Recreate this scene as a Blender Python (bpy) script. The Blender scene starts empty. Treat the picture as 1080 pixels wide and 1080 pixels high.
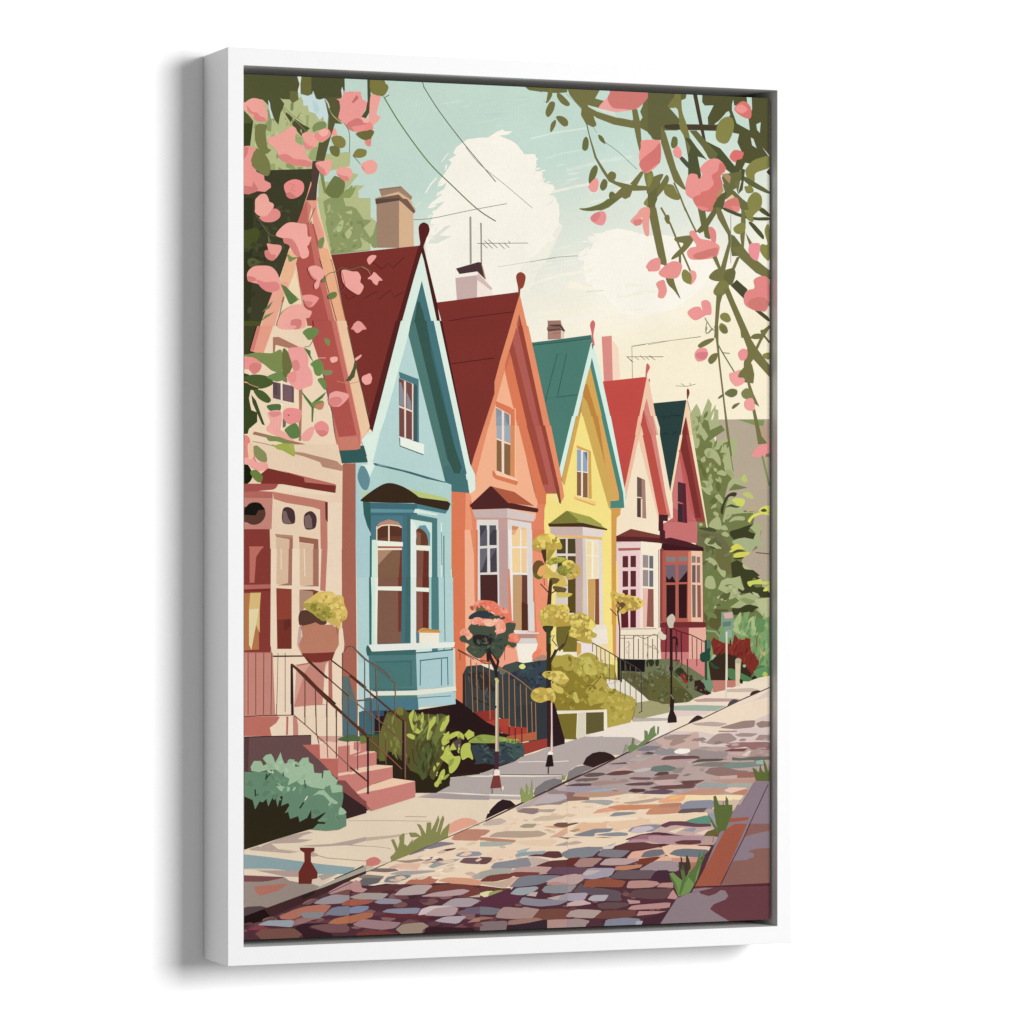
# A framed canvas print hanging on a white wall, seen a little from the left.
import bpy, bmesh, math
import numpy as np
from mathutils import Vector
from mathutils.geometry import delaunay_2d_cdt

scene = bpy.context.scene
C = scene.collection

# ---------------------------------------------------------------- geometry of the thing (metres)
F = 4150.0                       # focal length in picture units of 1080
HOR = 573.0                      # eye level
FRAME_H = 0.95
D1 = F * FRAME_H / 969.9
D2 = F * FRAME_H / 916.2
X1 = (240.3 - 540) / F * D1
X2 = (834.8 - 540) / F * D2
TH = math.atan2(D2 - D1, X2 - X1)
FRAME_W = math.hypot(D2 - D1, X2 - X1)
DEPTH = 0.0859
EX = np.array([math.cos(TH), -math.sin(TH), 0.0])
ED = np.array([math.sin(TH), math.cos(TH), 0.0])
PL = np.array([-FRAME_W / 2, -DEPTH, 0.0])
CAM = PL - X1 * EX - D1 * ED
CAM_Z = 1.5
TOP = CAM_Z + (HOR - 49.3) / F * D1
BOT = TOP - FRAME_H
CAM[2] = CAM_Z
RECESS = 0.012                   # canvas face behind the front of the frame
YC = -DEPTH + RECESS


def to_plane(px, py, y):
    d = EX * ((px - 540) / F) + ED + np.array([0, 0, (HOR - py) / F])
    t = (y - CAM[1]) / d[1]
    p = CAM + d * t
    return p[0], p[2]


def srgb(h):
    out = []
    for k in (0, 2, 4):
        v = int(h[k:k + 2], 16) / 255
        out.append(v / 12.92 if v <= 0.04045 else ((v + 0.055) / 1.055) ** 2.4)
    return out


def obj(name, me, mat, parent=None, **props):
    o = bpy.data.objects.new(name, me)
    C.objects.link(o)
    if mat:
        me.materials.append(mat)
    if parent:
        o.parent = parent
    for k, v in props.items():
        o[k] = v
    return o


# ---------------------------------------------------------------- materials
def new_mat(name):
    m = bpy.data.materials.new(name)
    m.use_nodes = True
    return m, m.node_tree, m.node_tree.nodes['Principled BSDF']


def mat_plain(name, col, rough, bump=0.0, scale=200.0, spec=0.3):
    m, nt, b = new_mat(name)
    tc = nt.nodes.new('ShaderNodeTexCoord')
    n = nt.nodes.new('ShaderNodeTexNoise')
    n.inputs['Scale'].default_value = scale
    n.inputs['Detail'].default_value = 4
    nt.links.new(tc.outputs['Object'], n.inputs['Vector'])
    mr = nt.nodes.new('ShaderNodeMapRange')
    mr.inputs['To Min'].default_value = 0.985
    mr.inputs['To Max'].default_value = 1.015
    nt.links.new(n.outputs['Fac'], mr.inputs['Value'])
    mx = nt.nodes.new('ShaderNodeVectorMath')
    mx.operation = 'SCALE'
    mx.inputs[0].default_value = col
    nt.links.new(mr.outputs['Result'], mx.inputs['Scale'])
    nt.links.new(mx.outputs['Vector'], b.inputs['Base Color'])
    b.inputs['Roughness'].default_value = rough
    b.inputs['Specular IOR Level'].default_value = spec
    if bump:
        bp = nt.nodes.new('ShaderNodeBump')
        bp.inputs['Strength'].default_value = bump
        bp.inputs['Distance'].default_value = 0.0004
        nt.links.new(n.outputs['Fac'], bp.inputs['Height'])
        nt.links.new(bp.outputs['Normal'], b.inputs['Normal'])
    return m


def mat_print(name):
    m, nt, b = new_mat(name)
    tc = nt.nodes.new('ShaderNodeTexCoord')
    at = nt.nodes.new('ShaderNodeVertexColor')
    at.layer_name = 'ink'
    # faint mottling of the ink
    n = nt.nodes.new('ShaderNodeTexNoise')
    n.inputs['Scale'].default_value = 260
    n.inputs['Detail'].default_value = 5
    n.inputs['Roughness'].default_value = 0.7
    nt.links.new(tc.outputs['Object'], n.inputs['Vector'])
    mr = nt.nodes.new('ShaderNodeMapRange')
    mr.inputs['From Min'].default_value = 0.25
    mr.inputs['From Max'].default_value = 0.75
    mr.inputs['To Min'].default_value = 0.965
    mr.inputs['To Max'].default_value = 1.035
    nt.links.new(n.outputs['Fac'], mr.inputs['Value'])
    # larger soft variation, as in a worn screen print
    n2 = nt.nodes.new('ShaderNodeTexNoise')
    n2.inputs['Scale'].default_value = 22
    n2.inputs['Detail'].default_value = 6
    nt.links.new(tc.outputs['Object'], n2.inputs['Vector'])
    mr2 = nt.nodes.new('ShaderNodeMapRange')
    mr2.inputs['From Min'].default_value = 0.3
    mr2.inputs['From Max'].default_value = 0.7
    mr2.inputs['To Min'].default_value = 0.975
    mr2.inputs['To Max'].default_value = 1.025
    nt.links.new(n2.outputs['Fac'], mr2.inputs['Value'])
    mul = nt.nodes.new('ShaderNodeMath')
    mul.operation = 'MULTIPLY'
    nt.links.new(mr.outputs['Result'], mul.inputs[0])
    nt.links.new(mr2.outputs['Result'], mul.inputs[1])
    sc = nt.nodes.new('ShaderNodeVectorMath')
    sc.operation = 'SCALE'
    nt.links.new(at.outputs['Color'], sc.inputs[0])
    nt.links.new(mul.outputs[0], sc.inputs['Scale'])
    nt.links.new(sc.outputs['Vector'], b.inputs['Base Color'])
    b.inputs['Roughness'].default_value = 0.85
    b.inputs['Specular IOR Level'].default_value = 0.0
    # canvas weave
    sep = []
    for ax in ('X', 'Z'):
        w = nt.nodes.new('ShaderNodeTexWave')
        w.wave_type = 'BANDS'
        w.bands_direction = ax
        w.inputs['Scale'].default_value = 190
        w.inputs['Distortion'].default_value = 1.2
        w.inputs['Detail'].default_value = 1
        nt.links.new(tc.outputs['Object'], w.inputs['Vector'])
        sep.append(w)
    ad = nt.nodes.new('ShaderNodeMath')
    ad.operation = 'ADD'
    nt.links.new(sep[0].outputs['Fac'], ad.inputs[0])
    nt.links.new(sep[1].outputs['Fac'], ad.inputs[1])
    bp = nt.nodes.new('ShaderNodeBump')
    bp.inputs['Strength'].default_value = 0.2
    bp.inputs['Distance'].default_value = 0.0003
    nt.links.new(ad.outputs[0], bp.inputs['Height'])
    nt.links.new(bp.outputs['Normal'], b.inputs['Normal'])
    return m


M_WALL = mat_plain('white_wall_paint', (0.92, 0.92, 0.92), 0.9, 0.05, 60, 0.1)
M_FRAME = mat_plain('white_lacquered_wood', (0.715, 0.715, 0.715), 0.6, 0.05, 90, 0.2)
M_BACK = mat_plain('grey_backing_board', (0.10, 0.10, 0.105), 0.9, 0.1, 300, 0.1)
M_CANVAS = mat_plain('raw_canvas', (0.55, 0.54, 0.50), 0.9, 0.4, 900, 0.1)
M_INK = mat_print('printed_canvas_ink')

# ---------------------------------------------------------------- wall
me = bpy.data.meshes.new('wall')
me.from_pydata([(-6, 0, -1.5), (6, 0, -1.5), (6, 0, 4.5), (-6, 0, 4.5)], [], [(0, 1, 2, 3)])
obj('wall', me, M_WALL, kind='structure')

# ---------------------------------------------------------------- the picture
root = bpy.data.objects.new('framed_canvas_print', None)
C.objects.link(root)
root.empty_display_size = 0.1
root.location = (0, 0, BOT)
root['label'] = 'tall canvas print of colourful gabled houses in a white floating frame on white wall'
root['category'] = 'framed picture'
OFF = np.array([0, 0, BOT])


def local(x, y, z):
    return (x, y, z - BOT)


# openings of the frame, read at its front face
xl = (to_plane(257.0, 69.2, -DEPTH)[0] + to_plane(257.0, 999.4, -DEPTH)[0]) / 2
xr = (to_plane(819.8, 95, -DEPTH)[0] + to_plane(819.8, 976.5, -DEPTH)[0]) / 2
zt = (to_plane(257.0, 69.2, -DEPTH)[1] + to_plane(819.8, 95, -DEPTH)[1]) / 2
zb = (to_plane(257.0, 999.4, -DEPTH)[1] + to_plane(819.8, 976.5, -DEPTH)[1]) / 2
OX0, OX1 = -FRAME_W / 2, FRAME_W / 2
# canvas face
cx1 = to_plane(812.2, 536, YC)[0]
cx0 = to_plane(257.4, 536, YC)[0]
cz1 = (to_plane(262, 79.2, YC)[1] + to_plane(812, 102.3, YC)[1]) / 2
cz0 = (to_plane(262, 991.3, YC)[1] + to_plane(812, 969.8, YC)[1]) / 2


def frame_mesh():
    bm = bmesh.new()
    y0, y1, ym = -DEPTH, -0.0015, -DEPTH + 0.055
    out = [(OX0, BOT), (OX1, BOT), (OX1, TOP), (OX0, TOP)]
    inn = [(xl, zb), (xr, zb), (xr, zt), (xl, zt)]
    of = [bm.verts.new(local(x, y0, z)) for x, z in out]
    ob = [bm.verts.new(local(x, y1, z)) for x, z in out]
    nf = [bm.verts.new(local(x, y0, z)) for x, z in inn]
    nb = [bm.verts.new(local(x, y1, z)) for x, z in inn]
    for i in range(4):
        j = (i + 1) % 4
        bm.faces.new((of[i], of[j], nf[j], nf[i]))
        bm.faces.new((ob[j], ob[i], nb[i], nb[j]))
        bm.faces.new((of[j], of[i], ob[i], ob[j]))
        bm.faces.new((nf[i], nf[j], nb[j], nb[i]))
    bmesh.ops.recalc_face_normals(bm, faces=bm.faces)
    e = [e for e in bm.edges]
    bmesh.ops.bevel(bm, geom=e, offset=0.0006, segments=2, affect='EDGES', profile=0.5)
    m = bpy.data.meshes.new('frame')
    bm.to_mesh(m)
    bm.free()
    return m


obj('frame', frame_mesh(), M_FRAME, root, label='white wooden floating frame')


def box_mesh(name, x0, x1, y0, y1, z0, z1, bevel=0.0):
    bm = bmesh.new()
    bmesh.ops.create_cube(bm, size=1)
    for v in bm.verts:
        v.co = Vector(local(x0 if v.co.x < 0 else x1, y0 if v.co.y < 0 else y1, z0 if v.co.z < 0 else z1))
    if bevel:
        bmesh.ops.bevel(bm, geom=list(bm.edges), offset=bevel, segments=3, affect='EDGES', profile=0.5)
    m = bpy.data.meshes.new(name)
    bm.to_mesh(m)
    bm.free()
    return m


obj('backing_board', box_mesh('backing_board', xl + 0.0005, xr - 0.0005, -DEPTH + 0.066, -DEPTH + 0.072,
                              zb + 0.0005, zt - 0.0005), M_BACK, root)
STEP = 9e-6
BASE_Y = YC + 0.0012
canvas = obj('canvas', box_mesh('canvas', cx0, cx1, BASE_Y, -DEPTH + 0.0658, cz0, cz1, 0.0008), M_CANVAS, root,
             label='stretched canvas printed with a street of gabled houses')

# ---------------------------------------------------------------- the printed picture, flat areas of ink
E_LIGHT = 1.30      # how much light reaches the face: ink reflectance = seen colour / this
ORDER = ('sky cloud utility_line aerial1 aerial2 distant_house tree_right tree_left bush_left_top dark_tree_left tan_chimney white_chimney '
         'crimson_house shrubs_right cream_house yellow_house orange_house blue_house pink_house sidewalk street '
         'kerb right_pavement dark_shrubs front_steps_red cream_steps hedge yellow_bush planter_wall bush_bright flower_urn '
         'steps shrub_teal steps_railing side_railing front_railing yellow_tree topiary_tree flower_tree street_lamp '
         'street_sign garden_post small_post hitching_post kerb_grass branch_right branch_left').split()
for base, n in (('kerb_grass', 6), ('hitching_post', 3), ('side_railing', 2)):
    i = ORDER.index(base)
    ORDER[i:i + 1] = [base + str(k) for k in range(1, n + 1)]
ALIAS = {'path_lamp': 'street_lamp', 'teal_eave': 'pink_house', 'orange_plants': 'dark_shrubs'}
NAMES = {
    'sky': ('printed_sky', 'pale teal sky fading to cream'),
    'kerb': ('printed_kerb', 'dark kerb line between sidewalk and cobbles'),
    'aerial': ('printed_aerial', 'thin roof aerial'),
    'cloud': ('printed_cloud', 'large cream clouds'),
    'utility_line': ('printed_wire', 'thin overhead wires and roof aerials'),
    'distant_house': ('printed_building', 'taupe building at the far right'),
    'tree_right': ('printed_tree', 'green tree behind the last house on the right'),
    'tree_left': ('printed_tree', 'pale green tree behind the tan chimney'),
    'bush_left_top': ('printed_foliage', 'light green leaves beside the pink gable'),
    'dark_tree_left': ('printed_tree', 'dark green tree at the left edge'),
    'tan_chimney': ('printed_chimney', 'tan chimney over the dark red roof'),
    'white_chimney': ('printed_chimney', 'pale chimney with a dark cap and an aerial'),
    'crimson_house': ('printed_house', 'crimson house with a dark teal roof, farthest right'),
    'shrubs_right': ('printed_shrub', 'green and dark red shrubs at the right edge'),
    'cream_house': ('printed_house', 'cream house with a bright red roof'),
    'yellow_house': ('printed_house', 'yellow house with a green roof'),
    'orange_house': ('printed_house', 'orange house with a dark red roof and bay window'),
    'blue_house': ('printed_house', 'light blue house with a teal bay window'),
    'pink_house': ('printed_house', 'peach and pink house at the left edge'),
    'sidewalk': ('printed_sidewalk', 'beige sidewalk'),
    'street': ('printed_street', 'cobbled street'),
    'right_pavement': ('printed_pavement', 'mauve and rust paving at the lower right'),
    'dark_shrubs': ('printed_shrub', 'dark blue shrubs behind the railing'),
    'front_steps_red': ('printed_steps', 'red front steps'),
    'cream_steps': ('printed_steps', 'cream front steps'),
    'hedge': ('printed_hedge', 'olive hedge by the street lamp'),
    'yellow_bush': ('printed_bush', 'yellow green bush'),
    'planter_wall': ('printed_planter', 'low cream planter wall'),
    'bush_bright': ('printed_bush', 'bright green bush beside the pink steps'),
    'flower_urn': ('printed_urn', 'terracotta urn with yellow flowers'),
    'steps': ('printed_steps', 'pink front steps'),
    'shrub_teal': ('printed_shrub', 'sea green shrub at the lower left'),
    'steps_railing': ('printed_railing', 'brown railing along the pink steps'),
    'side_railing': ('printed_railing', 'thin railings in front of the middle and far houses'),
    'front_railing': ('printed_railing', 'railing along the cream steps'),
    'yellow_tree': ('printed_tree', 'small yellow tree in front of the cream house'),
    'topiary_tree': ('printed_tree', 'tall yellow tree in front of the yellow house'),
    'flower_tree': ('printed_tree', 'slim tree with coral flowers'),
    'street_lamp': ('printed_street_lamp', 'dark street lamp with a pale globe'),
    'street_sign': ('printed_street_sign', 'green and pink sign on a pale post'),
    'garden_post': ('printed_post', 'dark green post'),
    'small_post': ('printed_post', 'short tan post'),
    'hitching_post': ('printed_post', 'short dark posts on the sidewalk'),
    'kerb_grass': ('printed_grass', 'tufts of grass along the kerb'),
    'branch_right': ('printed_branch', 'hanging green branches with pink blossoms at the upper right'),
    'branch_left': ('printed_branch', 'leaves and pink blossoms at the upper left'),
}


def catmull(pts, closed, n=5):
    P = np.array(pts, float)
    N = len(P)
    out = []
    rng = range(N) if closed else range(N - 1)
    for i in rng:
        p1, p2 = P[i], P[(i + 1) % N]
        p0 = P[i - 1] if (closed or i > 0) else p1
        p3 = P[(i + 2) % N] if (closed or i + 2 < N) else p2
        for k in range(n):
            t = k / n
            out.append(0.5 * ((2 * p1) + (p2 - p0) * t + (2 * p0 - 5 * p1 + 4 * p2 - p3) * t * t
                              + (3 * p1 - p0 - 3 * p2 + p3) * t ** 3))
    if not closed:
        out.append(P[-1])
    return out


def ribbon(pts, w):
    pts = [np.array(p, float) for p in pts]
    L, R = [], []
    for i, p in enumerate(pts):
        a = pts[max(i - 1, 0)]
        b = pts[min(i + 1, len(pts) - 1)]
        d = b - a
        n = np.array([-d[1], d[0]]) / (np.hypot(*d) + 1e-9)
        L.append(p + n * w / 2)
        R.append(p - n * w / 2)
    return L + R[::-1]


def clip(poly):
    for ax, lim, sgn in ((0, cx0 + 1e-4, 1), (0, cx1 - 1e-4, -1), (1, cz0 + 1e-4, 1), (1, cz1 - 1e-4, -1)):
        out = []
        n = len(poly)
        for i in range(n):
            a, b = poly[i], poly[(i + 1) % n]
            ia = (a[ax] - lim) * sgn >= 0
            ib = (b[ax] - lim) * sgn >= 0
            if ia:
                out.append(a)
            if ia != ib:
                t = (lim - a[ax]) / (b[ax] - a[ax])
                out.append(a + (b - a) * t)
        poly = out
        if len(poly) < 3:
            return []
    return poly


ROUND = ('street', 'branch_right', 'tree_right', 'shrubs_right')


def chaikin(pts, r=0.22):
    out = []
    n = len(pts)
    for i in range(n):
        a, b = np.array(pts[i], float), np.array(pts[(i + 1) % n], float)
        out += [a + (b - a) * r, b - (b - a) * r]
    return out


def inside(p, poly):
    c = False
    for i in range(len(poly)):
        (x0, y0), (x1, y1) = poly[i - 1], poly[i]
        if (y0 > p[1]) != (y1 > p[1]) and p[0] < (x1 - x0) * (p[1] - y0) / (y1 - y0) + x0:
            c = not c
    return c


def leaves(store, t, ox, oy, s):
    """many small leaf shapes inside an outline: colours, how many, length, slenderness, lean (deg), spread (deg)"""
    cols = t[0].split(',')
    n, L, slim, lean, spread = int(t[1]), float(t[2]), float(t[3]), float(t[4]), float(t[5])
    v = [float(q) for q in t[6:]]
    poly = [(v[i], v[i + 1]) for i in range(0, len(v) - 1, 2)]
    xs, ys = [p[0] for p in poly], [p[1] for p in poly]
    rg = np.random.default_rng(int(sum(v)) + n)
    k = 0
    for _ in range(n * 30):
        if k >= n:
            break
        p = (rg.uniform(min(xs), max(xs)), rg.uniform(min(ys), max(ys)))
        if not inside(p, poly):
            continue
        k += 1
        a = math.radians(lean + rg.uniform(-spread, spread))
        l = L * rg.uniform(0.6, 1.3)
        w = l * slim * rg.uniform(0.8, 1.25)
        shp = ((-0.5, 0), (-0.2, -0.42), (0.15, -0.5), (0.5, 0.05), (0.2, 0.45), (-0.15, 0.5))
        pts = []
        for u, q in shp:
            u, q = (u + rg.uniform(-.06, .06)) * l, (q + rg.uniform(-.08, .08)) * w
            pts.append((p[0] + u * math.cos(a) - q * math.sin(a), p[1] + u * math.sin(a) + q * math.cos(a)))
        pts = [np.array(to_plane(ox + x / s, oy + y / s, YC)) for x, y in catmull(pts, True, 3)]
        pts = clip(pts)
        if len(pts) >= 3:
            store.append((cols[k % len(cols)], pts))


def parse(text):
    shapes = {k: [] for k in ORDER}
    ox = oy = 0.0
    s = 1.0
    g = None
    for line in text.splitlines():
        t = line.split()
        if not t:
            continue
        if t[0] == 'T':
            ox, oy, s = float(t[1]), float(t[2]), float(t[3])
        elif t[0] == 'g':
            g = ALIAS.get(t[1], t[1])
        else:
            nums = t[2:]
            w = 0
            if t[0] == 'l':
                w = float(nums[0])
                nums = nums[1:]
            v = [float(q) for q in nums]
            pts = [(v[i], v[i + 1]) for i in range(0, len(v) - 1, 2)]
            if t[0] == 'f':
                leaves(shapes[g], t[1:], ox, oy, s)
                continue
            if t[0] == 's':
                pts = catmull(pts, True)
            elif t[0] == 'p' and g in ROUND and len(pts) >= 5:
                ys = [q[1] for q in pts]
                if (max(ys) - min(ys)) / s < 24:
                    if g == 'street' and max(ys) - min(ys) < 150 and max(q[0] for q in pts) - min(q[0] for q in pts) < 420:
                        c = np.mean(pts, axis=0)
                        pts = [c + (np.array(q) - c) * np.array([1.05, 1.10]) for q in pts]
                    pts = chaikin(pts, 0.13 if g == 'street' else 0.22)
            elif t[0] == 'l':
                # window bars and railings stay straight, loose wires bend softly
                if len(pts) > 2 and w <= 10 and g in ('utility_line', 'branch_left', 'branch_right'):
                    pts = catmull(pts, False)
                pts = ribbon(pts, w)
            pts = [np.array(to_plane(ox + x / s, oy + y / s, YC)) for x, y in pts]
            keep = [pts[0]]
            for p in pts[1:]:
                if np.hypot(*(p - keep[-1])) > 2e-5:
                    keep.append(p)
            for p in keep:              # what touches the edge of the canvas runs over it
                if p[1] > cz1 - 0.0032:
                    p[1] = cz1 + 0.004
                if p[1] < cz0 + 0.0032:
                    p[1] = cz0 - 0.004
                if p[0] < cx0 + 0.003:
                    p[0] = cx0 - 0.004
            pts = clip(keep)
            if len(pts) >= 3:
                shapes[g].append((t[1], pts))
    return shapes


CELL = 0.0035
GX = int((cx1 - cx0) / CELL) + 3
GZ = int((cz1 - cz0) / CELL) + 3
depth_map = np.zeros((GZ, GX), int)


def cells(poly):
    P = np.array(poly)
    q = (P - np.array([cx0, cz0])) / CELL + 1
    x0, z0 = np.floor(q.min(0)).astype(int)
    x1, z1 = np.floor(q.max(0)).astype(int) + 1
    x0, z0 = max(x0, 0), max(z0, 0)
    x1, z1 = min(x1, GX), min(z1, GZ)
    xs = np.arange(x0, x1) + 0.5
    zs = np.arange(z0, z1) + 0.5
    XX, ZZ = np.meshgrid(xs, zs)
    ins = np.zeros(XX.shape, bool)
    n = len(q)
    for i in range(n):
        ax_, az = q[i]
        bx, bz = q[(i + 1) % n]
        m = int(max(abs(ax_ - bx), abs(az - bz)) * 2) + 1
        tt = np.linspace(0, 1, m + 1)
        ex = np.clip((ax_ + (bx - ax_) * tt).astype(int) - x0, 0, ins.shape[1] - 1)
        ez = np.clip((az + (bz - az) * tt).astype(int) - z0, 0, ins.shape[0] - 1)
        ins[ez, ex] = True
    par = np.zeros(XX.shape, bool)
    for i in range(n):
        ax_, az = q[i]
        bx, bz = q[(i + 1) % n]
        if az == bz:
            continue
        c = ((az > ZZ) != (bz > ZZ)) & (XX < (bx - ax_) * (ZZ - az) / (bz - az) + ax_)
        par ^= c
    return slice(z0, z1), slice(x0, x1), ins | par


def lerp_sky(px, py):
    stops = ((80, 'bfd8ca'), (150, 'c1d9cc'), (205, 'd6e1d3'), (255, 'e0e5d8'), (295, 'eeebdb'), (325, 'f4efde'),
             (350, 'f5edd6'), (385, 'f4e9cc'), (1000, 'f4e9cc'))
    y = py + max(-70, (px - 600) * 0.28)
    for (a, ca), (b, cb) in zip(stops, stops[1:]):
        if y <= b:
            t = min(max((y - a) / (b - a), 0), 1)
            return [u + (v - u) * t for u, v in zip(srgb(ca), srgb(cb))]
    return srgb(stops[-1][1])


def ink(c):
    g = 0.2126 * c[0] + 0.7152 * c[1] + 0.0722 * c[2]
    c = [g + (v - g) * 0.90 for v in c]
    return [min(v / E_LIGHT, 0.97) for v in c] + [1.0]


def build_print(text):
    shapes = parse(text)
    for key in ORDER:
        verts, faces, cols = [], [], []
        if key == 'sky':
            nx, nz = 24, 40
            for j in range(nz + 1):
                for i in range(nx + 1):
                    verts.append(local(cx0 + 1e-4 + (cx1 - cx0 - 2e-4) * i / nx, BASE_Y - 2e-5,
                                       cz0 + 1e-4 + (cz1 - cz0 - 2e-4) * j / nz))
            vc = []
            for j in range(nz + 1):
                for i in range(nx + 1):
                    px = 257 + 555 * i / nx
                    py = 991 - (991 - 79) * j / nz
                    vc.append(ink(lerp_sky(px, py)))
            for j in range(nz):
                for i in range(nx):
                    f = (j * (nx + 1) + i, j * (nx + 1) + i + 1, (j + 1) * (nx + 1) + i + 1, (j + 1) * (nx + 1) + i)
                    faces.append(f)
                    cols.extend(vc[k] for k in f)
            shapes['sky'] = [s for s in shapes['sky'] if s[0] != 'c1d9cb']
        for col, poly in shapes[key]:
            zs, xs, mask = cells(poly)
            sub = depth_map[zs, xs]
            lv = (sub[mask].max() if mask.any() else 0) + 1
            sub[mask] = lv
            y = BASE_Y - 2e-5 - STEP * lv
            s = len(verts)
            n = len(poly)
            P = [Vector((p[0] * 1000, p[1] * 1000)) for p in poly]
            vs, _, fs, _, _, _ = delaunay_2d_cdt(P, [], [list(range(n))], 1, 1e-4)
            verts.extend(local(p[0] / 1000, y, p[1] / 1000) for p in vs)
            c = ink(srgb(col))
            for f in fs:
                a, b, d = (vs[k] for k in f[:3])
                if (b - a).cross(d - a) < 0:
                    f = f[::-1]
                faces.append(tuple(s + k for k in f))
                cols.extend([c] * len(f))
        if not faces:
            continue
        name, label = NAMES.get(key) or NAMES[key[:-1]]
        m = bpy.data.meshes.new(name)
        m.from_pydata(verts, [], faces)
        at = m.color_attributes.new('ink', 'FLOAT_COLOR', 'CORNER')
        at.data.foreach_set('color', np.array(cols, np.float32).ravel())
        m.update()
        obj(name, m, M_INK, canvas, label=label)
    print('layers of ink', depth_map.max())


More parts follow.
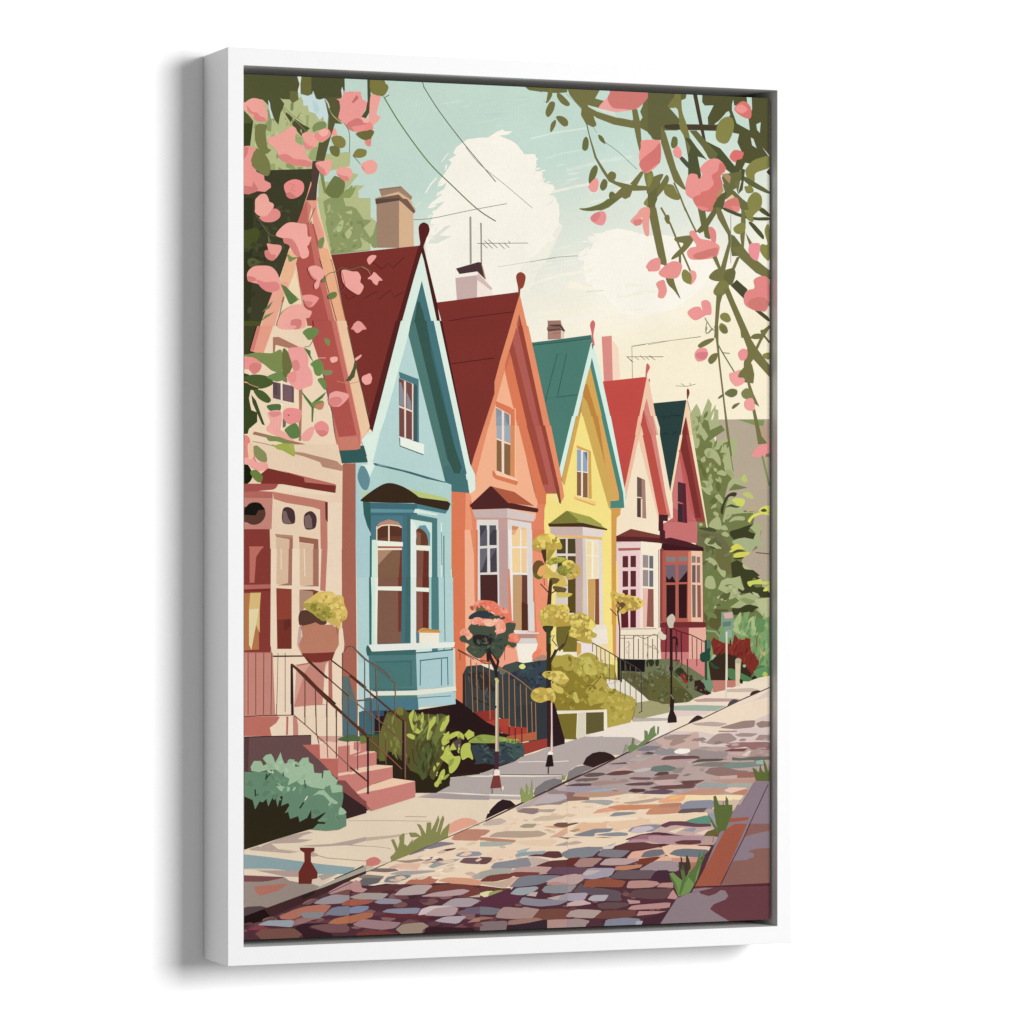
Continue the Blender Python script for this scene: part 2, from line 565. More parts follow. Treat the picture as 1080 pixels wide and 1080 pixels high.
ART = """
T 0 0 1
g cloud
p f5f0e2 448 240 590 215 590 236 574 256 560 266 550 284 546 306 520 318 456 330 451 285
p efecdc 552 280 572 258 590 246 580 270 566 290 556 312 544 312
l f1ecd8 4 545 322 590 318 640 306
l f5eedb 5 560 332 620 326 690 318
l f5eedb 6 600 300 660 312 740 322
g orange_house
p e8825c 478 520 572 520 574 560 578 700 480 700
g blue_house
p b0d2cc 376 520 474 520 476 690 376 700
g pink_house
p efd6b9 250 470 355 470 375 560 379 790 250 790
g yellow_house
p f4df78 578 545 640 545 652 600 652 700 590 700
g cream_house
p f4e6cc 651 560 696 560 696 700 651 700
g crimson_house
p 98403c 697 580 740 580 745 700 700 700
g street
p b8a098 628 812 735 765 812 745 812 880 620 880
p ecd3b5 500 870 620 815 700 870 700 915 480 940 400 930
g dark_tree_left
p 3f3f28 250 180 330 178 300 300 290 345 250 480
T 0 0 1
g kerb
l 5a4a40 0.8 250 981 290 968 330 950 372 930
l 6a5048 0.8 412 909 440 897.5 467.5 885.2 490 875.5 512.5 865.6
l 4a3634 1.5 512 866 543.8 850.6 563.8 840.7 595 826 628.8 810.4
l 4a3634 1.5 628 810.8 650 799.6 668 790.6 685 782.6
l 5a4640 1 684 783 726 763.3 742 757.4 779 739.5 812 725
T 255 75 8
g tree_left
p b6bd82 10 220 760 220 740 520 600 860 190 915 10 915
p 8c9c62 210 330 235 320 258 400 250 510 215 500 200 430
s 9aa867 230 800 280 780 285 840 240 890 190 900
s 8b9a5c 310 810 380 850 420 885 340 885
p 9cab6c 450 520 510 560 520 620 490 620 455 590
p 8c9c62 372 780 430 780 428 830 378 810
p 9cab6c 600 640 650 640 620 760 560 740
p 8c9c62 470 810 510 805 512 862 470 868
p 7d8c55 415 270 440 265 440 320 425 340 412 320
p 9aa867 545 370 570 370 560 520 548 515
p c9dddd 500 205 590 205 605 168 640 240 700 228 740 300 735 350 722 450 700 420 690 380 660 412 620 355 570 340 560 290 525 292 520 250
p b8d6d8 600 250 630 255 660 320 640 360 610 330
s 7f9158 600 470 640 430 700 425 718 450 700 485 640 500 610 515
p 4f5130 345 325 520 450 580 480 505 548 440 470
l 7d8c55 5 360 305 430 370 520 430
l 8f8a58 5 385 345 470 430 560 520
g pink_house
p ef9f86 585 930 625 1000 645 1095 540 1095
g dark_tree_left
p 3f3f28 10 915 190 910 590 860 600 900 540 1090 10 1090
p 3b421f 10 380 100 420 75 620 70 640 10 640
g branch_left
s 7a7c44 130 450 180 445 215 460 205 520 220 640 250 665 200 700 150 660 120 600 112 500
s 7a7c44 120 650 180 680 225 740 245 800 235 870 190 880 90 800 78 740 95 680
p 53562f 10 40 462 44 490 110 475 170 482 240 430 270 408 238 342 235 325 225 362 275 348 320 330 350 312 452 280 410 240 300 180 240 100 228 60 240 40 300 60 370 100 420 80 440 10 440
p 6a6b3a 410 165 470 170 482 240 430 270 408 230
p c8dce0 225 240 240 265 245 310 270 400 250 400 232 320
p dde2da 462 50 520 54 497 100 498 190 486 200 476 160 490 110
p 6c6b34 510 70 600 62 600 190 560 208 500 190 498 110
p 4f5130 590 60 870 66 872 160 850 215 830 240 810 235 700 228 660 240 630 230 605 165 590 190
p d5dcd8 850 130 862 170 850 230 842 160
p 5a5a34 700 225 840 215 832 300 830 400 850 445 790 440 765 520 740 600 700 750 625 755 655 600 690 600 730 480 735 380
l a3a868 10 705 240 760 360 850 440
l dde0d0 8 705 235 730 270 742 310
l 4b4a2c 5 705 240 745 340 780 400
p 533f36 600 760 700 750 660 850 640 960 630 1090 545 1090 590 960 592 860
p f29a91 860 178 920 170 1005 172 1020 240 1062 260 1055 300 1010 400 960 440 920 475 880 460 815 395 835 310 825 250 800 235 850 228
p c86f6b 930 262 970 200 990 225 945 270
s d67974 880 460 960 400 1010 405 1090 440 1090 470 960 510
p f7b0a0 1010 390 1090 400 1090 440 1030 435
p f1908a 925 470 1090 440 1090 500 960 515
p 4f5130 1062 0 1090 0 1090 330 1050 398 1012 385 1050 330 1065 250
s 6d6b35 966 530 1010 508 1090 505 1090 580 1020 575
s f08c86 1040 590 1090 580 1090 630 1060 630
s f5a497 45 260 90 228 150 235 190 260 205 310 222 360 210 420 150 420 100 390 50 340 35 300
s e5837d 45 290 90 340 130 350 160 380 190 390 205 420 150 425 105 400 105 370 60 345
s f5a497 220 570 280 545 340 520 380 490 430 465 465 495 455 560 460 600 530 640 545 700 590 765 580 805 500 800 420 780 330 740 290 660 240 620
s e5837d 315 710 380 700 450 740 520 745 590 770 580 805 500 800 420 790 340 750
s f5a497 510 530 580 515 640 545 650 590 600 655 555 650 530 590
s ef8a86 525 590 570 625 610 640 575 662 540 645
s ef9088 625 530 700 480 745 500 750 545 700 590 650 590 620 560
s f9b0a2 650 510 700 485 735 505 720 540 680 550
s f3a08f 765 520 790 480 810 540 830 560 790 570
s 86803c 760 560 830 545 875 580 875 630 840 650 790 635
s 707238 745 640 790 630 830 660 820 715 790 718 755 690
l 6a7a55 5 870 440 910 520 912 690
s 86803c 940 710 980 655 1052 665 1050 710 1010 730 960 728
l 4a5a48 5 940 710 1005 785
s f5a497 625 775 700 755 750 745 760 800 720 880 660 850
s e8857f 625 775 660 850 710 880 700 830 660 800
s f5a497 800 850 840 810 920 820 935 870 900 925 850 915
s e8857f 800 860 850 880 900 890 905 925 850 915
s f5a497 1010 790 1060 755 1090 760 1090 865 1040 850
s ef8a86 1010 800 1060 830 1090 835 1090 868 1040 850
p ef958c 10 640 60 628 125 655 100 690 80 750 90 800 130 850 190 880 195 920 245 945 250 980 200 1018 120 1010 60 1040 10 1030
p d67a75 10 960 90 975 100 930 140 990 130 1015 60 1040 10 1030
p d67a75 10 640 60 640 50 700 30 800 10 850
s f28e88 360 960 400 925 460 912 520 940 525 1010 480 1060 410 1075 370 1020
s d97a74 375 1040 410 1020 460 1060 480 1060 410 1076
l d97a74 5 400 950 450 960 420 1000 460 1010
s f5a497 130 1070 160 1040 200 1035 222 1060 222 1095 140 1095
g bush_left_top
p b6bd82 700 700 900 680 920 700 915 800 800 830 690 850 650 930 650 1095 1095 1095 990 1080 985 1010 1040 965 960 960 870 1020 990 870 940 860 850 940 700 930
p 7d8c55 660 850 690 860 712 990 700 1040 680 960
s 6f7a42 710 1000 770 900 800 885 870 930 865 1010 840 1060 790 1080 720 1040
p 8c9c55 800 1090 880 1000 970 975 940 1040 900 1090
p 8c9c55 850 1050 930 960 940 970 880 1060
T 255 210 8
g dark_tree_left
p 3f3f28 10 -10 545 -10 400 430 330 640 260 780 180 1000 170 1090 10 1090
p 32371f 10 -10 100 -10 90 700 60 1090 10 1090
s 4a5120 20 290 60 255 130 245 155 290 110 390 70 420 20 390
s 55592f 50 520 90 495 160 530 130 565 70 570
p 4a5120 10 1025 180 1030 380 1075 380 1090 10 1090
g pink_house
p efc69d 545 -10 630 -10 700 270 790 590 889 1090 150 1090 180 1000 330 640 400 430
p b65149 540 220 640 200 760 1090 560 1090 460 540 500 400
p d57c6c 490 200 560 0 590 60 560 220
p ee9c84 545 -10 630 -10 640 120 700 300 680 440 600 80
p c8695b 548 -5 470 200 560 215 560 120
p c96c5f 560 215 590 180 640 400 700 600 760 900 800 1090 750 1090 690 830 620 560
p e59a84 590 60 620 80 680 330 700 440 660 400 610 220
p efae82 645 400 730 420 780 600 889 1090 800 1090 720 760
p f3d9b1 450 600 530 940 560 1090 280 1090 310 960 380 800
p efb58a 400 420 470 500 440 640 380 780 325 690
p efa78b 320 700 400 700 340 860 270 1090 170 1090 180 1000 260 790
l 6f3a35 6 622 70 560 215
l 8e4b42 4 465 540 520 930 535 1085
g bush_left_top
p 8d9a5f 640 -10 1090 -10 1090 430 750 470 700 300
p b3ba7c 640 -10 735 -10 710 200 740 340 760 430 745 440 700 290
p 8d9a5f 690 20 740 -10 720 160 705 120
p b5bd82 860 -10 1090 -10 1090 175 1030 170 970 80 930 60 880 60
s b5bd82 800 250 830 190 862 180 850 250 820 280
s b5bd82 875 290 930 230 935 270 905 335
s b5bd82 880 110 930 95 930 125 895 120
p b5bd82 1030 240 1090 190 1090 330
p b5bd82 1000 320 1060 360 1090 380 1090 425 920 440 1010 410 1020 380
g branch_left
s f7aa9c 115 80 125 -10 220 -10 235 20 270 40 265 80 210 145 150 140 115 110
s ea8b85 210 140 270 80 320 100 325 150 270 190 190 190 150 150
l 6d6b45 5 120 130 230 290 300 310
p 6b6b40 222 290 250 365 225 365
s f39f92 215 375 260 380 330 390 335 430 290 500 250 518 205 490 195 440 225 425
s dd7f78 195 440 225 430 250 465 290 470 280 510 250 518 205 490
s f7a99d 350 225 410 195 500 205 550 220 560 310 590 320 570 380 555 400 570 450 555 490 500 490 450 350 350 330 290 300
s dd7f78 355 330 430 340 470 400 495 480 450 470 400 390 360 370
s f5a497 50 620 100 570 180 560 250 570 300 620 325 700 310 770 240 785 150 720 60 690
s e58480 125 680 200 700 300 700 320 760 240 785 170 750
s dd7f78 50 650 110 660 120 690 60 695
p 7c8c50 380 455 430 490 490 485 410 530 400 525
p 5f7a40 330 715 380 740 480 850 420 890 400 880
l 5f7a40 5 400 770 490 850
s 7c8c50 650 350 690 320 700 350 680 410 650 410
l 8a7f5a 5 350 870 355 830 300 1080
s f4a49a 560 580 620 560 680 590 695 650 660 690 650 740 620 760 610 720 630 680 580 640
s dd7f78 565 590 590 640 640 685 610 680 575 640
l 6c6b40 6 690 670 740 625 790 615 840 580 920 595 1010 570 1090 610
s 6f8048 675 680 710 660 705 695 680 700
s f4a49a 840 610 870 595 930 610 980 615 1005 660 1000 700 1028 740 990 805 930 780 880 740 850 690
l 9a4a45 5 845 620 870 740 830 780
s f2978f 505 820 580 805 650 830 640 860 600 905 560 910 540 870
s dd7f78 530 860 600 870 570 912 545 895
s 6b7f3f 725 830 750 790 795 785 800 820 760 845
s ef958c 940 1070 990 1030 1040 1070 1040 1090 940 1090
s f7aa9c 330 970 420 900 500 890 550 930 590 950 570 1000 540 1010 520 1090 310 1090
s dd7f78 420 1020 500 1020 490 1090 420 1090
p 6b7a48 175 950 240 880 265 860 235 920 180 950
p 7c8c50 165 1030 200 980 280 950 230 990
T 255 345 8
g pink_house
p f0d6b5 10 250 180 235 260 -10 600 -10 700 500 820 1090 10 1090
p ec9c82 130 -10 265 -10 180 235 70 200
p d57c6c 130 -10 160 -10 100 205 70 195
p b65149 585 80 590 -10 770 -10 860 420 990 930 820 930 700 430 600 130
p cd6f60 760 -10 810 -10 890 400 1005 950 980 1040 805 1040 750 600 760 640 820 925 970 915 880 500
p cf7b66 805 925 985 920 1000 1000 980 1040 810 1040
p efae82 800 -10 892 -10 960 300 1080 870 1010 935 985 880 890 400
l c9806a 5 760 580 810 930
p b0795f 262 85 310 82 490 170 520 190 500 960 480 960 480 200 290 150 285 220 262 300
p dfae8e 440 520 480 530 490 800 460 780
p f3dcb8 285 150 385 190 480 200 480 700 260 640 255 440
p 6d5158 262 460 440 500 440 640 262 600
p 5c4850 262 460 300 470 300 580 262 560
p 7a5c64 350 480 420 500 420 630 350 610
p 6b6f52 345 770 375 790 370 840 345 850
p 8f6e5a 345 420 380 425 385 470 345 455
p f3e3c8 325 190 342 190 345 870 330 870
p efd5bd 255 595 440 655 440 672 255 615
p a3765c 105 880 530 985 540 1010 90 905
l c39b7a 8 430 1040 620 1090
g teal_eave
p 2f5b58 815 1042 985 1036 985 1000 1030 1000 1055 1090 830 1090
g dark_tree_left
p 3f4024 10 -10 135 -10 75 200 10 215
g branch_left
p 38451f 10 380 60 400 100 470 150 500 130 540 75 530 60 600 80 700 130 720 130 800 60 860 50 900 10 905
s 4a5c2b 40 420 100 400 200 410 260 450 250 490 150 520 60 470
l e0a070 5 30 440 60 480 140 510
s 4a5c2b 100 530 180 540 245 610 215 640 140 600
p 3d4f27 80 570 120 620 195 830 170 820 90 640
s 4f7040 215 660 320 650 325 700 280 715 230 700
s 7c8c4a 20 240 120 215 250 220 335 195 340 370 260 370 180 310 60 255
s 6f8c48 270 390 345 370 370 430 300 460 240 440 210 420
s 6c7038 345 190 390 210 420 300 425 340 380 420 345 390
s 6b8c45 515 40 570 5 645 20 630 70 570 110 530 70
s 7a8f50 700 90 745 115 730 160 700 120
p 4c7a3c 520 170 580 200 580 240 610 300 575 260
l 5f7a40 6 605 100 570 160 530 165
s 6b8c45 580 310 640 270 680 300 690 360 660 410 620 400 600 340
s 7c8f55 670 370 760 365 750 400 690 405
s 6b8c45 640 440 690 430 715 500 700 530 660 480
p 4c7a3c 495 530 590 640 690 560 715 545 680 600 610 650 600 800 588 800 588 680 530 600
s 7c8c4a 590 640 680 620 690 670 640 690 600 670
s c8835f 620 660 690 640 680 690 640 695
s f4a09a 390 190 450 170 520 175 560 260 560 330 590 380 595 480 540 510 470 530 400 470 385 420 430 380 420 300
s e08680 425 290 470 280 490 340 460 370 430 350
s ef928c 385 400 450 370 460 440 430 470 400 450
s ef928c 20 260 100 258 165 310 150 370 100 395 60 360 20 340
s dd7f78 60 340 100 300 165 320 145 375 95 395
s f4a49a 350 -30 400 -15 460 -10 440 15 400 10
s f5a89c 220 720 330 710 330 850 300 880 330 870 440 955 380 950 250 900 205 860 240 800
s ef8f8c 350 710 400 680 500 700 500 750 480 800 400 820 350 770
s 6f2f33 385 738 400 740 395 750
s 5e8040 365 860 450 810 490 880 480 930 420 940 380 900
s e08c88 230 720 320 715 322 740 260 760
s 7c8c4a 215 920 330 930 430 985 420 1000 300 965 230 960
s a3ad3c 280 1000 360 980 430 1000 450 1070 430 1090 380 1050 300 1030
l 6f7a42 5 90 965 200 985 290 1010
s e5837d 20 910 60 930 70 970 50 1020 20 1030
s 7c8c4a 95 1010 140 1010 200 1060 200 1090 110 1090
s f4a49a 745 560 820 545 905 575 850 650 800 672 740 630
s e58480 740 610 800 600 850 640 800 672 745 650
s f5b0a0 745 260 800 250 805 285 760 300
s ef8f8c 610 830 670 790 730 830 725 900 670 925 625 880
s dd7f78 625 880 680 870 725 890 680 925
s f4a49a 500 930 540 870 600 840 605 890 570 955 520 960
s f4a49a 940 -10 1040 -10 1000 40 965 45
p 4f5a35 960 290 975 290 950 420 910 455 870 455 900 430 940 340
l c98a6a 5 800 455 900 475 990 460
s f4a49a 955 265 1005 232 1005 250 965 280
s f4a49a 1010 440 1060 395 1090 400 1090 470 1040 485
l f0c8c0 4 640 260 710 260
l 5f5a3a 6 890 0 990 440 1075 760
T 390 75 6
g sky
p c1d9cb -100 -20 1200 -20 1200 1200 -100 1200
g cloud
p f6f1e3 385 1095 395 1010 385 960 405 900 430 870 480 820 490 820 370 855 395 830 460 780 420 775 470 750 490 700 470 680 430 740 440 700 520 580 500 560 550 530 530 520 550 480 620 430 700 420 750 420 810 380 850 368 850 380 905 380 880 400 820 408 900 440 930 460 970 510 990 545 1045 530 1058 570 1045 640 1095 660 1095 1095
l f6f1e3 8 355 770 385 720 425 675
l f6f1e3 5 455 575 500 517
p dcdfd2 370 1090 400 1050 480 980 520 975 440 1040 520 1045 430 1090
l eaf0e6 3 290 860 320 830
g utility_line
l 4c5a3a 5 330 75 440 250 600 460 800 700
l 8a7f70 3 610 480 700 590 860 720 1030 865
l 5f7a3a 7 90 160 200 340 370 570 520 720 680 870 800 950
l 6a6a40 5 100 165 125 150
l 6f7f70 4 275 940 400 930 640 880 870 838
l 8f867a 9 638 920 640 1100
l 8f867a 8 705 960 708 1100
g tan_chimney
p a3826a 60 745 200 728 272 795 262 820 180 765 78 800
p 8f6f55 60 745 200 728 204 735 70 752
p dcb68c 75 800 185 762 262 815 270 830 280 850 190 790 60 810
p 7c5b4b 36 805 185 780 290 885 270 900 185 820 40 838
p a3826a 45 838 190 822 190 1100 48 1100
p d9b189 190 822 278 895 270 1100 190 1100
l c9b28f 6 36 805 185 764 292 872
g blue_house
s 6b2327 312 990 340 958 375 975 372 1020 345 1100 325 1100
g branch_left
s 7d7a38 5 70 60 62 120 95 90 155 40 150 10 130
s f5a497 10 150 50 155 70 165 45 270 70 290 40 330 0 350 0 240
s ef8a86 -30 360 0 320 25 360 0 380
s 6d6b35 -30 400 0 370 30 385 0 430
s f5a497 -30 600 10 560 50 590 35 640 -20 650
s e8857f -20 440 10 430 0 470
g branch_right
p 6a6a35 955 97 1095 105 1095 132 1010 120
T 560 85 8
g cloud
p f6f1e3 -60 620 40 620 50 680 40 770 100 820 112 860 190 880 205 920 180 950 150 960 230 1050 240 1100 -60 1100
l d3e4d6 14 0 490 200 440 470 400
l cfe2d4 10 130 655 260 615 430 585
l d2e0d4 30 300 760 600 680 860 640
l ece9dc 22 180 940 400 890 560 860
g utility_line
l 6f8a78 3 300 110 420 230 560 440
l 5a6a55 4 630 520 740 600 900 750
g branch_right
p 6c6c3b 0 62 120 62 1100 62 1095 92 600 88 320 92 305 100 200 105 130 95 0 80
p 74713f 300 70 600 78 545 150 620 170 575 230 480 205 530 290 555 375 520 390 480 370 500 460 560 650 650 790 720 850 850 880 1000 890 1000 925 870 930 760 900 660 850 600 760 540 650 500 500 470 370 425 290 430 235 370 170 330 120
p 74713f 450 200 560 260 720 310 930 340 1090 400 1090 440 1040 420 960 400 860 400 700 370 560 315 480 260
s 74713f 500 290 540 330 555 375 520 390 490 350
p 6a6b3b 980 90 1095 95 1095 500 1030 495 1000 440 930 400 925 340 945 310 925 260 945 215 960 150
p 74713f 855 240 900 240 925 350 940 570 920 600 900 520 875 400
s 74713f 130 180 150 90 180 90 180 130 140 188 112 165
s 74713f 130 245 165 180 205 185 195 250 155 305 130 290
s 74713f 225 105 260 115 330 190 310 215 260 190 225 140
s 74713f 165 420 175 360 210 330 212 370 180 430
s 74713f 215 305 260 298 310 330 315 375 280 385 240 350
s 6c6c3b 436 570 445 500 470 472 490 510 485 570 460 592
p 6c6c3b 568 450 610 470 640 540 600 520 575 490
s 6c6c3b 490 830 510 750 550 712 568 750 540 830 500 870
s f29b93 490 885 550 820 575 860 560 930 525 942 500 920
s 6c6c3b 585 890 615 830 648 850 640 905 605 928
s 74713f 650 800 680 765 720 785 715 830 690 830
s 6a6b3b 665 950 690 935 730 975 700 1000 665 990
p 74713f 780 890 870 900 840 980 800 1000 770 985 660 1070 600 1095 440 1095 600 1040 700 970 
p 74713f 840 870 930 765 960 770 890 900
s 7d7a3e 960 770 1020 760 1040 820 1030 900 980 890
p 6a6b3b 1010 830 1095 790 1095 900 1040 960 980 960 980 900
s 86863f 955 1030 1010 960 1060 930 1055 1010 1040 1100 980 1060
s f0a19a 660 130 700 92 800 92 850 240 750 270 640 245 575 225
s d37870 650 150 690 96 800 92 990 96 985 150 890 240 780 238 690 225
p d9dccb 480 205 700 270 850 250 860 330 760 310 620 270
p c1d9cb 700 268 850 250 860 335 740 310
s f0928a 940 505 1060 500 1095 520 1095 680 1000 770 950 760 915 650 930 560
s d8736e 1095 530 1040 580 925 680 930 740 970 775 1060 710 1095 680
s f0a19a 930 1085 980 1065 1010 1095 930 1100
T 685 85 8
g branch_right
p 63633a -10 95 320 110 310 150 260 170 210 230 170 230 130 185 200 260 260 330 240 420 130 420 100 500 50 500 10 460 -10 440
p 53532f 450 120 820 135 830 200 720 210 700 250 740 360 850 420 840 320 870 240 865 150 820 140 1016 148 1016 640 850 700 800 690 760 740 790 580 745 520 760 450 710 430 460 420 450 370 550 370 500 380 495 310 545 208 470 210 448 180
p c1d9cb 905 368 942 350 935 440 912 415
p c9d6d0 858 480 880 490 908 570 870 545
p c9d6d0 955 560 1016 630 1016 650
p c1d9cb 815 138 865 150 840 205
p c1d9cb 700 250 740 360 850 415 835 330 780 300 725 240 710 160 700 200
p c1d9cb 545 370 600 330 670 245 690 300 620 320 580 370
p 493f2c 130 365 560 370 570 420 230 415 130 405
p 493f2c 365 112 400 118 480 510 460 520 430 400 400 260
p 53532f 700 400 860 420 800 640 745 520 760 450 710 440
s 86843f 562 450 590 350 650 305 705 320 715 400 680 500 640 532 580 510
s 7d7a3e 165 200 240 112 270 150 280 260 320 380 360 560 330 570 290 460 260 400 240 240 170 230
p 74713f 100 380 140 440 230 740 320 930 280 910 210 850 150 680 100 520
p 4d5230 480 510 600 570 740 740 800 780 790 820 740 820 640 740 500 650 460 570
p 67683a 340 420 400 420 580 620 560 660 510 660 450 560
p 4f5331 350 490 400 560 490 670 450 650 410 640 440 800 430 830 330 800 330 650 300 480
p 74713f 300 480 350 560 340 600 330 620
s 4b5338 255 655 280 640 330 690 350 730 330 740
s 6c6c3b 185 530 200 475 235 480 240 540 210 570 190 560
s f0948f 205 590 240 550 275 600 265 650 220 640
s f0898a 960 0 960 0 961 1
s e06f6a 680 640 720 585 790 600 795 630 760 690 710 680
s dc736b 718 235 790 172 850 210 865 270 850 320 780 300
s f0928a 725 230 780 200 830 240 800 270 760 270
p e9e5d5 640 760 720 800 690 830 640 800
p 6a6b3b 605 790 760 770 800 740 800 830 760 850 720 930 640 900
p b18a62 610 790 660 780 690 810 680 870
s ec918b 430 740 500 670 580 660 640 720 640 770 600 800 620 870 580 930 500 940 470 1000 400 1010 310 950 330 800 400 790 420 830 450 790
s d9736b 650 740 600 690 580 760 530 800 545 870 500 920 440 940 430 960 370 990 400 1060 450 1095 540 1095 600 950 620 870 605 800
p 6a6b3b 620 870 720 930 790 1000 860 1050 850 1095 780 1095 730 990 640 1000 560 1000 640 940
p c08a58 560 960 620 890 630 930 590 980
p e5c79b 640 1010 700 960 730 990
s d97870 630 1035 720 985 755 1010 760 1095 660 1095
p 5b5d35 540 1050 600 960 660 930 640 1010 620 1095 540 1095
s 86843f 815 750 870 680 940 650 1016 640 1016 730 900 780 890 850 850 920 820 800
s 86843f 810 890 870 900 880 940 830 950 810 920
p 5f6236 790 800 850 830 1016 930 1016 960 900 910 800 850
p 4f5331 780 740 810 750 790 920 750 960 780 850
p 74713f 720 860 770 840 750 950 
s 86843f 840 990 890 940 945 970 950 1050 900 1100 850 1100 830 1040
p 493f2c 990 770 1016 740 1016 800
p 53532f 740 670 830 650 780 760 720 740
s 74713f -10 850 60 800 120 790 90 860 30 960 -10 960
s 74713f 120 830 150 795 168 830 140 900 60 1000 50 1095 0 1095 60 940
s 7d7a3e 140 880 200 880 230 930 260 1000 200 1000 130 950
l 74713f 14 210 860 260 970 310 1100
s 86863f -10 780 30 800 20 860 -10 900
p 67683a -10 960 60 900 70 1000 30 1095 -10 1095
T 685 220 8
g branch_right
p 74713f -10 -10 60 -10 110 250 150 450 140 480 100 470 70 380 10 100
s 74713f 130 480 180 480 220 640 265 760 210 690 150 620
l 74713f 16 100 -10 180 130 245 290 350 530
s 74713f 130 70 160 50 175 80 165 130 140 110
l 74713f 14 300 -10 360 120 400 200
s 74713f 220 245 350 225 380 250 340 320 270 390 195 430 200 400 290 300 230 280
p 74713f 250 370 270 360 272 470 250 460
p 67683a 410 -10 470 -10 490 120 530 230 510 260 470 240 460 180 430 210 400 190 440 140
p 67683a 550 -10 600 -10 500 150 450 200 420 180
p 74713f 560 -10 600 -10 690 200 700 260 640 530 600 510 670 280 665 220 580 80
p 6a6b3b 660 200 720 230 790 320 780 400 700 400 690 330
p 4d5230 610 -10 640 -10 800 55 900 75 1016 70 1016 100 900 100 760 70 640 20
p 4d5230 910 -10 960 -10 1016 40 1016 75 940 30
p 4d5230 830 110 870 110 970 220 970 270 900 200
p 74713f 780 0 810 10 815 120 800 330 840 380 1016 520 1016 600 900 540 780 430 690 330 780 310 770 240
p 74713f 815 200 870 290 850 320 830 260
s 86863f 815 20 900 -10 950 -10 880 60 880 110 830 90
s 86863f 715 160 770 120 810 130 810 180 770 215 725 200
s 86863f 975 190 1000 130 1016 180 1016 420 980 420 935 350 950 300 1000 300
s ee8f95 850 300 890 290 935 300 930 380 910 440 860 410 840 360
s e8857f 400 -20 440 -20 500 0 470 18 430 8
s e8857f 690 -20 760 -20 760 20 730 25
l 9aa080 4 690 50 690 460
s e58480 500 170 530 155 565 200 560 290 530 280
s ec918b 320 370 350 330 400 310 340 210 380 185 430 250 520 270 590 310 590 360 560 410 440 430 350 425
s d37870 375 390 430 365 560 330 580 350 560 412 530 400 440 430 380 415
s ec918b 85 530 180 450 250 450 280 490 250 570 200 590 110 575
s e8857f -10 460 60 430 85 480 80 520 20 530 -10 520
s ec918b 60 630 120 600 140 640 150 700 120 755 75 745 80 690
s ef9a98 345 530 390 530 400 580 370 632 340 635
s 86843f 275 550 300 512 350 550 360 600 345 637 290 610
p 74713f 535 410 570 400 610 510 630 520 700 500 740 410 770 400 720 520 725 580 700 650 600 620 580 500
s 74713f 505 580 540 530 590 510 640 560 620 610 550 608
s 7d7a3e 545 690 600 610 660 620 670 680 610 740 560 730
s 67683a 630 560 680 510 725 520 725 570 690 640 640 600
p 74713f 630 680 675 670 720 780 860 1090 780 1090 770 1020
p 74713f 570 720 620 730 600 800 580 1000 580 1090 550 1090 560 900
p 4a4a30 690 650 740 600 830 680 800 760
p 4a4a30 880 850 940 860 1016 920 1016 960 950 910
p 4a4a30 990 790 1016 780 1016 830
s e58480 885 600 950 568 1005 590 1016 680 1016 760 990 860 940 865 870 850 810 810 800 740 830 690 890 670
s d37870 830 800 880 755 960 750 1000 780 990 840 940 865 870 850
s ee9390 325 870 380 830 430 830 450 860 440 790 480 770 520 800 525 890 480 900 400 942 350 920
s 86843f 600 900 630 878 670 890 690 940 660 960 610 935
s 86843f 592 990 610 965 650 990 665 1040 640 1055 600 1030
l 8a8f60 7 470 920 520 1000 550 1030
l 8a8f60 6 490 950 478 1020 490 1055 530 1010
s 74713f 865 1075 900 1060 940 1075 930 1095 860 1095
p 74713f 1016 980 1016 1010 960 1060 940 1040
T 560 210 8
g branch_right
p 6a6d38 395 78 480 75 600 35 660 -10 750 -10 700 30 640 60 600 80 540 100 460 100
s ee9390 505 150 560 110 620 105 640 150 620 210 580 220 520 190
s df7f80 525 130 570 108 590 130 550 190 510 170
s ee9c90 930 80 980 65 1008 90 1000 200 1000 300 970 305 945 220 940 150 900 220 860 205 845 180 900 120
s dc8078 870 180 940 170 930 215 880 222
s ee9390 975 565 1020 510 1090 500 1090 590 1040 610 990 590
g cloud
p f6f1e3 -60 -60 200 -30 240 60 245 130 235 200 275 230 215 340 140 365 70 450 0 500 -60 560
p f6f1e3 500 450 545 320 640 265 740 245 840 265 1000 310 1120 300 1300 340 1500 420 1560 600 1400 800 1200 930 1000 980 780 1000 700 900 600 780 470 700 450 600 455 480
p eeeadb 180 300 235 215 275 230 215 345
p dfe4da 120 60 200 0 180 30
l f1eddc 26 0 720 250 640 520 600
l f3eed8 26 100 1000 300 960 500 900
l e9e9da 20 0 620 200 570 400 540
g utility_line
l 7c8c80 4 -5 530 220 490 400 478
l b5b5a5 3 470 780 620 770
T 685 345 8
g aerial1
l a0937c 4 -10 148 200 110 440 78
l 8f846f 4 10 250 120 248
l 6d6450 4 0 240 50 275
g aerial2
l 5c5b48 4 225 495 320 500 395 480
l 5c5b48 4 270 475 300 495
l 5c5b48 4 340 470 355 490
g distant_house
p b3a48c 570 780 1016 775 1016 1120 560 1120
g tree_right
p a9b07a 340 740 400 645 430 700 440 750 500 600 530 650 520 720 565 650 560 690 585 700 585 780 590 840 530 900 560 960 740 930 740 1040 720 1095 390 1095
p f2e9cd 525 770 550 700 545 760 530 790
p 707a42 390 750 420 760 500 790 515 870 610 825 640 870 580 910 510 960 540 1000 550 1050 520 1095 390 1095 380 1020 420 1010 430 950 390 900 430 910 470 960 500 920 460 850 420 780
s a9b07a 380 850 440 840 475 900 470 950 420 900
p 707a42 570 1040 640 970 690 965 600 1050 590 1095
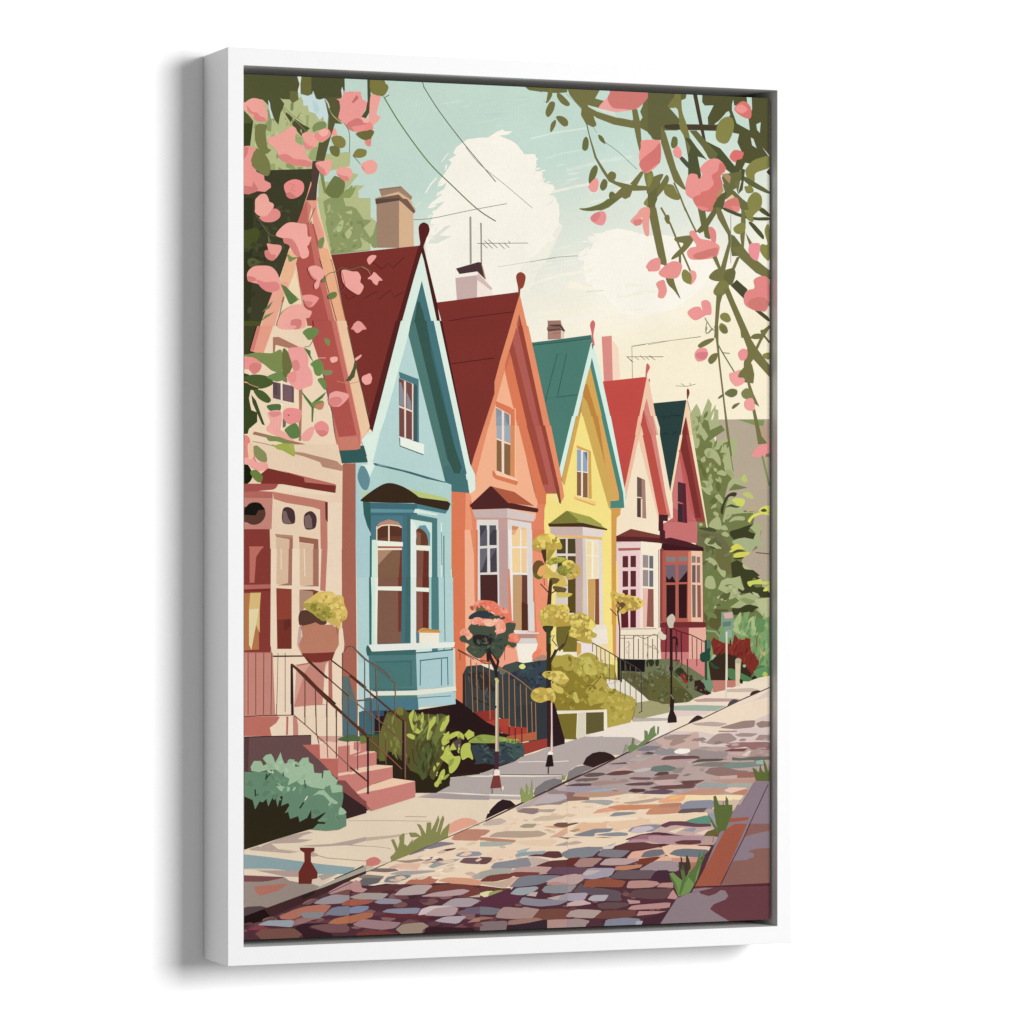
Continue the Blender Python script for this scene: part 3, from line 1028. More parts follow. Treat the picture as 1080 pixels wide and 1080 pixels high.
s a9b07a 465 1060 500 1020 560 1040 580 1095 470 1095
g branch_right
p 7d9155 740 778 975 785 965 835 900 830
p b99a82 930 860 1016 780 1016 960 960 940
p 74713f 550 -10 585 -10 585 120 600 300 640 640 700 1090 690 1090 655 900 625 620 590 330 570 150
l 6f7448 9 585 150 620 215 720 380
l 6f7448 7 620 215 680 222
s 74713f 415 150 470 110 540 92 545 110 490 150 430 175
s 74713f 600 -10 640 -10 665 30 640 55 610 40
s ef9291 385 230 420 180 480 180 495 230 470 275 410 288
s d97a80 400 220 490 210 490 250 460 275 405 260
s 74713f 500 270 530 230 575 220 570 270 530 310 505 300
l 8a8f60 7 540 10 500 50 480 40 490 0
p 74713f 760 -10 810 -10 860 100 910 180 1016 320 1016 420 880 270 860 300 830 290 800 300 830 180
s 86843f 960 230 1016 215 1016 270 980 265
l 74713f 22 880 240 940 110 1016 -10
l 67683a 16 970 70 1016 130
s 74713f 865 75 900 55 960 60 940 95 880 100
s 74713f 940 30 960 22 980 50 955 65
s ee8f90 752 220 790 182 830 200 820 265 775 280
p 74713f 800 300 840 270 870 320 888 400 880 475 800 465 740 430 770 370 800 340
s f29d99 680 390 720 380 770 360 750 420 800 430 800 470 740 500 700 470 680 430
p 74713f 830 470 850 470 880 560 930 670 880 640 850 560
p 74713f 870 690 895 690 950 920 1000 980 920 990 900 860
s 7f7f48 780 550 820 515 860 540 880 600 830 610 790 590
s f29d99 806 630 840 600 880 610 890 690 850 705 810 680
s 6c6f40 640 555 690 520 740 530 740 570 700 592 660 580
s 6c6f40 580 600 610 570 635 572 600 600
s 6c6f40 697 680 720 650 768 638 740 670 710 690
p f0938f 870 1080 900 1020 960 990 1000 985 1016 920 1016 1095 870 1095
p 7a7a52 990 1050 1016 1040 1016 1095 980 1095
T 350 210 8
g blue_house
p 80302a -20 472 740 392 760 450 570 1090 130 1090 0 500
p 5a2220 735 390 775 395 757 450 580 1090 535 1090
p 4e1e1d 755 390 775 395 890 870 925 1090 900 1090 760 460
p dbeee0 760 452 780 520 903 1092 860 1100 570 1100 580 1085 700 650
p 41757c 762 688 800 850 858 1100 652 1100 720 850
p 34584f 722 868 742 862 775 960 806 1100 686 1100
p 4b7972 722 868 690 1100 655 1100
l 54201e 6 350 530 420 590 480 540 520 580 610 490
l 54201e 6 270 840 380 780 400 845 500 765 530 825 610 780
l 54201e 6 110 800 140 850 200 815
l 54201e 6 350 1090 400 1040 440 1090
T 340 340 6
l 54201e 6 250 0 285 75 350 10 380 75 440 0
l 54201e 6 220 290 320 250 335 275 400 230
l 54201e 6 265 480 300 460 330 470
g tree_left
T 350 210 8
s 8d9a5f 340 400 330 300 375 190 395 300 390 400
p b5bd82 270 240 300 180 330 150 380 190 350 300 310 330
g tan_chimney
p a3826a 380 40 570 10 570 410 385 410
p d9b189 570 10 690 100 695 410 570 410
p 5d4a40 370 0 600 -10 600 5 575 10 375 42
p 7c5b4b 570 -10 640 0 710 100 695 122 575 10
g blue_house
s 5a211f 735 240 780 195 825 240 820 290 785 360 775 410 745 410 752 330
g branch_left
s f4a49a 300 510 330 475 375 475 370 500 330 545 315 550
s f4a49a 340 640 360 615 400 650 430 685 400 690 385 725 355 710 335 680 305 670
l c9827a 5 250 570 300 600 325 640
s ef958c 175 1080 230 1035 285 1080 285 1100 175 1100
g pink_house
p efae82 -100 500 0 520 130 1090 60 1090
l 8a7a52 6 -5 510 130 1090
T 340 340 6
g blue_house
p 80302a 130 -10 500 -10 320 690 290 660 
p 5a2220 465 -10 505 -10 320 695 290 640
p 80302a 740 -10 1090 -10 1090 450 940 910
l 54201e 6 820 262 1090 225
p 4e1e1d 736 -10 758 -10 942 905 935 905
p 3a676a 560 20 705 -10 915 960 930 1080 815 1070 545 80
p b6d6d2 545 80 770 920 790 1000 800 1200 205 1200 205 890 300 880 400 600
p dbeee0 498 -10 562 -10 545 80 400 600 365 700 300 965 290 1200 215 1200 225 890 290 890 270 810 247 745 270 715 318 692
p b6d6d2 205 885 330 885 300 970 300 1200 205 1200
p dbeee0 285 880 330 885 300 965 285 920
p dbeee0 700 -10 742 -10 935 895 968 965 968 1060 935 1085 905 980
p 4b7972 560 20 590 -10 790 870 920 1000 930 1080 815 1070 780 1015 545 80
p 41757c 655 -10 705 -10 915 960 880 960
p 34584f 585 -10 660 -10 690 200 830 760 883 920 870 958 835 955 800 880
p 37655f 800 900 835 960 880 960 900 930 930 1080 780 1015 770 920
p 417172 770 925 800 900 835 958 880 960 905 940 925 1075 815 1070 785 1020
l 3d6a6e 9 325 893 560 950 780 1015
s 5f8c96 225 950 240 910 270 915 300 980 295 1055 250 1050 225 990
p 4a7b80 485 312 610 360 612 770 570 750 578 390 490 352
p 3c5c60 578 385 600 400 600 760 575 748
p 7a4a46 485 352 572 390 574 745 487 720
p 8b8c98 488 380 500 380 515 440 518 530 488 525
p 8b8c98 535 440 560 500 565 550 535 548
p efd9c3 517 368 530 374 530 735 520 730
p efd9c3 485 525 575 560 575 570 485 537
p efd9c3 568 388 576 392 576 748 568 745
p eef3e6 487 722 645 772 643 835 495 782
l 3a6158 6 490 730 492 782 640 838
g pink_house
p 2f5b58 107 812 225 805 228 782 250 782 287 885 120 892
p efae82 70 -10 150 -10 300 680 245 730 
p efc69d 90 -10 150 -10 300 660 250 740
p ec9c82 60 -10 92 -10 250 740 240 790
p b65149 -60 -10 60 -10 225 720 105 725 40 480
p cd6f60 55 -10 85 -10 240 700 240 800 105 805 95 725 215 715
p cf7b66 95 728 218 722 240 800 107 806
g branch_left
s ef9a94 195 20 230 -10 265 20 240 60 210 60
s f4a49a 40 480 80 435 160 460 130 510 80 535 45 510
s e58480 40 485 100 470 125 500 80 535 45 520
s f4a49a 210 235 240 205 242 220 215 242
p 4f5a35 205 235 215 290 180 370 150 365 190 310
s f4a49a 248 350 280 330 310 340 310 370 270 395
g orange_house
T 465 345 8
p 80302a 0 -10 595 -10 290 1090 230 1090
T 450 230 8
p 80302a 85 712 790 622 790 720 560 1500 300 1500
l 4e1e1d 6 110 880 400 832 740 790
p 80302a 700 1080 790 640 600 1500 580 1500
p e98a5e 788 642 800 690 892 1095 655 1095
p b45a50 783 805 845 1095 722 1095
p 9a4133 783 805 850 1095 795 1095
g white_chimney
l a39a8e 17 372 -10 375 385
l 9a8f82 12 462 40 465 400
l 6b6459 5 430 213 860 210
l 6b6459 5 475 215 515 252
l 6b6459 5 490 190 560 255
l 6b6459 5 520 180 600 250
l 6b6459 5 610 210 660 258
l 6b6459 5 655 208 700 250
l 6b6459 5 695 190 705 215
p f2e4d8 425 470 540 600 560 640 560 690 425 690
p c9aca6 245 495 430 478 428 690 258 690
p f8ece4 240 490 435 452 460 480 430 480 245 505
p d6bab2 435 460 555 590 550 612 430 520
p 4b3437 250 425 440 370 465 375 480 420 500 520 430 450 280 472
p b9935a 462 375 480 420 505 515 490 500
g sky
p e0e5d6 870 350 1090 200 1090 400 900 400
g cloud
l b0b0a2 3 600 412 800 380 1090 335
g orange_house
s 93402f 758 490 795 455 838 490 820 580 795 600 790 650 775 650 775 590
T 465 345 8
p f7b187 540 370 720 1090 340 1090 470 610
p e98a5e 590 -10 740 -10 980 1090 290 1090 500 290
p f7b187 540 370 640 800 720 1100 345 1100 400 860 480 590
p cf6a45 640 0 545 310 545 370 710 1090 960 1090 700 -10
p e0764b 590 240 545 370 710 1090 790 1090 700 700
p a44838 640 20 580 200 600 260 790 1090 880 1090 660 100
p b45a50 640 10 610 120 850 1090 900 1090 700 100
p 9a4133 650 -10 690 -10 780 400 930 1090 895 1090
p e98a5e 690 -10 740 -10 980 1090 925 1090
l d96f3e 9 470 625 600 680
p e0764b 465 625 630 700 632 1090 585 1090 585 740 465 672
l f7b994 8 470 620 630 690 632 1090
l f9c7a4 7 465 672 585 740
p 8f9fae 468 680 582 740 582 990 470 940
p 8795a0 470 690 515 705 512 730 480 760
p 7f8690 540 720 580 740 580 830 555 800
p 8a6540 472 945 512 965 512 1090 472 1090
p 8a6540 535 975 585 990 585 1090 535 1090
p f4dcc6 517 700 535 712 535 1090 517 1090
l f4dcc6 10 470 935 585 988
p f4dcc6 582 738 590 740 590 990 582 990
T 465 450 8
p f7b187 400 -8 660 -8 800 600 880 660 780 1100 200 1100 85 800 90 480 270 430 300 330
p e98a5e 345 -10 410 -10 270 560 250 500 260 330
p f7b187 415 -10 400 0 290 450 270 590 240 600 215 520 300 440
p eb8a63 345 -10 405 -10 293 435 262 330
p e0764b 655 -10 745 -10 890 560 888 655 820 655
p b45a50 735 -10 900 -10 990 565 890 565 860 490
p a44838 725 -10 810 -10 915 470 905 488 860 488
p b85c52 790 -10 855 -10 985 560 895 565 910 480
p 9a4133 845 -10 885 -10 1000 420 1015 650 1003 645 965 510
p 7c4a2a 965 490 985 500 1018 620 1010 650 1000 640
p e98a5e 880 -10 930 -10 1020 440 1042 590 1015 640 1000 520
p 8a6540 472 110 512 125 515 400 472 372
p 8a6540 535 140 588 155 588 415 535 400
p 9fabb5 472 -10 515 -10 515 115 472 98
p 9fabb5 535 -10 588 -10 588 145 535 125
p df8a50 588 -10 625 -10 628 430 590 415
p f9c7a4 625 -10 632 -10 632 430 625 430
p f4dcc6 515 -10 535 -10 535 400 515 395
l f4dcc6 10 470 100 588 148
p fbc8a4 470 372 480 372 640 440 655 465 460 400 445 370
p dd7a4a 435 375 450 370 470 410 655 462 640 495 460 440 438 415
p e07a4e 88 482 212 485 250 580 270 700 310 1200 60 1200
p f0946a 200 490 260 600 240 660 270 800 280 1200 200 1200
p e8825c 250 670 270 700 300 780 305 1200 280 1200 280 960
p e5805a 815 655 885 655 870 720 875 940 780 940 760 1200 760 800 800 780
p e0764b 85 480 212 485 200 1200 85 1200
p c7b0aa 265 705 560 690 790 740 790 800 560 775 290 770
p d9c5bf 560 690 790 740 785 800 560 770
p c99a8a 270 765 560 770 770 800 770 820 560 790 300 785
p 532726 243 665 415 503 435 503 570 640 570 690 270 700
p b55a3a 432 505 620 550 790 670 570 645
p 532726 560 645 600 645 820 690 825 710 810 725 570 690
p c49d96 480 785 560 780 560 1200 480 1200
p ded8d0 305 785 485 785 490 1200 305 1200
p ded8d0 565 780 765 815 770 1200 565 1200
p 565560 328 832 388 832 392 1000 330 1005
p 565560 410 832 470 832 472 1000 412 1000
p 4a4650 328 832 388 832 388 900 340 930
p 6b6a72 410 980 460 870 470 880 472 1000 412 1000
p 565560 328 1030 392 1030 392 1200 328 1200
p 4a4048 412 1030 472 1030 472 1200 412 1200
p f1c08c 600 835 660 845 662 1010 600 1010
p f3cf9c 602 880 640 870 660 850 660 1010 602 1010
p f1c08c 680 848 725 855 728 1010 680 1010
p d98a5c 600 835 660 845 640 870 602 885
p f1c08c 602 1030 660 1030 660 1200 602 1200
p f1c08c 680 1030 728 1030 728 1200 680 1200
p f1cf74 602 1040 630 1040 630 1200 602 1200
l f2e2cc 6 470 830 475 1200
g yellow_house
T 545 330 8
p 8a6558 265 68 375 65 375 220 265 225
p e5cbb5 375 68 410 150 400 220 375 220
p a17566 262 65 375 62 378 100 270 108
p 5c403c 270 100 375 95 412 150 400 160 370 118 300 112
p 8b6255 260 118 370 115 372 130 258 145
p 5c403c 258 140 372 130 412 150 405 158 370 140 270 152
p b98a7a 268 160 370 150 370 165 268 172
p b08070 268 172 370 168 375 220 266 225
p 9c6e60 300 168 370 160 372 172 320 175
p 477c70 125 255 632 185 640 250 420 1090 300 1090
p 3c7065 130 250 632 190 632 210 130 275
l 2a5a50 7 140 272 400 245 630 215
l 2a5a50 6 245 750 290 560 345 350 425 340 345 710
l 2a5a50 6 345 712 515 690
l 3c7065 5 250 725 350 710
p d3ece0 628 260 645 240 724 560 840 1090 802 1090 637 375 465 1090 425 1090
p 458577 637 378 806 1090 765 1090 620 470
p c98f35 622 455 772 1090 600 1090 545 830 490 1090 462 1090
p d6a443 610 490 560 680 690 1090 772 1090 625 460
p c08230 580 600 562 680 692 1090 742 1090 600 600
p d0a848 556 700 548 820 628 1090 702 1090 596 750
p f4df78 548 830 615 1090 490 1090
s d4686a 622 100 645 62 665 90 655 150 650 200 660 270 640 260 635 170
p 2b6a60 635 260 650 270 645 315
g cream_house
p dc8a80 720 200 805 192 820 600 740 600
p f6d5bb 805 230 830 250 860 300 880 600 815 600
p c5473e 735 578 1080 540 1130 560 1000 1200 850 1200
g aerial1
l 8f8468 5 980 550 975 285 1090 265
l 6d6650 5 930 365 980 415
g cream_house
l a53a34 7 920 790 960 760 980 790 1010 760
l a53a34 7 900 940 930 910 950 940 980 910
T 620 340 8
p c5473e 130 498 500 460 505 480 385 1090 245 1090
g aerial1
l 8f8468 4 372 200 600 165 955 122
l 6d6650 5 335 290 640 290
l 6d6650 5 335 290 385 335
l 6d6650 4 400 290 435 318
l 6d6650 4 445 278 485 318
l 6d6650 4 490 290 520 315
l 6d6650 4 530 280 570 318
g cream_house
p f0c4a4 500 465 515 470 632 1090 600 1090 500 650 410 1090 380 1090
p cf6a60 500 640 475 740 450 860 490 1090 602 1090
p c04c40 472 740 448 860 488 1090 555 1090
p dc8478 500 640 480 740 560 1090 602 1090
p f3dfc0 430 990 455 1090 405 1090
p efc4a4 448 860 490 1090 455 1090 432 980 405 1090 380 1090
s cf5f60 497 360 510 348 527 380 505 430 500 465 490 460
g crimson_house
p 28413f 555 682 835 655 840 700 770 1090 630 1090
l 172827 6 620 800 640 790 640 820 670 785 680 810 710 780 790 790
l 172827 6 640 950 660 930 700 965 750 920
s 7f3034 838 575 850 558 862 590 852 630 842 650
p f0cda6 835 655 850 670 905 1090 885 1090 835 800 790 1090 765 1090
p 9c3d3c 832 790 885 1090 790 1090
p 7f2f2a 828 800 800 920 790 1090 860 1090
l 8a7550 5 845 660 870 760
g tree_right
T 560 440 8
g yellow_house
p f4df78 440 -10 450 100 520 260 640 700 680 790 720 1200 110 1200 115 740 130 650 280 560 360 230 415 -10
p f4df78 415 -10 450 -10 680 790 700 830 130 830 270 600
p 477c70 145 -10 350 -10 240 450 
p d3ece0 350 -10 385 -10 265 520 240 450
p d6a443 385 -10 418 -10 285 580 262 520
p d0a848 445 -10 520 -10 745 700 672 705 675 775
p c88a34 515 -10 580 -10 730 560 745 700 700 700
p c08230 510 -10 560 -10 700 580 690 640
p dba24a 570 -10 600 -10 745 640 745 702 672 702
p d0a848 440 -10 520 -10 690 640 680 775 660 770
p 458577 595 -10 635 -10 780 640 790 765 672 768 672 708 748 702 742 640
p d3ece0 632 -10 675 -10 800 640 800 690 790 772 780 640
p d79a3c 680 770 758 768 755 820 725 850 718 1200 680 1200
p f4e08a 150 660 220 650 245 720 200 720
p df9f4c 385 235 505 285 508 300 390 262
p d6a443 480 290 508 290 515 690 482 685
p efe6d8 388 265 485 295 485 685 390 665
p 8fa5b8 390 270 425 275 425 455 390 450
p 8fa5b8 440 290 478 295 478 462 440 460
p 5c7a90 450 295 478 295 478 380
p 8d6038 390 448 425 455 425 665 390 660
p 8d6038 440 460 480 470 480 680 440 675
l f2eede 8 390 455 485 468
p df9f4c 365 680 550 740 545 745 525 745 370 690
p f3c977 365 665 550 715 552 735 365 682
p 7c7a2a 145 905 300 790 340 795 440 900 440 905
p a0a040 310 790 500 840 640 930 440 900
p 4a3020 145 900 440 895 645 940 640 955 440 922 150 925
p c9b0a8 162 928 438 925 438 1010 205 1005 165 985
p e3d5d0 438 925 615 960 608 1015 438 1005
p e8b864 205 1000 440 1003 600 1020 600 1035 440 1025 215 1018
g cream_house
p c5473e 670 -10 915 -10 800 620
p f0b898 910 -10 945 -10 905 200 815 640 800 700 798 620
p f3dfc0 908 190 1070 820 1070 1050 720 1050 722 860 760 820 800 760
p efc4a4 935 60 1080 760 1080 860 1060 830 905 210
p c04c40 950 -10 930 60 1090 720 1090 340
p dc8478 975 -10 1030 -10 1090 260 1090 330
p f3dfc0 1035 -10 1060 -10 1090 90 1090 200
p 7d5a50 895 495 960 515 972 855 895 845
p a87f6c 935 510 962 520 975 855 935 850
p 54403c 900 690 930 690 935 845 900 840
l f3dfc0 9 895 670 938 682
p f0d8c0 930 680 945 680 945 850 930 850
p 7c3a32 720 1010 845 942 1090 1000 1090 1030 930 1010
p 5a2526 718 1015 930 1005 1090 1025 1090 1060 930 1045 720 1055
g crimson_house
p 28413f 1060 -10 1100 -10 1100 140
T 630 460 8
g cream_house
p c5473e 145 -10 330 -10 235 440
p f0b898 325 -10 355 -10 350 30 245 520 232 440
p f3dfc0 350 25 520 680 515 860 515 920 160 900 160 690 240 540 
p efc4a4 355 -10 385 -10 520 640 520 720 350 30
p c04c40 385 -10 480 -10 605 660 520 662
p dc8478 455 -10 505 -10 620 620 610 700 590 640
p f3dfc0 495 -10 530 -10 620 480 638 560 640 690 625 697 560 400
p c04c40 385 -5 455 -5 600 660 520 662 500 520
p dc8478 455 -10 495 -10 605 640 590 660
p d79a3c 120 610 200 610 195 665 162 690 160 1100 120 1100
p 7d5a50 337 340 405 370 415 695 337 682
p 6b5550 340 345 370 360 375 515 340 505
p a87f6c 375 360 405 372 412 695 380 690
p 54403c 340 525 368 530 368 685 340 680
p f0d8c0 370 530 382 530 382 690 370 690
l f3dfc0 8 337 515 378 520
p 7c3a32 160 855 285 785 535 870 370 850
p 5a2526 160 850 370 845 545 880 600 900 560 905 370 890 162 892
p efcfc4 162 895 370 890 370 1200 162 1200
p f4e6cc 370 890 528 905 528 1200 370 1200
p b26058 178 945 365 942 365 965 180 968
p ead8cc 370 1000 390 1000 390 1200 370 1200
p 5f2a2c 215 1015 262 1012 262 1200 215 1200
p 5f2a2c 282 1010 330 1010 330 1200 282 1200
p b5a8a0 385 1005 432 1008 432 1200 385 1200
p 6a6468 440 1010 475 1015 478 1200 440 1200
p a98c84 390 1020 430 1020 430 1100 390 1100
g crimson_house
p 28413f 525 -10 705 -10 615 480
p f0dcb0 700 -10 722 -10 640 440 640 690 615 480
p c2605f 722 -10 830 690 845 720 845 900 560 900 560 740 600 715 640 690 635 480
p cf7673 700 190 660 330 640 470 640 600 720 640 830 700 840 880 580 840 600 715 570 740 590 860 845 905 845 720 760 660
p c96e6c 565 730 838 720 845 905 575 860
p 7f2f2a 722 -10 760 -10 880 690 825 690 705 110
p 9c3d3c 750 -10 790 -10 910 725 835 720 830 690 880 688
p c05654 690 120 705 110 765 350 830 690 790 620
p f0dcb0 780 -10 808 -10 935 770 925 772 
p 5f2330 682 385 748 400 762 735 682 722
p 4c3038 690 395 718 405 720 550 690 540
p b5685a 682 550 725 565 725 575 682 565
p 3d2a2e 684 570 720 575 722 725 684 720
p 6a2a3c 722 575 735 575 735 728 722 725
p 4c2027 520 662 600 662 598 718 560 715 560 790 575 800 575 860 560 905 520 905
p 4c2027 545 870 620 855 760 890 900 940 900 970 560 955
p 3f1a20 550 905 780 940 900 940 895 972 540 962
p 84302f 528 960 555 960 555 1200 528 1200
p b85e50 552 965 790 965 790 1200 552 1200
p f0cda6 790 968 888 970 888 1200 790 1200
p 7f8080 585 1018 662 1020 662 1055 585 1055
p 7f8080 685 1018 762 1020 762 1055 685 1055
p 8c5a5c 585 1045 662 1048 662 1056 585 1056
p 7b7c7c 800 1015 832 1015 832 1070 800 1070
p a07066 842 1015 870 1015 870 1070 842 1070
T 685 470 8
g distant_house
p b3a48c 560 -10 1016 -10 1016 1200 560 1200
l 6a5545 9 900 908 1016 912
l c9a583 5 900 895 1016 898
g tree_right
p 70783f 380 0 600 -10 640 60 620 130 650 190 700 270 660 350 640 430 700 480 760 540 900 560 870 700 850 1200 400 1200
p 707a45 740 540 900 560 850 640 900 690 950 720 900 900 840 950 740 930 680 800 660 560
p a9b07a 620 -10 740 -10 740 30 690 60 715 200 720 260 690 270 640 180 620 120 640 60 600 60
l 6f7448 7 675 -10 710 215
s a9b07a 465 50 500 20 560 40 600 110 600 170 540 110 490 100
s a9b07a 435 115 470 90 475 130 450 140
s a9b07a 385 -10 420 -10 410 20 390 20
s a9b07a 540 -10 600 -10 590 30 550 30
s a9b07a 440 300 510 305 540 370 520 415 480 400 440 350
s a9b07a 555 430 590 410 625 460 620 490 590 470
s a9b07a 520 530 560 485 595 500 560 520
s a9b07a 540 570 560 555 590 580 570 600
s a9b07a 505 680 530 630 590 600 610 700 550 700
s a9b07a 570 235 610 205 650 230 640 255
s 9aa56a 640 210 690 210 720 260 670 250
s a9b07a 665 350 680 300 740 270 830 290 800 320 720 330
p 707a42 670 380 720 320 830 355 760 370
s b9c25e 780 270 810 240 825 300 790 300
s b9c25e 790 410 840 390 885 445 840 440
p a9b07a 660 470 690 440 760 440 800 560 900 560 850 650 700 670 620 640
p 707a42 640 590 760 570 900 565 860 640 820 700 640 690
s c9d050 700 460 740 440 805 455 800 500 760 520 730 490
s 4a4f28 640 525 690 495 740 510 770 510 740 525 680 515
s 3b3c22 620 580 605 540 650 430 700 395 740 400 725 430 680 430 640 490
s a9b07a 640 610 690 580 690 600 650 625
s a9b07a 675 645 720 600 800 600 800 630 730 630
s b9a878 825 560 860 510 930 510 880 540
p 4a5030 405 700 450 690 540 690 580 730 500 725
s a9b07a 420 660 440 650 455 670 430 680
s a9b07a 600 690 640 670 665 710 620 710
s a9b07a 610 750 640 725 675 750 660 770
s 3d3f22 680 730 760 700 870 665 840 720 905 750 890 790 780 780 720 795
p a9b07a 850 690 920 640 950 680 930 800 980 840 900 850 860 900 900 905 860 920 700 820 800 775 880 790 900 740
s a4b080 700 810 780 780 900 800 980 830 880 850 760 830
s d5cf40 665 920 690 860 740 828 800 870 740 880
s 4a4f28 690 910 750 875 805 895 760 895
s d5cf40 712 930 760 900 850 900 820 935 730 945
s 3b3c22 720 950 800 940 780 955 730 960
s d8d850 835 630 880 580 960 560 1016 575 1016 590 950 580 880 610 850 650
s d8d850 925 550 960 515 1016 510 1016 560 960 570
s 4a4f28 940 550 970 530 995 550 970 560
p 6c6a45 410 720 600 740 700 880 690 1200 450 1200 460 900 405 840
s a9b07a 468 820 510 770 600 850 610 900 560 870
s 3f4026 460 870 510 845 570 870 610 905 540 870
s a9b07a 470 990 500 945 540 950 600 1030 640 1090 560 1050
p 3d3f22 690 1000 740 970 790 990 790 1030 920 1070 960 1200 690 1200
p b5bb85 780 960 830 930 900 960 940 1090 860 1070 790 1030
g branch_right
l 7a8f50 16 955 85 1016 340
s ef9091 870 70 920 10 960 -10 1016 -10 1016 60 960 70 920 95
T 250 470 8
g pink_house
p ecd0b0 -10 -10 850 -10 890 180 885 1300 -10 1300
p ac6350 890 170 910 150 1000 150 1000 1300 880 1300
p bb8a72 480 50 560 60 840 130 895 180 885 215 720 180 700 140 560 90 500 75
p 7f2f28 200 240 260 190 560 260 835 345 820 400 700 380 380 325 200 325
p c06d5e 350 205 560 258 830 325 835 340 570 310 565 270
p 7c3028 560 308 835 338 830 400 790 402 560 360
p a8504a 10 320 350 322 300 400 300 440 10 440
p b9655a 10 390 180 385 300 385 300 435 10 440
p efd6b9 180 382 300 372 380 335 480 345 830 400 830 420 320 390
p c47a68 300 388 750 470 760 640 768 1300 710 1300 700 540 640 520 470 500 310 450
p 6d2f28 742 475 765 475 768 650 745 620
p efd6b9 765 480 885 480 885 1300 768 1300
p ecd0b0 295 445 400 480 640 520 700 545 712 1300 290 1300
p c98474 10 440 300 440 290 705 10 705
s 5c3a30 68 580 90 500 140 478 200 490 240 570 210 640 150 668 90 650
p 1a1714 66 580 90 500 140 478 200 490 238 540 180 545 155 590
p 8b3830 10 705 275 705 290 1300 10 1300
p c06d5e 100 850 225 850 160 950 145 1300 105 1300 115 950
s 4c3236 385 540 430 518 480 550 490 630 470 660 385 650
p 7f6460 385 550 415 555 430 610 460 655 400 662 385 640
s 4c3236 565 590 620 552 665 590 670 650 650 700 575 700
p 7f6460 565 600 610 580 630 620 635 700 575 695
p a96e5c 320 745 470 758 470 1300 430 1300 440 790 330 770
p dcb998 328 770 442 795 430 1300 335 1300
p b48a70 325 745 470 762 465 780 330 768
p a0624e 522 765 685 790 690 1300 635 1300 645 830 525 815
p dcb998 525 820 645 835 635 1300 535 1300
l efd6b9 8 370 890 372 1090
l efd6b9 8 568 890 572 1090
g branch_left
s 1a1f10 10 150 70 145 110 190 130 260 90 320 10 320
s e5837d 60 30 100 0 140 60 170 140 250 150 255 190 200 215 130 190 90 150 60 110
s f4a49a 60 130 120 90 160 140 240 135 255 180 200 215 110 170
s efc69d 90 -10 130 -10 140 90 100 110
s 8a8f55 140 20 170 0 240 70 250 135 190 130 145 80
s 6c8035 110 225 160 205 215 260 195 310 150 290
s a3ad3c 290 -10 400 20 490 60 470 85 400 50
s a9b050 430 -10 480 -10 470 60
T 350 490 8
g blue_house
p b0d2cc 200 0 400 0 760 100 960 150 1010 170 1010 1700 200 1700
p aacdd0 200 150 260 330 330 580 320 1700 200 1700
p dbeee0 250 0 365 0 300 150 
s 5f8c96 218 110 240 20 280 20 322 120 300 210 255 200
l 3d6a6e 9 360 0 600 55 800 115 960 150
p b9cfa5 248 230 320 230 260 290
p 30605c 262 310 330 320 340 600 300 520 270 420
p 3f6d78 325 320 720 330 720 430 640 430 325 430
p 5b959c 328 372 710 380 690 405 330 405
p 487a86 330 430 665 430 665 1700 330 1700
p 41717c 600 430 665 430 665 1700 600 1700
p 3f6a6c 635 430 665 430 665 1700 635 1700
p 487f88 720 330 990 370 960 415 720 370
p d3ece0 705 372 890 415 890 430 690 405
p 487a7c 665 430 690 415 890 455 895 1700 665 1700
p cfe6dc 665 460 845 490 845 1700 665 1700
p e3eee6 690 480 710 520 712 1700 665 1700 665 460
p 5f9aa2 712 560 740 515 790 510 830 580 830 700 800 700
s 6d3c26 714 600 714 550 750 540 800 590 812 680 770 685 714 680
p 8a5f48 714 560 750 580 750 680 714 680
s 3a2b1c 252 290 380 195 480 155 600 185 720 260 760 290 760 320 600 325 400 320 265 312
p bccb70 640 205 760 232 960 280 1000 310 740 280 700 245
p 3a2b1c 700 265 760 280 980 310 1002 330 985 380 960 385 760 340 690 325
p 9fae60 1005 330 1045 320 1005 350
p bf8a70 375 530 400 490 480 462 560 485 595 530 590 545 375 545
p 5c3524 382 640 382 540 420 515 480 508 560 515 592 535 592 645
p 70402c 390 630 480 605 590 605 590 650 390 645
l f2dcc0 10 375 545 420 515 480 508 560 515 590 530
l f2dcc0 9 380 520 380 640
p f2dcc0 476 505 488 505 488 650 476 650
p eef0dc 378 640 600 655 600 690 380 688
p b5593f 385 690 595 690 590 705 390 705
p f2e4c8 385 705 592 705 592 720 385 722
p cfe9d8 338 635 378 635 388 690 385 1700 335 1700
p 845e44 388 722 592 722 592 1025 388 1025
p b08868 388 722 510 722 470 760 388 850
p 753828 580 722 592 722 592 1025 560 1025
p eef0dc 383 1025 592 1030 592 1065 383 1062
p f0ead8 380 690 388 690 388 1062 380 1062
p f0ecd6 710 680 830 685 828 722 710 718
p 845042 714 722 820 730 818 1035 714 1030
p 6d2f24 775 725 820 730 818 1035 765 1030
p f0ecd6 708 1035 825 1040 825 1068 708 1068
p 2c6c64 322 600 334 600 330 1700 318 1700
l e3eee6 8 925 490 925 1000
p 2f5a60 942 600 950 600 952 1700 946 1700
l 4f8a90 6 925 570 928 850
T 250 580 8
g pink_house
p 8b3830 10 -10 285 -10 285 1080 10 1080
p c06d5e 105 -10 205 -10 160 60 145 275 105 278
p b9655a 10 295 285 290 290 325 10 335
p 7a2b26 10 335 285 325 285 345 10 350
p b87340 10 365 180 365 185 840 10 850
p d9b870 110 362 200 360 190 500 190 700 100 500
p e3d3a0 100 500 185 495 120 845 100 800
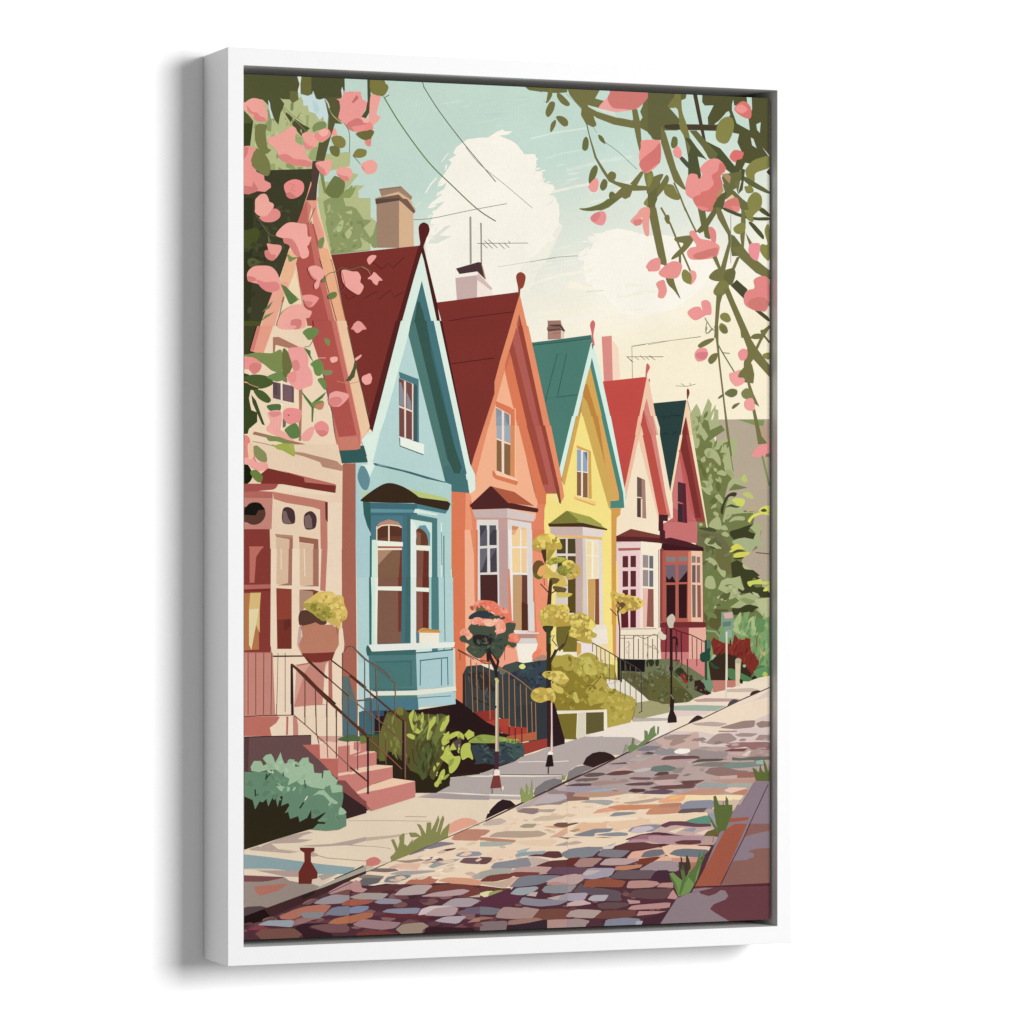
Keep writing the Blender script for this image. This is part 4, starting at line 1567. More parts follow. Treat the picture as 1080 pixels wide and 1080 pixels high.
p b9655a 10 862 290 862 300 890 10 895
p efd6b9 285 -10 760 -10 760 900 300 900 280 800
p efd6b9 750 -10 885 -10 885 1300 750 1300
p dcb998 335 -10 435 -10 430 290 330 290
p a9705c 435 -10 465 -10 462 300 335 300 430 280
p dcb998 528 -10 640 -10 640 300 528 300
p a9705c 640 -10 688 -10 688 312 528 306 640 298
l efd6b9 9 370 -10 372 165
l efd6b9 9 565 -10 572 225
p c47a68 712 -10 762 -10 745 350 700 340
p ac6350 882 -10 1000 -10 1010 1300 880 1300 905 800 885 650
p efd6b9 860 660 890 660 905 800 880 870 850 860
p 94402f 330 322 460 330 460 835 338 835
p 7a3226 335 590 460 580 460 835 340 835
p 6b2b22 390 600 440 580 455 640 400 690
p b48a70 525 335 670 350 640 400 560 500 525 560
p 7a4034 525 335 640 335 690 350 640 390 640 350
l efd6b9 8 320 310 690 312
p c98474 10 900 300 900 340 1300 10 1300
p efd6b9 300 905 560 900 900 850 885 1300 300 1300
l 4a2a26 5 92 900 92 1300
l 4a2a26 5 157 900 157 1300
l 4a2a26 5 225 900 225 1300
l 4a2a26 5 292 900 292 1300
l 6a5a46 5 345 900 345 1300
l 4a3a36 5 405 900 405 1300
l 3a2422 12 10 900 300 897 560 895
p d08b7c 480 970 610 950 740 935 780 930 770 1300 490 1300
p b96a5c 770 935 800 940 800 1300 770 1300
p dfc0a0 745 960 770 950 770 1100 735 1040
g flower_urn
s 5c3b30 520 550 540 515 590 508 640 540 690 560 750 590 740 630 620 640 535 640 518 600
p c9a79a 520 650 545 630 540 700 545 760 530 860 505 800
p c07c60 530 645 620 625 660 610 700 632 800 630 855 670 858 800 820 870 620 880 540 870 520 800 550 730 545 680
p b0694f 830 640 858 670 855 740 835 680
p 80342a 540 872 660 870 825 862 800 930 700 950 600 950
l b5604a 6 510 975 600 960 640 945
s dcba55 560 450 620 400 680 360 740 350 800 355 830 380 890 390 905 460 930 520 920 580 880 610 865 670 830 640 780 600 750 520 700 470 640 440
s b2a038 555 460 620 445 650 430 740 440 760 490 800 520 850 510 840 560 780 590 760 600 690 580 640 540 580 500
s 9a8f30 680 540 780 545 780 590 720 600 685 570
s c8b045 640 430 700 425 750 460 700 500 650 480
s e6c65e 700 380 780 360 860 400 890 470 860 500 800 470 740 430
s b2a038 870 570 910 560 905 590 875 610
s cdb050 750 590 800 575 850 600 860 640 800 630
g steps_railing
l 3a2422 16 458 960 458 1300
l 3a2422 16 455 965 590 1085 830 1300
l 3a2422 12 600 940 760 1085
l 3a2422 9 790 930 1000 1085
l 5a3434 6 885 1300 890 870 930 815 975 815 1080 915 1200 1010
T 370 610 8
g blue_house
p cfe9d8 170 -10 225 -10 225 560 190 560
p 2c6c64 155 -10 170 -10 175 550 158 550
p b0d2d0 45 -10 152 -10 152 550 160 1100 45 1100
p 845a48 228 -10 430 -10 425 548 222 550
p 753828 400 -10 432 -10 425 450 400 450
p f0ecdc 208 -10 230 -10 220 555 208 555
p eef0dc 225 68 430 68 430 105 225 100
p 41727c 432 -10 505 -10 495 545 425 548
p 3a6a68 465 -10 505 -10 498 530 455 540
p e0ebe0 508 -10 552 -10 552 545 505 545
p 8a5444 553 -10 660 -10 658 545 553 545
p 6d2c24 605 -10 660 -10 656 450 608 430
p eef0dc 545 75 660 80 660 115 545 108
p a8cfca 660 -10 680 -10 680 430 662 430
p 4a7f80 680 -10 740 -10 742 440 680 430
p b0d2d0 740 -10 862 -10 868 545 745 545
l 4a6a70 6 788 -10 795 530
p 5f7d86 550 450 580 440 580 545 552 545
s d99a48 580 430 620 418 690 432 745 438 745 460 580 460
l b87828 6 590 445 640 430 740 450
p f2ead4 578 458 745 460 745 550 578 550
p e8ebe0 148 560 500 548 880 538 870 580 560 600 180 618 160 600
s 2f625f 130 590 145 565 175 615 170 650 140 650
p 3a6a68 165 618 550 602 550 645 165 655
p 4f7c7c 180 650 550 645 560 940 165 945 150 650
p 3c6f70 195 700 515 688 515 910 500 910 500 710 220 712
p 477876 215 712 500 710 500 910 200 930
p 3c6f70 190 930 560 930 560 945 190 950
p abcdcf 550 640 865 600 870 915 560 935
l 3d6a6e 11 548 630 700 618 865 600
l 41727c 10 580 695 700 680 820 668
l 41727c 8 588 700 585 905
l 41727c 8 765 680 765 905
l 41727c 8 815 670 820 900
p ccdccc 862 590 880 590 885 915 865 915
p e0e6d6 150 960 560 945 885 910 890 950 560 985 200 990 
p 4d7c70 220 990 560 985 560 1010 200 1020
p 477886 120 1020 560 1010 565 1200 120 1200
p abcdd0 560 990 885 955 888 1060 760 1075 566 1085
l 4a7f86 7 560 1010 700 1000 845 992
g pink_house
p ac6350 -20 -10 38 -10 48 1100 -20 1100
g orange_house
p e07548 862 -10 970 -10 975 820 945 830 945 1060 890 1030 870 600
p f5b18c 965 -10 1045 -10 1050 400 1000 700 972 740
p e58658 1040 -10 1070 -10 1075 200 1050 250
p f5c08c 975 560 1090 600 1090 740 975 740
g steps_railing
l 6f5a52 6 115 680 115 1020
l 7a6a60 7 -10 560 115 680 230 760 380 890 375 1000 370 1200
l 7a6a60 6 210 760 218 1000 230 1200
l 4a3a30 10 -10 825 130 935 250 1040 300 1085
l 6f5a52 6 50 1028 180 1020
l 6f5a52 6 165 950 165 1200
T 475 560 8
g orange_house
p e07548 15 -10 125 -10 130 1090 30 1090
p f5b18c 122 -10 205 -10 210 1090 128 1090
p e58658 170 -10 235 -10 235 600 205 560 200 200
p e07548 215 -10 235 -10 235 600 215 600
p ded8d0 232 -10 415 -10 415 700 232 700
p 5c5a66 250 -10 312 -10 312 125 250 128
p 5c5a66 330 -10 392 -10 392 120 330 120
p 434048 360 -10 392 -10 392 120 330 120 330 40
p 434048 250 -10 290 -10 250 60
p 6a6872 250 150 312 145 312 350 250 352
p 4a424c 312 200 312 350 250 352 270 320
p 4a424c 335 148 392 142 395 345 338 350
p 5f5b68 335 148 392 142 360 200 335 250
p 4c2a28 252 370 398 368 402 700 255 620
p c19a94 410 -10 485 -10 490 700 415 640
p ece8e2 485 -10 660 -10 660 360 655 850 525 850
p dcd6d2 645 -10 695 -10 712 850 660 850
p f3cd90 520 -10 590 -10 588 130 522 132
p f3cd90 602 -10 645 -10 645 132 602 132
p e8a878 520 -10 560 -10 545 30 520 35
p f3d08e 522 145 590 145 592 350 525 350
p f3c890 600 145 645 145 645 355 602 352
p c79a68 528 370 605 368 602 840 530 835
p 6d3c32 605 370 650 372 655 840 602 840
p 56301f 602 600 655 620 655 840 602 840
p e07a50 690 -10 795 -10 800 240 790 600 700 600
p f0906a 692 160 800 200 830 500 830 1090 740 1090
p e8dcd4 540 850 750 858 745 870 540 870
p b88c80 545 868 748 868 720 890 700 905 590 900
p d8cfca 595 905 725 905 745 1000 700 1010 540 1000
p f2e9d8 560 990 745 1000 740 1060 720 1200 570 1200
p f5b08c 470 985 560 1000 570 1200 420 1200
p f4a888 150 1000 240 1080 240 1200 40 1200 40 1000
g yellow_house
p f4df78 795 -10 850 -10 850 60 900 60 900 640 830 640 800 240
p c9b0a8 850 -10 1090 -10 1090 38 880 38
l e8b864 9 880 45 1090 42
p d8ccc4 890 60 1090 60 1090 700 890 700
p 4f4422 905 70 970 68 970 190 905 190
p 4f4422 993 65 1055 65 1058 190 993 190
p 5a4626 993 215 1058 215 1055 690 993 690
p 4f4422 905 215 970 215 970 400 905 400
p 5a4626 905 560 975 560 975 620 905 620
p 3f3318 1000 400 1058 400 1055 690 1000 690
l d8ccc4 12 982 60 982 640
p c5a8a0 1060 60 1100 60 1100 700 1060 700
T 560 550 8
g yellow_house
p f4df78 595 -10 685 -10 690 900 640 1090 560 1090 600 600
p f4df78 110 -10 170 -10 200 110 220 700 120 700
p d79a3c 680 -10 718 -10 722 640 720 1200 684 1200
p 7c7a2a 145 20 200 -10 440 -10 440 20
p a0a040 380 -10 540 -10 640 65 440 20
p 4a3020 145 20 440 12 645 62 645 75 440 45 155 45
p c9b0a8 162 48 438 45 438 120 205 115 165 100
p e3d5d0 438 48 615 75 608 130 438 118
p e8b864 205 115 440 118 600 135 600 155 440 138 215 132
p d8ccc4 210 135 300 135 300 700 210 700
p 4f4422 220 150 295 145 295 270 220 270
p 4f4422 312 145 375 145 378 270 312 270
p 5a4626 312 292 376 292 380 480 312 480
p 4f4422 225 292 295 292 295 400 225 400
p 5b4a18 315 480 378 480 378 780 315 740
l e0d5cc 13 302 140 302 720
l e0d5cc 14 215 282 378 282
p c5a8a0 378 140 435 140 435 780 378 770
p d8cabf 435 140 470 140 480 820 440 780
p ece2d0 460 145 590 155 580 900 480 820
p f0d89c 472 165 515 172 515 470 475 480
p f2dcb0 530 175 565 180 565 470 530 475
p f2ecdc 512 165 530 170 528 480 512 475
l f2ecdc 7 470 285 565 295
p d0a050 480 480 545 478 535 850 485 820
p 8d4e28 545 480 575 480 578 895 540 890
p e0d8d4 575 155 600 155 608 900 580 900
p f3e6c8 480 475 570 475 572 484 480 486
p ecdfc8 520 905 640 910 655 1200 380 1200 400 1000
p f4ecd8 540 1000 655 1010 655 1200 500 1200
g cream_house
p 5a2526 718 120 930 110 1090 140 1090 180 930 168 720 175
p 7c3a32 720 125 845 62 1090 115 1090 140 930 130
p ecc8c8 722 170 930 170 930 900 740 900
p ddbab4 722 170 760 170 760 640 740 900 722 900
p f4e6cc 930 168 1090 182 1090 900 930 900
p b26058 738 222 925 218 925 245 738 248
p 5f2a2c 775 290 825 287 825 385 775 388
p 5f2a2c 840 287 888 287 888 385 840 385
p 5f2a2c 775 418 825 415 825 550 775 552
p 5f2a2c 840 415 888 415 888 550 840 550
p 5f2a2c 775 575 825 572 825 690 775 690
p 5f2a2c 840 572 888 572 888 690 840 690
p 5f2028 765 740 825 740 825 895 765 895
p 5f2028 840 740 888 740 888 895 840 895
p 9a8c8a 945 285 990 288 990 395 945 392
p 6a6c78 1002 290 1032 292 1032 398 1002 395
p 9a8c8a 945 408 990 412 990 550 945 545
p 6a6c78 1002 412 1032 415 1032 552 1002 550
p e8b8a8 945 565 1000 568 985 885 945 885
p 94584c 1000 568 1035 570 1038 890 980 885
T 630 570 8
g cream_house
p e8cfc8 162 25 370 15 370 740 162 900
p ecc8c8 180 95 360 95 360 740 200 740
p f4e6cc 370 15 528 30 528 1000 370 1000
p efd9d0 360 100 378 100 378 740 360 740
p b26058 178 65 365 62 365 82 180 88
p 5f2a2c 215 132 262 130 262 228 215 228
p 5f2a2c 282 130 328 128 328 225 282 225
p 5f2a2c 215 258 262 258 262 390 215 392
p 5f2a2c 282 256 328 256 328 390 282 390
p 5f2a2c 215 418 262 415 262 470 215 470
p 5f2a2c 282 412 328 412 328 470 282 470
p 5f2028 200 600 262 590 265 735 205 738
p 5f2028 280 590 328 585 328 735 280 735
p 9a8c8a 385 122 432 125 432 232 385 228
p 6a6c78 440 128 474 132 474 238 440 235
p 9a8c8a 385 248 432 250 432 388 385 385
p 6a6c78 440 252 474 255 474 392 440 390
p e8b8a8 385 402 430 405 418 735 385 735
p 94584c 430 408 476 410 478 732 418 728
p efe2c8 195 740 530 740 535 1000 195 1000
p ddb8ae 195 745 490 745 490 790 195 800
l 4a3a3a 5 520 80 522 760
g crimson_house
p 98403c 530 70 560 70 560 690 530 690
p b85e50 552 95 790 92 775 685 552 690
p b05848 552 95 580 95 580 690 552 690
p eebfa0 790 92 888 95 895 688 780 685
p d98468 770 95 795 92 795 685 765 685
p 7f8080 585 138 662 140 662 178 585 178
p 7f8080 688 138 762 138 762 175 688 175
p 74626e 582 208 662 206 662 355 582 355
p 74626e 688 206 762 206 762 352 688 352
p 2f1a1e 582 300 610 330 635 300 662 345 662 355 582 355
p 2f1a1e 690 345 762 255 762 352 690 352
p 351a1c 585 375 662 375 662 660 585 655
p 351a1c 688 370 760 368 758 655 690 655
p 7f7f78 800 132 832 132 832 188 800 188
p a07066 842 138 870 138 870 190 842 190
p 6a5a58 802 208 832 208 832 355 802 355
p 8c6a64 842 208 870 208 870 358 842 355
p 75685c 802 372 832 375 832 650 805 648
p 8f5a54 845 375 875 378 878 650 848 650
p 742c2c 530 692 918 690 920 732 530 735
p 93383f 540 735 775 735 775 942 535 942
p e8ac98 775 738 918 735 920 1005 775 1005
p cf7a78 530 942 775 942 775 1005 530 1005
p d5807c 700 1005 950 1005 1000 1200 700 1200
g side_railing1
l 6a5a50 4 190 748 500 745
l 8a6a60 5 195 800 490 800 560 780
l 5a4a40 5 230 805 230 1000
l 5a4a40 5 268 850 268 1000
l 5a4a40 5 308 800 308 1000
l 5a4a40 5 348 830 348 1000
l 5a4a40 5 388 800 388 1000
l 5a4a40 5 428 810 428 1000
l 5a4a40 5 468 830 468 1000
l 5a4a40 5 508 800 508 1000
l 7a6a60 5 195 825 300 825 330 800 400 830 480 790 560 830
l a89a88 4 400 870 460 900 520 930
l a89a88 4 240 870 260 850 280 880 240 910 260 960
l a89a88 4 420 980 430 910 480 880 520 950
s ddd0b8 510 800 535 765 560 790 580 800 575 835 540 835
l 3a2424 8 620 735 700 770 800 800 860 830 915 860 920 950
l 4a2a2a 6 585 740 580 1000
l 4a2a2a 6 672 760 670 940
l 4a2a2a 6 710 780 715 1050
l 4a2a2a 6 762 1000 765 1200
l 4a2a2a 6 802 810 805 1000
l 4a2a2a 6 842 830 842 1060
l 4a2a2a 6 882 850 882 950
g yellow_tree
s cfb03e 112 450 135 425 200 455 280 465 340 480 385 510 380 560 320 590 260 595 220 620 185 600 190 570 150 530 120 490
s eccb50 270 490 300 470 360 490 388 530 370 570 350 540 310 530
s b3953a 150 470 230 480 300 500 350 540 340 580 280 590 240 560 180 540
s 6c4a2e 155 530 190 510 240 540 220 570 190 590 180 610 165 560
l 4a3028 8 110 575 165 635
l 4a3030 10 172 590 185 700 190 760 188 1000
g path_lamp
s c9bda8 585 665 600 640 625 628 650 640 658 670 645 700 640 735 605 735 600 700
l 9a8c7a 5 620 650 615 730
l 7a6a5c 5 632 650 640 720
l 4a2a2a 7 625 735 628 820
l 2f1f20 15 624 900 628 830 650 814 672 830 676 900
p 2f1f20 618 840 636 840 636 1100 612 1100
p 4a2a2a 660 860 675 860 672 940 664 940
T 560 550 8
g yellow_tree
g topiary_tree
s c8a838 15 170 60 120 110 105 170 110 230 150 262 200 255 235 200 240 160 320 120 330 100 260 60 235 15 235
s f0dc60 140 115 190 110 245 160 230 180 180 175 150 150
s b89a38 15 200 60 190 110 200 150 230 90 250 20 235
p d8b850 50 130 140 120 150 190 90 200
p 4a3424 85 240 130 235 130 330 120 360 100 300
p a8962e 150 240 210 235 190 270 150 330 130 320
s 705028 15 380 50 330 100 340 115 390 100 470 60 485 25 460
s 5f6a24 20 430 50 440 100 440 90 480 50 485
s 9aa02e 130 350 180 310 230 298 300 310 290 340 230 350 180 370 140 360
s b8b03a 170 310 230 298 290 310 260 330 200 330
s d8b84a 120 440 100 470 150 480 200 490 260 460 290 480 300 520 310 545 250 550 200 540 230 500 240 470 200 440 150 400
s c9a844 330 330 380 360 420 400 410 450 370 480 310 490 300 440
s ecd05c 265 350 310 325 360 340 350 380 310 390 270 370
s 8c8a2c 220 400 260 370 320 380 360 410 330 450 270 460 225 430
s eaa85c 55 430 80 380 130 370 120 430 90 465 60 450
s d0b048 130 370 160 400 200 380 220 440 270 450 260 480 200 470 120 430
s f3e0a0 165 380 200 360 215 400 200 430 170 410
s 6a5a28 160 480 240 485 220 520 190 530 165 560
s 6a5530 190 545 290 560 300 580 280 600 230 600 200 580
s d2bc48 225 600 290 600 350 610 320 635 260 640 225 635
l 4a3024 9 80 525 150 600 150 610
l 4a3024 11 170 490 165 560 150 720
l 4a3024 9 160 615 215 580
p 4a3024 155 500 180 500 170 720 135 720 145 600
l 6a5a28 6 110 480 115 540
s c0aa3e 65 800 100 740 150 700 220 705 300 700 320 750 320 790 400 770 450 780 480 830 530 830 545 880 510 920 555 950 545 980 510 985 515 1030 440 1020 380 990 320 980 320 900 220 890 160 885 100 890 90 850
s e8d058 225 700 280 695 320 730 320 770 260 770 225 740
s b8982e 200 790 280 760 320 800 380 820 330 880 230 890 200 850
s ecd85c 450 830 500 820 540 870 510 915 460 890
s b8a236 380 830 440 830 480 900 520 930 500 1000 430 1020 380 960 400 900
s e0c850 320 910 370 900 400 940 380 980 330 960
s 3b3a22 100 885 160 880 190 890 160 940 120 930
p 3a4424 130 900 165 900 160 1100 130 1100
p 6f6422 215 890 340 880 320 960 290 1020 240 1090 220 1000
p 7a6c24 300 960 390 990 385 1100 270 1100
l 4a3a24 7 165 970 200 960 180 1000 220 1050
l 3a3020 8 240 1095 290 1030 310 960
T 475 560 8
g flower_tree
s f0785a 195 640 230 590 310 585 380 600 420 640 490 670 515 720 510 770 460 760 380 700 300 660 230 660
s f29a80 210 600 260 590 300 600 280 630 230 630
s f59f82 420 650 470 655 490 690 440 690
s 6c6038 225 635 260 625 320 640 325 680 280 690 225 680
s 2f3f44 160 720 200 690 250 672 320 680 370 710 350 740 240 735 165 745
s 3f4f40 330 720 440 715 460 740 380 755
s b0604a 165 640 190 632 200 665 180 668
s f5a080 80 860 110 825 165 840 160 880 110 890
s 465240 80 900 120 880 150 920 190 880 150 830 190 780 280 800 380 790 400 850 460 850 470 780 550 780 530 860 500 890 490 930 560 950 530 985 480 960 440 1040 400 1080 350 1030 330 1000 260 1070 200 1060 135 1000 160 960 120 940 90 930
s f59f88 175 760 210 730 260 735 280 770 240 785 190 790
s f0856a 200 750 240 740 260 770 220 780
s f8b595 280 750 340 745 380 780 350 805 290 795
s f59f88 380 770 430 745 465 800 460 850 400 870 390 880 385 830
s f0826a 500 870 545 865 575 920 540 940 495 900
s f5706a 500 750 550 770 520 775
s 2f2526 190 900 220 875 290 880 350 900 350 940 310 980 250 975 200 950
l 6a5048 6 270 910 320 940 290 940
p 2f2526 300 970 330 970 330 1100 310 1100
l 2f2526 9 330 1000 400 1100
g topiary_tree
g orange_plants
l 6a3a34 7 65 1005 150 1055 200 1085
l 6a3a34 5 82 1020 82 1090
l 6a3a34 5 460 980 458 1090
s f2805a 690 1050 720 1010 770 995 740 1050 700 1080
s b08870 700 1075 750 1050 800 1050 810 1100 700 1100
T 685 580 8
g tree_right
p 6c7840 455 -10 700 -10 700 120 800 200 900 240 1016 380 1016 700 460 720 480 620 455 600
p 6c6a3a 560 -10 700 -10 690 100 700 200 620 230 560 100
p b3a48c 900 -10 1016 -10 1016 270 930 240 880 180 780 110 800 60
l 6a5545 9 900 22 1016 34
s d5cf40 660 40 690 0 720 -10 700 20
s d5cf40 712 40 760 20 850 20 820 50 730 62
p 3d3f22 690 110 740 85 790 110 790 160 880 170 935 215 880 235 860 280 800 320 780 240 700 230
p 3d3f22 790 310 880 290 900 320 960 310 1016 350 1016 410 900 390 850 360 760 370 750 330
s a9b07a 470 100 500 60 560 90 600 160 645 180 640 230 610 215 570 160 520 110
s a9b07a 470 290 485 230 530 220 555 260 560 320 520 330 480 315
p a9b07a 580 330 610 260 660 235 700 240 770 220 780 280 805 330 790 345 750 320 750 370 730 400 680 420 640 360 600 340
s 707a42 635 300 690 290 700 320 660 310
s a9b07a 570 405 600 385 650 430 610 425
s a9b07a 545 495 565 450 570 480
p a9b07a 680 485 760 430 730 400 850 360 930 410 1016 400 1016 680 960 680 960 560 900 500 960 480 840 490 760 490
p 8a9a5a 760 420 800 400 900 430 850 470
p 3d3f22 690 490 760 495 830 455 935 482 890 500 880 530 780 525 720 560
p b8bb88 890 420 1016 400 1016 580 960 560
p 2f3018 920 520 940 550 925 530
s c8d050 830 270 900 255 940 245 960 265 1016 265 1016 290 940 290 880 290 850 310
s d0d850 960 345 1016 290 1016 340
p 5c5a2e 500 600 560 500 660 500 700 580 620 600 600 700 520 680
g street_sign
g shrubs_right
p 7a9a5a 700 600 760 540 830 600 900 620 1016 560 1016 1090 480 1090 480 760 560 720 600 640
s a9b97a 720 600 770 525 775 600 750 650 830 720 790 720 720 690 700 650
s a9b97a 835 600 880 560 900 600 890 640 930 680 895 740 870 680
p 7aa062 800 530 850 520 830 600 880 720 830 700 780 620
s 5f8a50 890 600 930 575 970 600 970 680 920 700
p 7aa062 930 700 1016 680 1016 1000 900 990
p 6c7840 485 640 600 690 580 800 480 800
l 8fa07c 14 480 680 560 690 600 740
s 6f9a72 590 740 640 690 720 700 710 775 650 775 610 790
p 7e2c22 520 780 545 735 580 780 600 820 640 780 700 800 720 710 760 770 800 800 810 740 855 750 850 850 880 860 905 910 900 940 930 960 900 990 860 1060 800 1000 740 940 700 930 600 880 540 860
p 3a2a20 540 870 600 840 700 880 770 960 860 1030 900 1060 940 1040 940 1100 520 1100 500 950 520 930 600 930
p 2d4a30 500 950 560 930 600 980 580 1010 530 990
p 2a4a38 640 930 720 920 720 1000 660 1020
s 9ab88a 525 920 545 870 570 870 550 920
s 6f9a62 760 860 780 830 800 860 780 890
s 9ab88a 680 940 720 915 760 920 740 950
l 7e3a22 8 910 720 905 850
l a89a50 8 965 820 935 895
s c8a868 935 890 970 850 980 880 950 920
l 7e2c22 8 870 960 905 900 925 920
s 6f9a62 650 720 690 700 710 740 670 760
s 1f4a3a 430 880 470 860 480 800 520 790 510 880 480 940 440 940
s 4a7060 480 780 515 760 520 820 480 830
s b5bf4a 955 1050 975 1028 1000 1050 975 1072
g street_sign
p 7f9a80 608 525 700 520 715 560 710 620 720 660 640 680 605 640
p d8a9a0 625 535 700 525 705 575 640 580
p 5f7f6c 620 610 690 600 690 640 620 650
p 8aa890 640 680 700 670 700 740 640 740
p d9cfb4 645 690 660 690 662 1100 645 1100
g small_post
p b5ad88 725 930 770 915 775 950 765 1100 728 1100
T 250 690 8
g pink_house
p c98474 10 -10 300 -10 320 500 350 530 300 590 280 690 10 690
p efd6b9 320 25 460 25 460 515 335 510
p efd6b9 270 615 330 570 360 530 900 530 900 700 820 730 290 690
p b96a5c 415 525 432 525 428 682 412 682
p c98474 470 525 500 525 515 600 515 685 472 685
p c98474 485 445 500 130 500 90 620 70 750 60 720 220 770 425 640 430
p d9a08c 500 90 620 80 570 150 480 440 485 300
p efd6b9 460 80 500 95 480 440 485 500 465 500
p efd6b9 765 60 800 60 810 430 720 420 740 140
p b96a5c 770 60 800 55 805 420 770 380
l b5604a 6 505 95 560 85 640 70
p c06d5e 10 530 360 530 330 580 275 620 290 690 10 690
l 4a2a26 5 92 -10 92 510
l 4a2a26 5 157 -10 157 510
l 4a2a26 5 225 -10 222 510
l 4a2a26 5 292 -10 285 510
l 6a5a46 5 345 -10 333 510
l 4a3a36 5 405 -10 405 490
l 5a3a2e 7 10 530 200 518 470 513
p ac6350 882 -10 1008 -10 1010 700 890 700
p 5f6f6a 885 180 940 190 1000 380 1008 700 890 690
p 4f6f78 940 380 1005 400 1008 700 890 700 890 560
g steps
p 6b4c4c 10 700 625 682 625 770 900 1090 800 1095 10 1095
p 5a3a3a 10 700 100 698 90 1095 10 1095
l 3a2226 8 10 700 625 684
p efd6b9 625 685 820 730 690 760 625 760
p d5a08e 670 690 900 690 850 740 700 735
s 4a6a40 850 715 950 680 1040 700 1035 740 900 735
p c0685c 550 765 695 760 850 900 850 1030 830 1040 700 900
p f0c3ac 695 755 850 740 1035 738 1035 825 850 880 700 880
p c98078 980 745 1035 745 1035 825 980 805
p c0685c 700 880 850 882 850 1050 780 970
p cf7d72 850 882 1090 835 1090 970 850 1005
p f0c3ac 850 1005 1090 960 1090 985 850 1025
p cf7d72 850 1025 1090 985 1090 1200 900 1200 850 1060
p 6c7a35 1035 690 1090 680 1090 825 1035 820
g steps_railing
p 3a2226 450 90 470 85 478 515 455 515
p 5a3020 450 85 470 82 580 170 760 360 940 535 1090 660 1090 690 940 560 750 390 600 240
l 5a3020 10 580 30 760 195 940 355
l 5a3020 9 790 45 940 160 1090 280
l 8a6a5a 6 940 355 1090 480
l 8a5a40 8 480 515 580 600 760 765 930 930 1080 1050
l 6a3a2e 7 572 190 572 590
l 6a3a2e 7 660 290 668 660 690 755
l 6a3a2e 9 757 390 757 740
l 6a3a2e 6 757 740 765 875
l 5a3020 9 837 470 837 875
l 6a4a3a 8 932 560 932 990
l 6a4a3a 8 1015 630 1015 980
l 6a4a3a 6 935 360 940 545
l 6a4a3a 5 1015 400 1012 620
l 5f5a52 4 885 190 890 690
l 5f5a52 4 945 170 945 340
l 6a4a3a 6 1005 388 1090 390
g shrub_teal
T 250 785 8
p 3b2628 885 390 1090 530 1090 580 920 625 880 560
p 8a4a46 850 305 910 305 1060 470 1090 480 1090 535 880 390
g steps
p 3b2630 880 385 905 380 1090 525 1090 580 920 630 880 560
p a85a54 840 300 910 305 1000 390 1090 470 1090 540 960 430 890 370
p cf7d72 850 20 850 240 1010 410 1090 480 1090 -10
p f0c3ac 850 245 1080 205 1090 225 855 268
p f0c3ac 1000 400 1090 370 1090 405 1020 420
g shrub_teal
p 648a6c 10 230 120 235 280 230 330 215 700 300 830 320 890 350 895 450 880 530 920 600 920 690 860 720 760 730 640 720 400 700 10 700
p 9cbc98 112 190 140 140 200 140 220 180 250 165 215 120 240 90 285 80 305 110 320 155 345 110 365 65 380 120 400 165 480 125 490 190 525 185 520 150 550 115 600 110 605 150 640 170 650 240 715 245 720 290 730 220 780 220 800 260 850 305 830 340 885 350 885 400 800 410 780 340 740 380 620 360 570 330 540 345 500 310 430 345 400 270 330 215 260 215 180 235 120 225
s 9cbc98 325 345 350 330 380 355 440 360 435 395 370 395
s 9cbc98 465 390 480 360 495 365 480 390
p 9cbc98 635 435 690 390 735 385 780 440 850 490 840 505 800 500 800 522 765 515 780 485 730 430 680 420
s 9cbc98 855 590 870 530 920 570 900 590
p 648a6c 370 240 400 270 440 290 430 330 400 345 375 310
p 648a6c 730 380 755 345 770 400 750 410
s dfe8c8 568 470 590 435 592 445 575 472
l 22382a 12 240 300 250 250
l 22382a 9 245 285 300 225
l 22382a 12 150 380 155 440 175 420
l 22382a 8 385 235 392 270
l 22382a 8 568 300 575 370
l 22382a 13 527 540 560 490
l 22382a 6 718 245 715 285
p 2f2919 10 425 80 425 130 470 150 550 190 480 215 490 245 460 262 525 300 440 325 455 340 530 365 435 385 440 370 520 430 495 440 515 400 580 430 570 445 630 515 605 525 655 590 620 625 550 625 625 650 625 745 570 740 585 680 645 745 660 740 672 680 670 640 710 400 780 10 900
g blue_house
T 370 700 8
p 477886 120 290 565 290 572 392 300 600 50 600 50 420
p 3f6672 50 400 300 390 300 582 50 585
p b7d6d4 45 -10 152 -10 160 280 118 390 55 415
p 477886 120 290 165 285 165 400 118 395
g bush_bright
p 2f1d1b 200 400 560 390 890 340 880 300 1000 400 1090 470 1090 930 840 960 830 1030 720 1090 200 1090
p 2f2718 200 800 560 700 840 860 1090 800 1090 930 830 960 835 1030 720 1085 540 1085 540 990 350 950
p 5a5528 80 600 240 590 300 420 380 380 440 370 480 410 560 420 720 430 760 420 830 440 800 560 770 680 900 700 780 820 700 980 680 970 650 920 610 985 570 930 500 900 470 850 420 810 380 760 320 740 290 820 220 800 200 740 80 740
p 2f5a40 80 590 230 590 230 610 80 610
p 31506a 180 400 280 400 280 440 200 445
s 7c7832 380 400 400 370 440 375 440 430 400 430
p 6b6a2c 240 600 300 420 440 480 440 780 380 760 320 700 290 820 240 820
p 515a2c 560 700 700 660 770 720 650 820 640 960 600 980 560 900
l 3a3a20 7 580 700 640 660 690 650
l 3a3a20 6 640 800 760 700
l 3a3a20 7 520 720 530 820 560 860
l 3a3a20 6 650 660 690 700 700 730
s b9c247 490 440 520 395 535 400 520 500 580 560 600 580 560 590 520 560 500 500
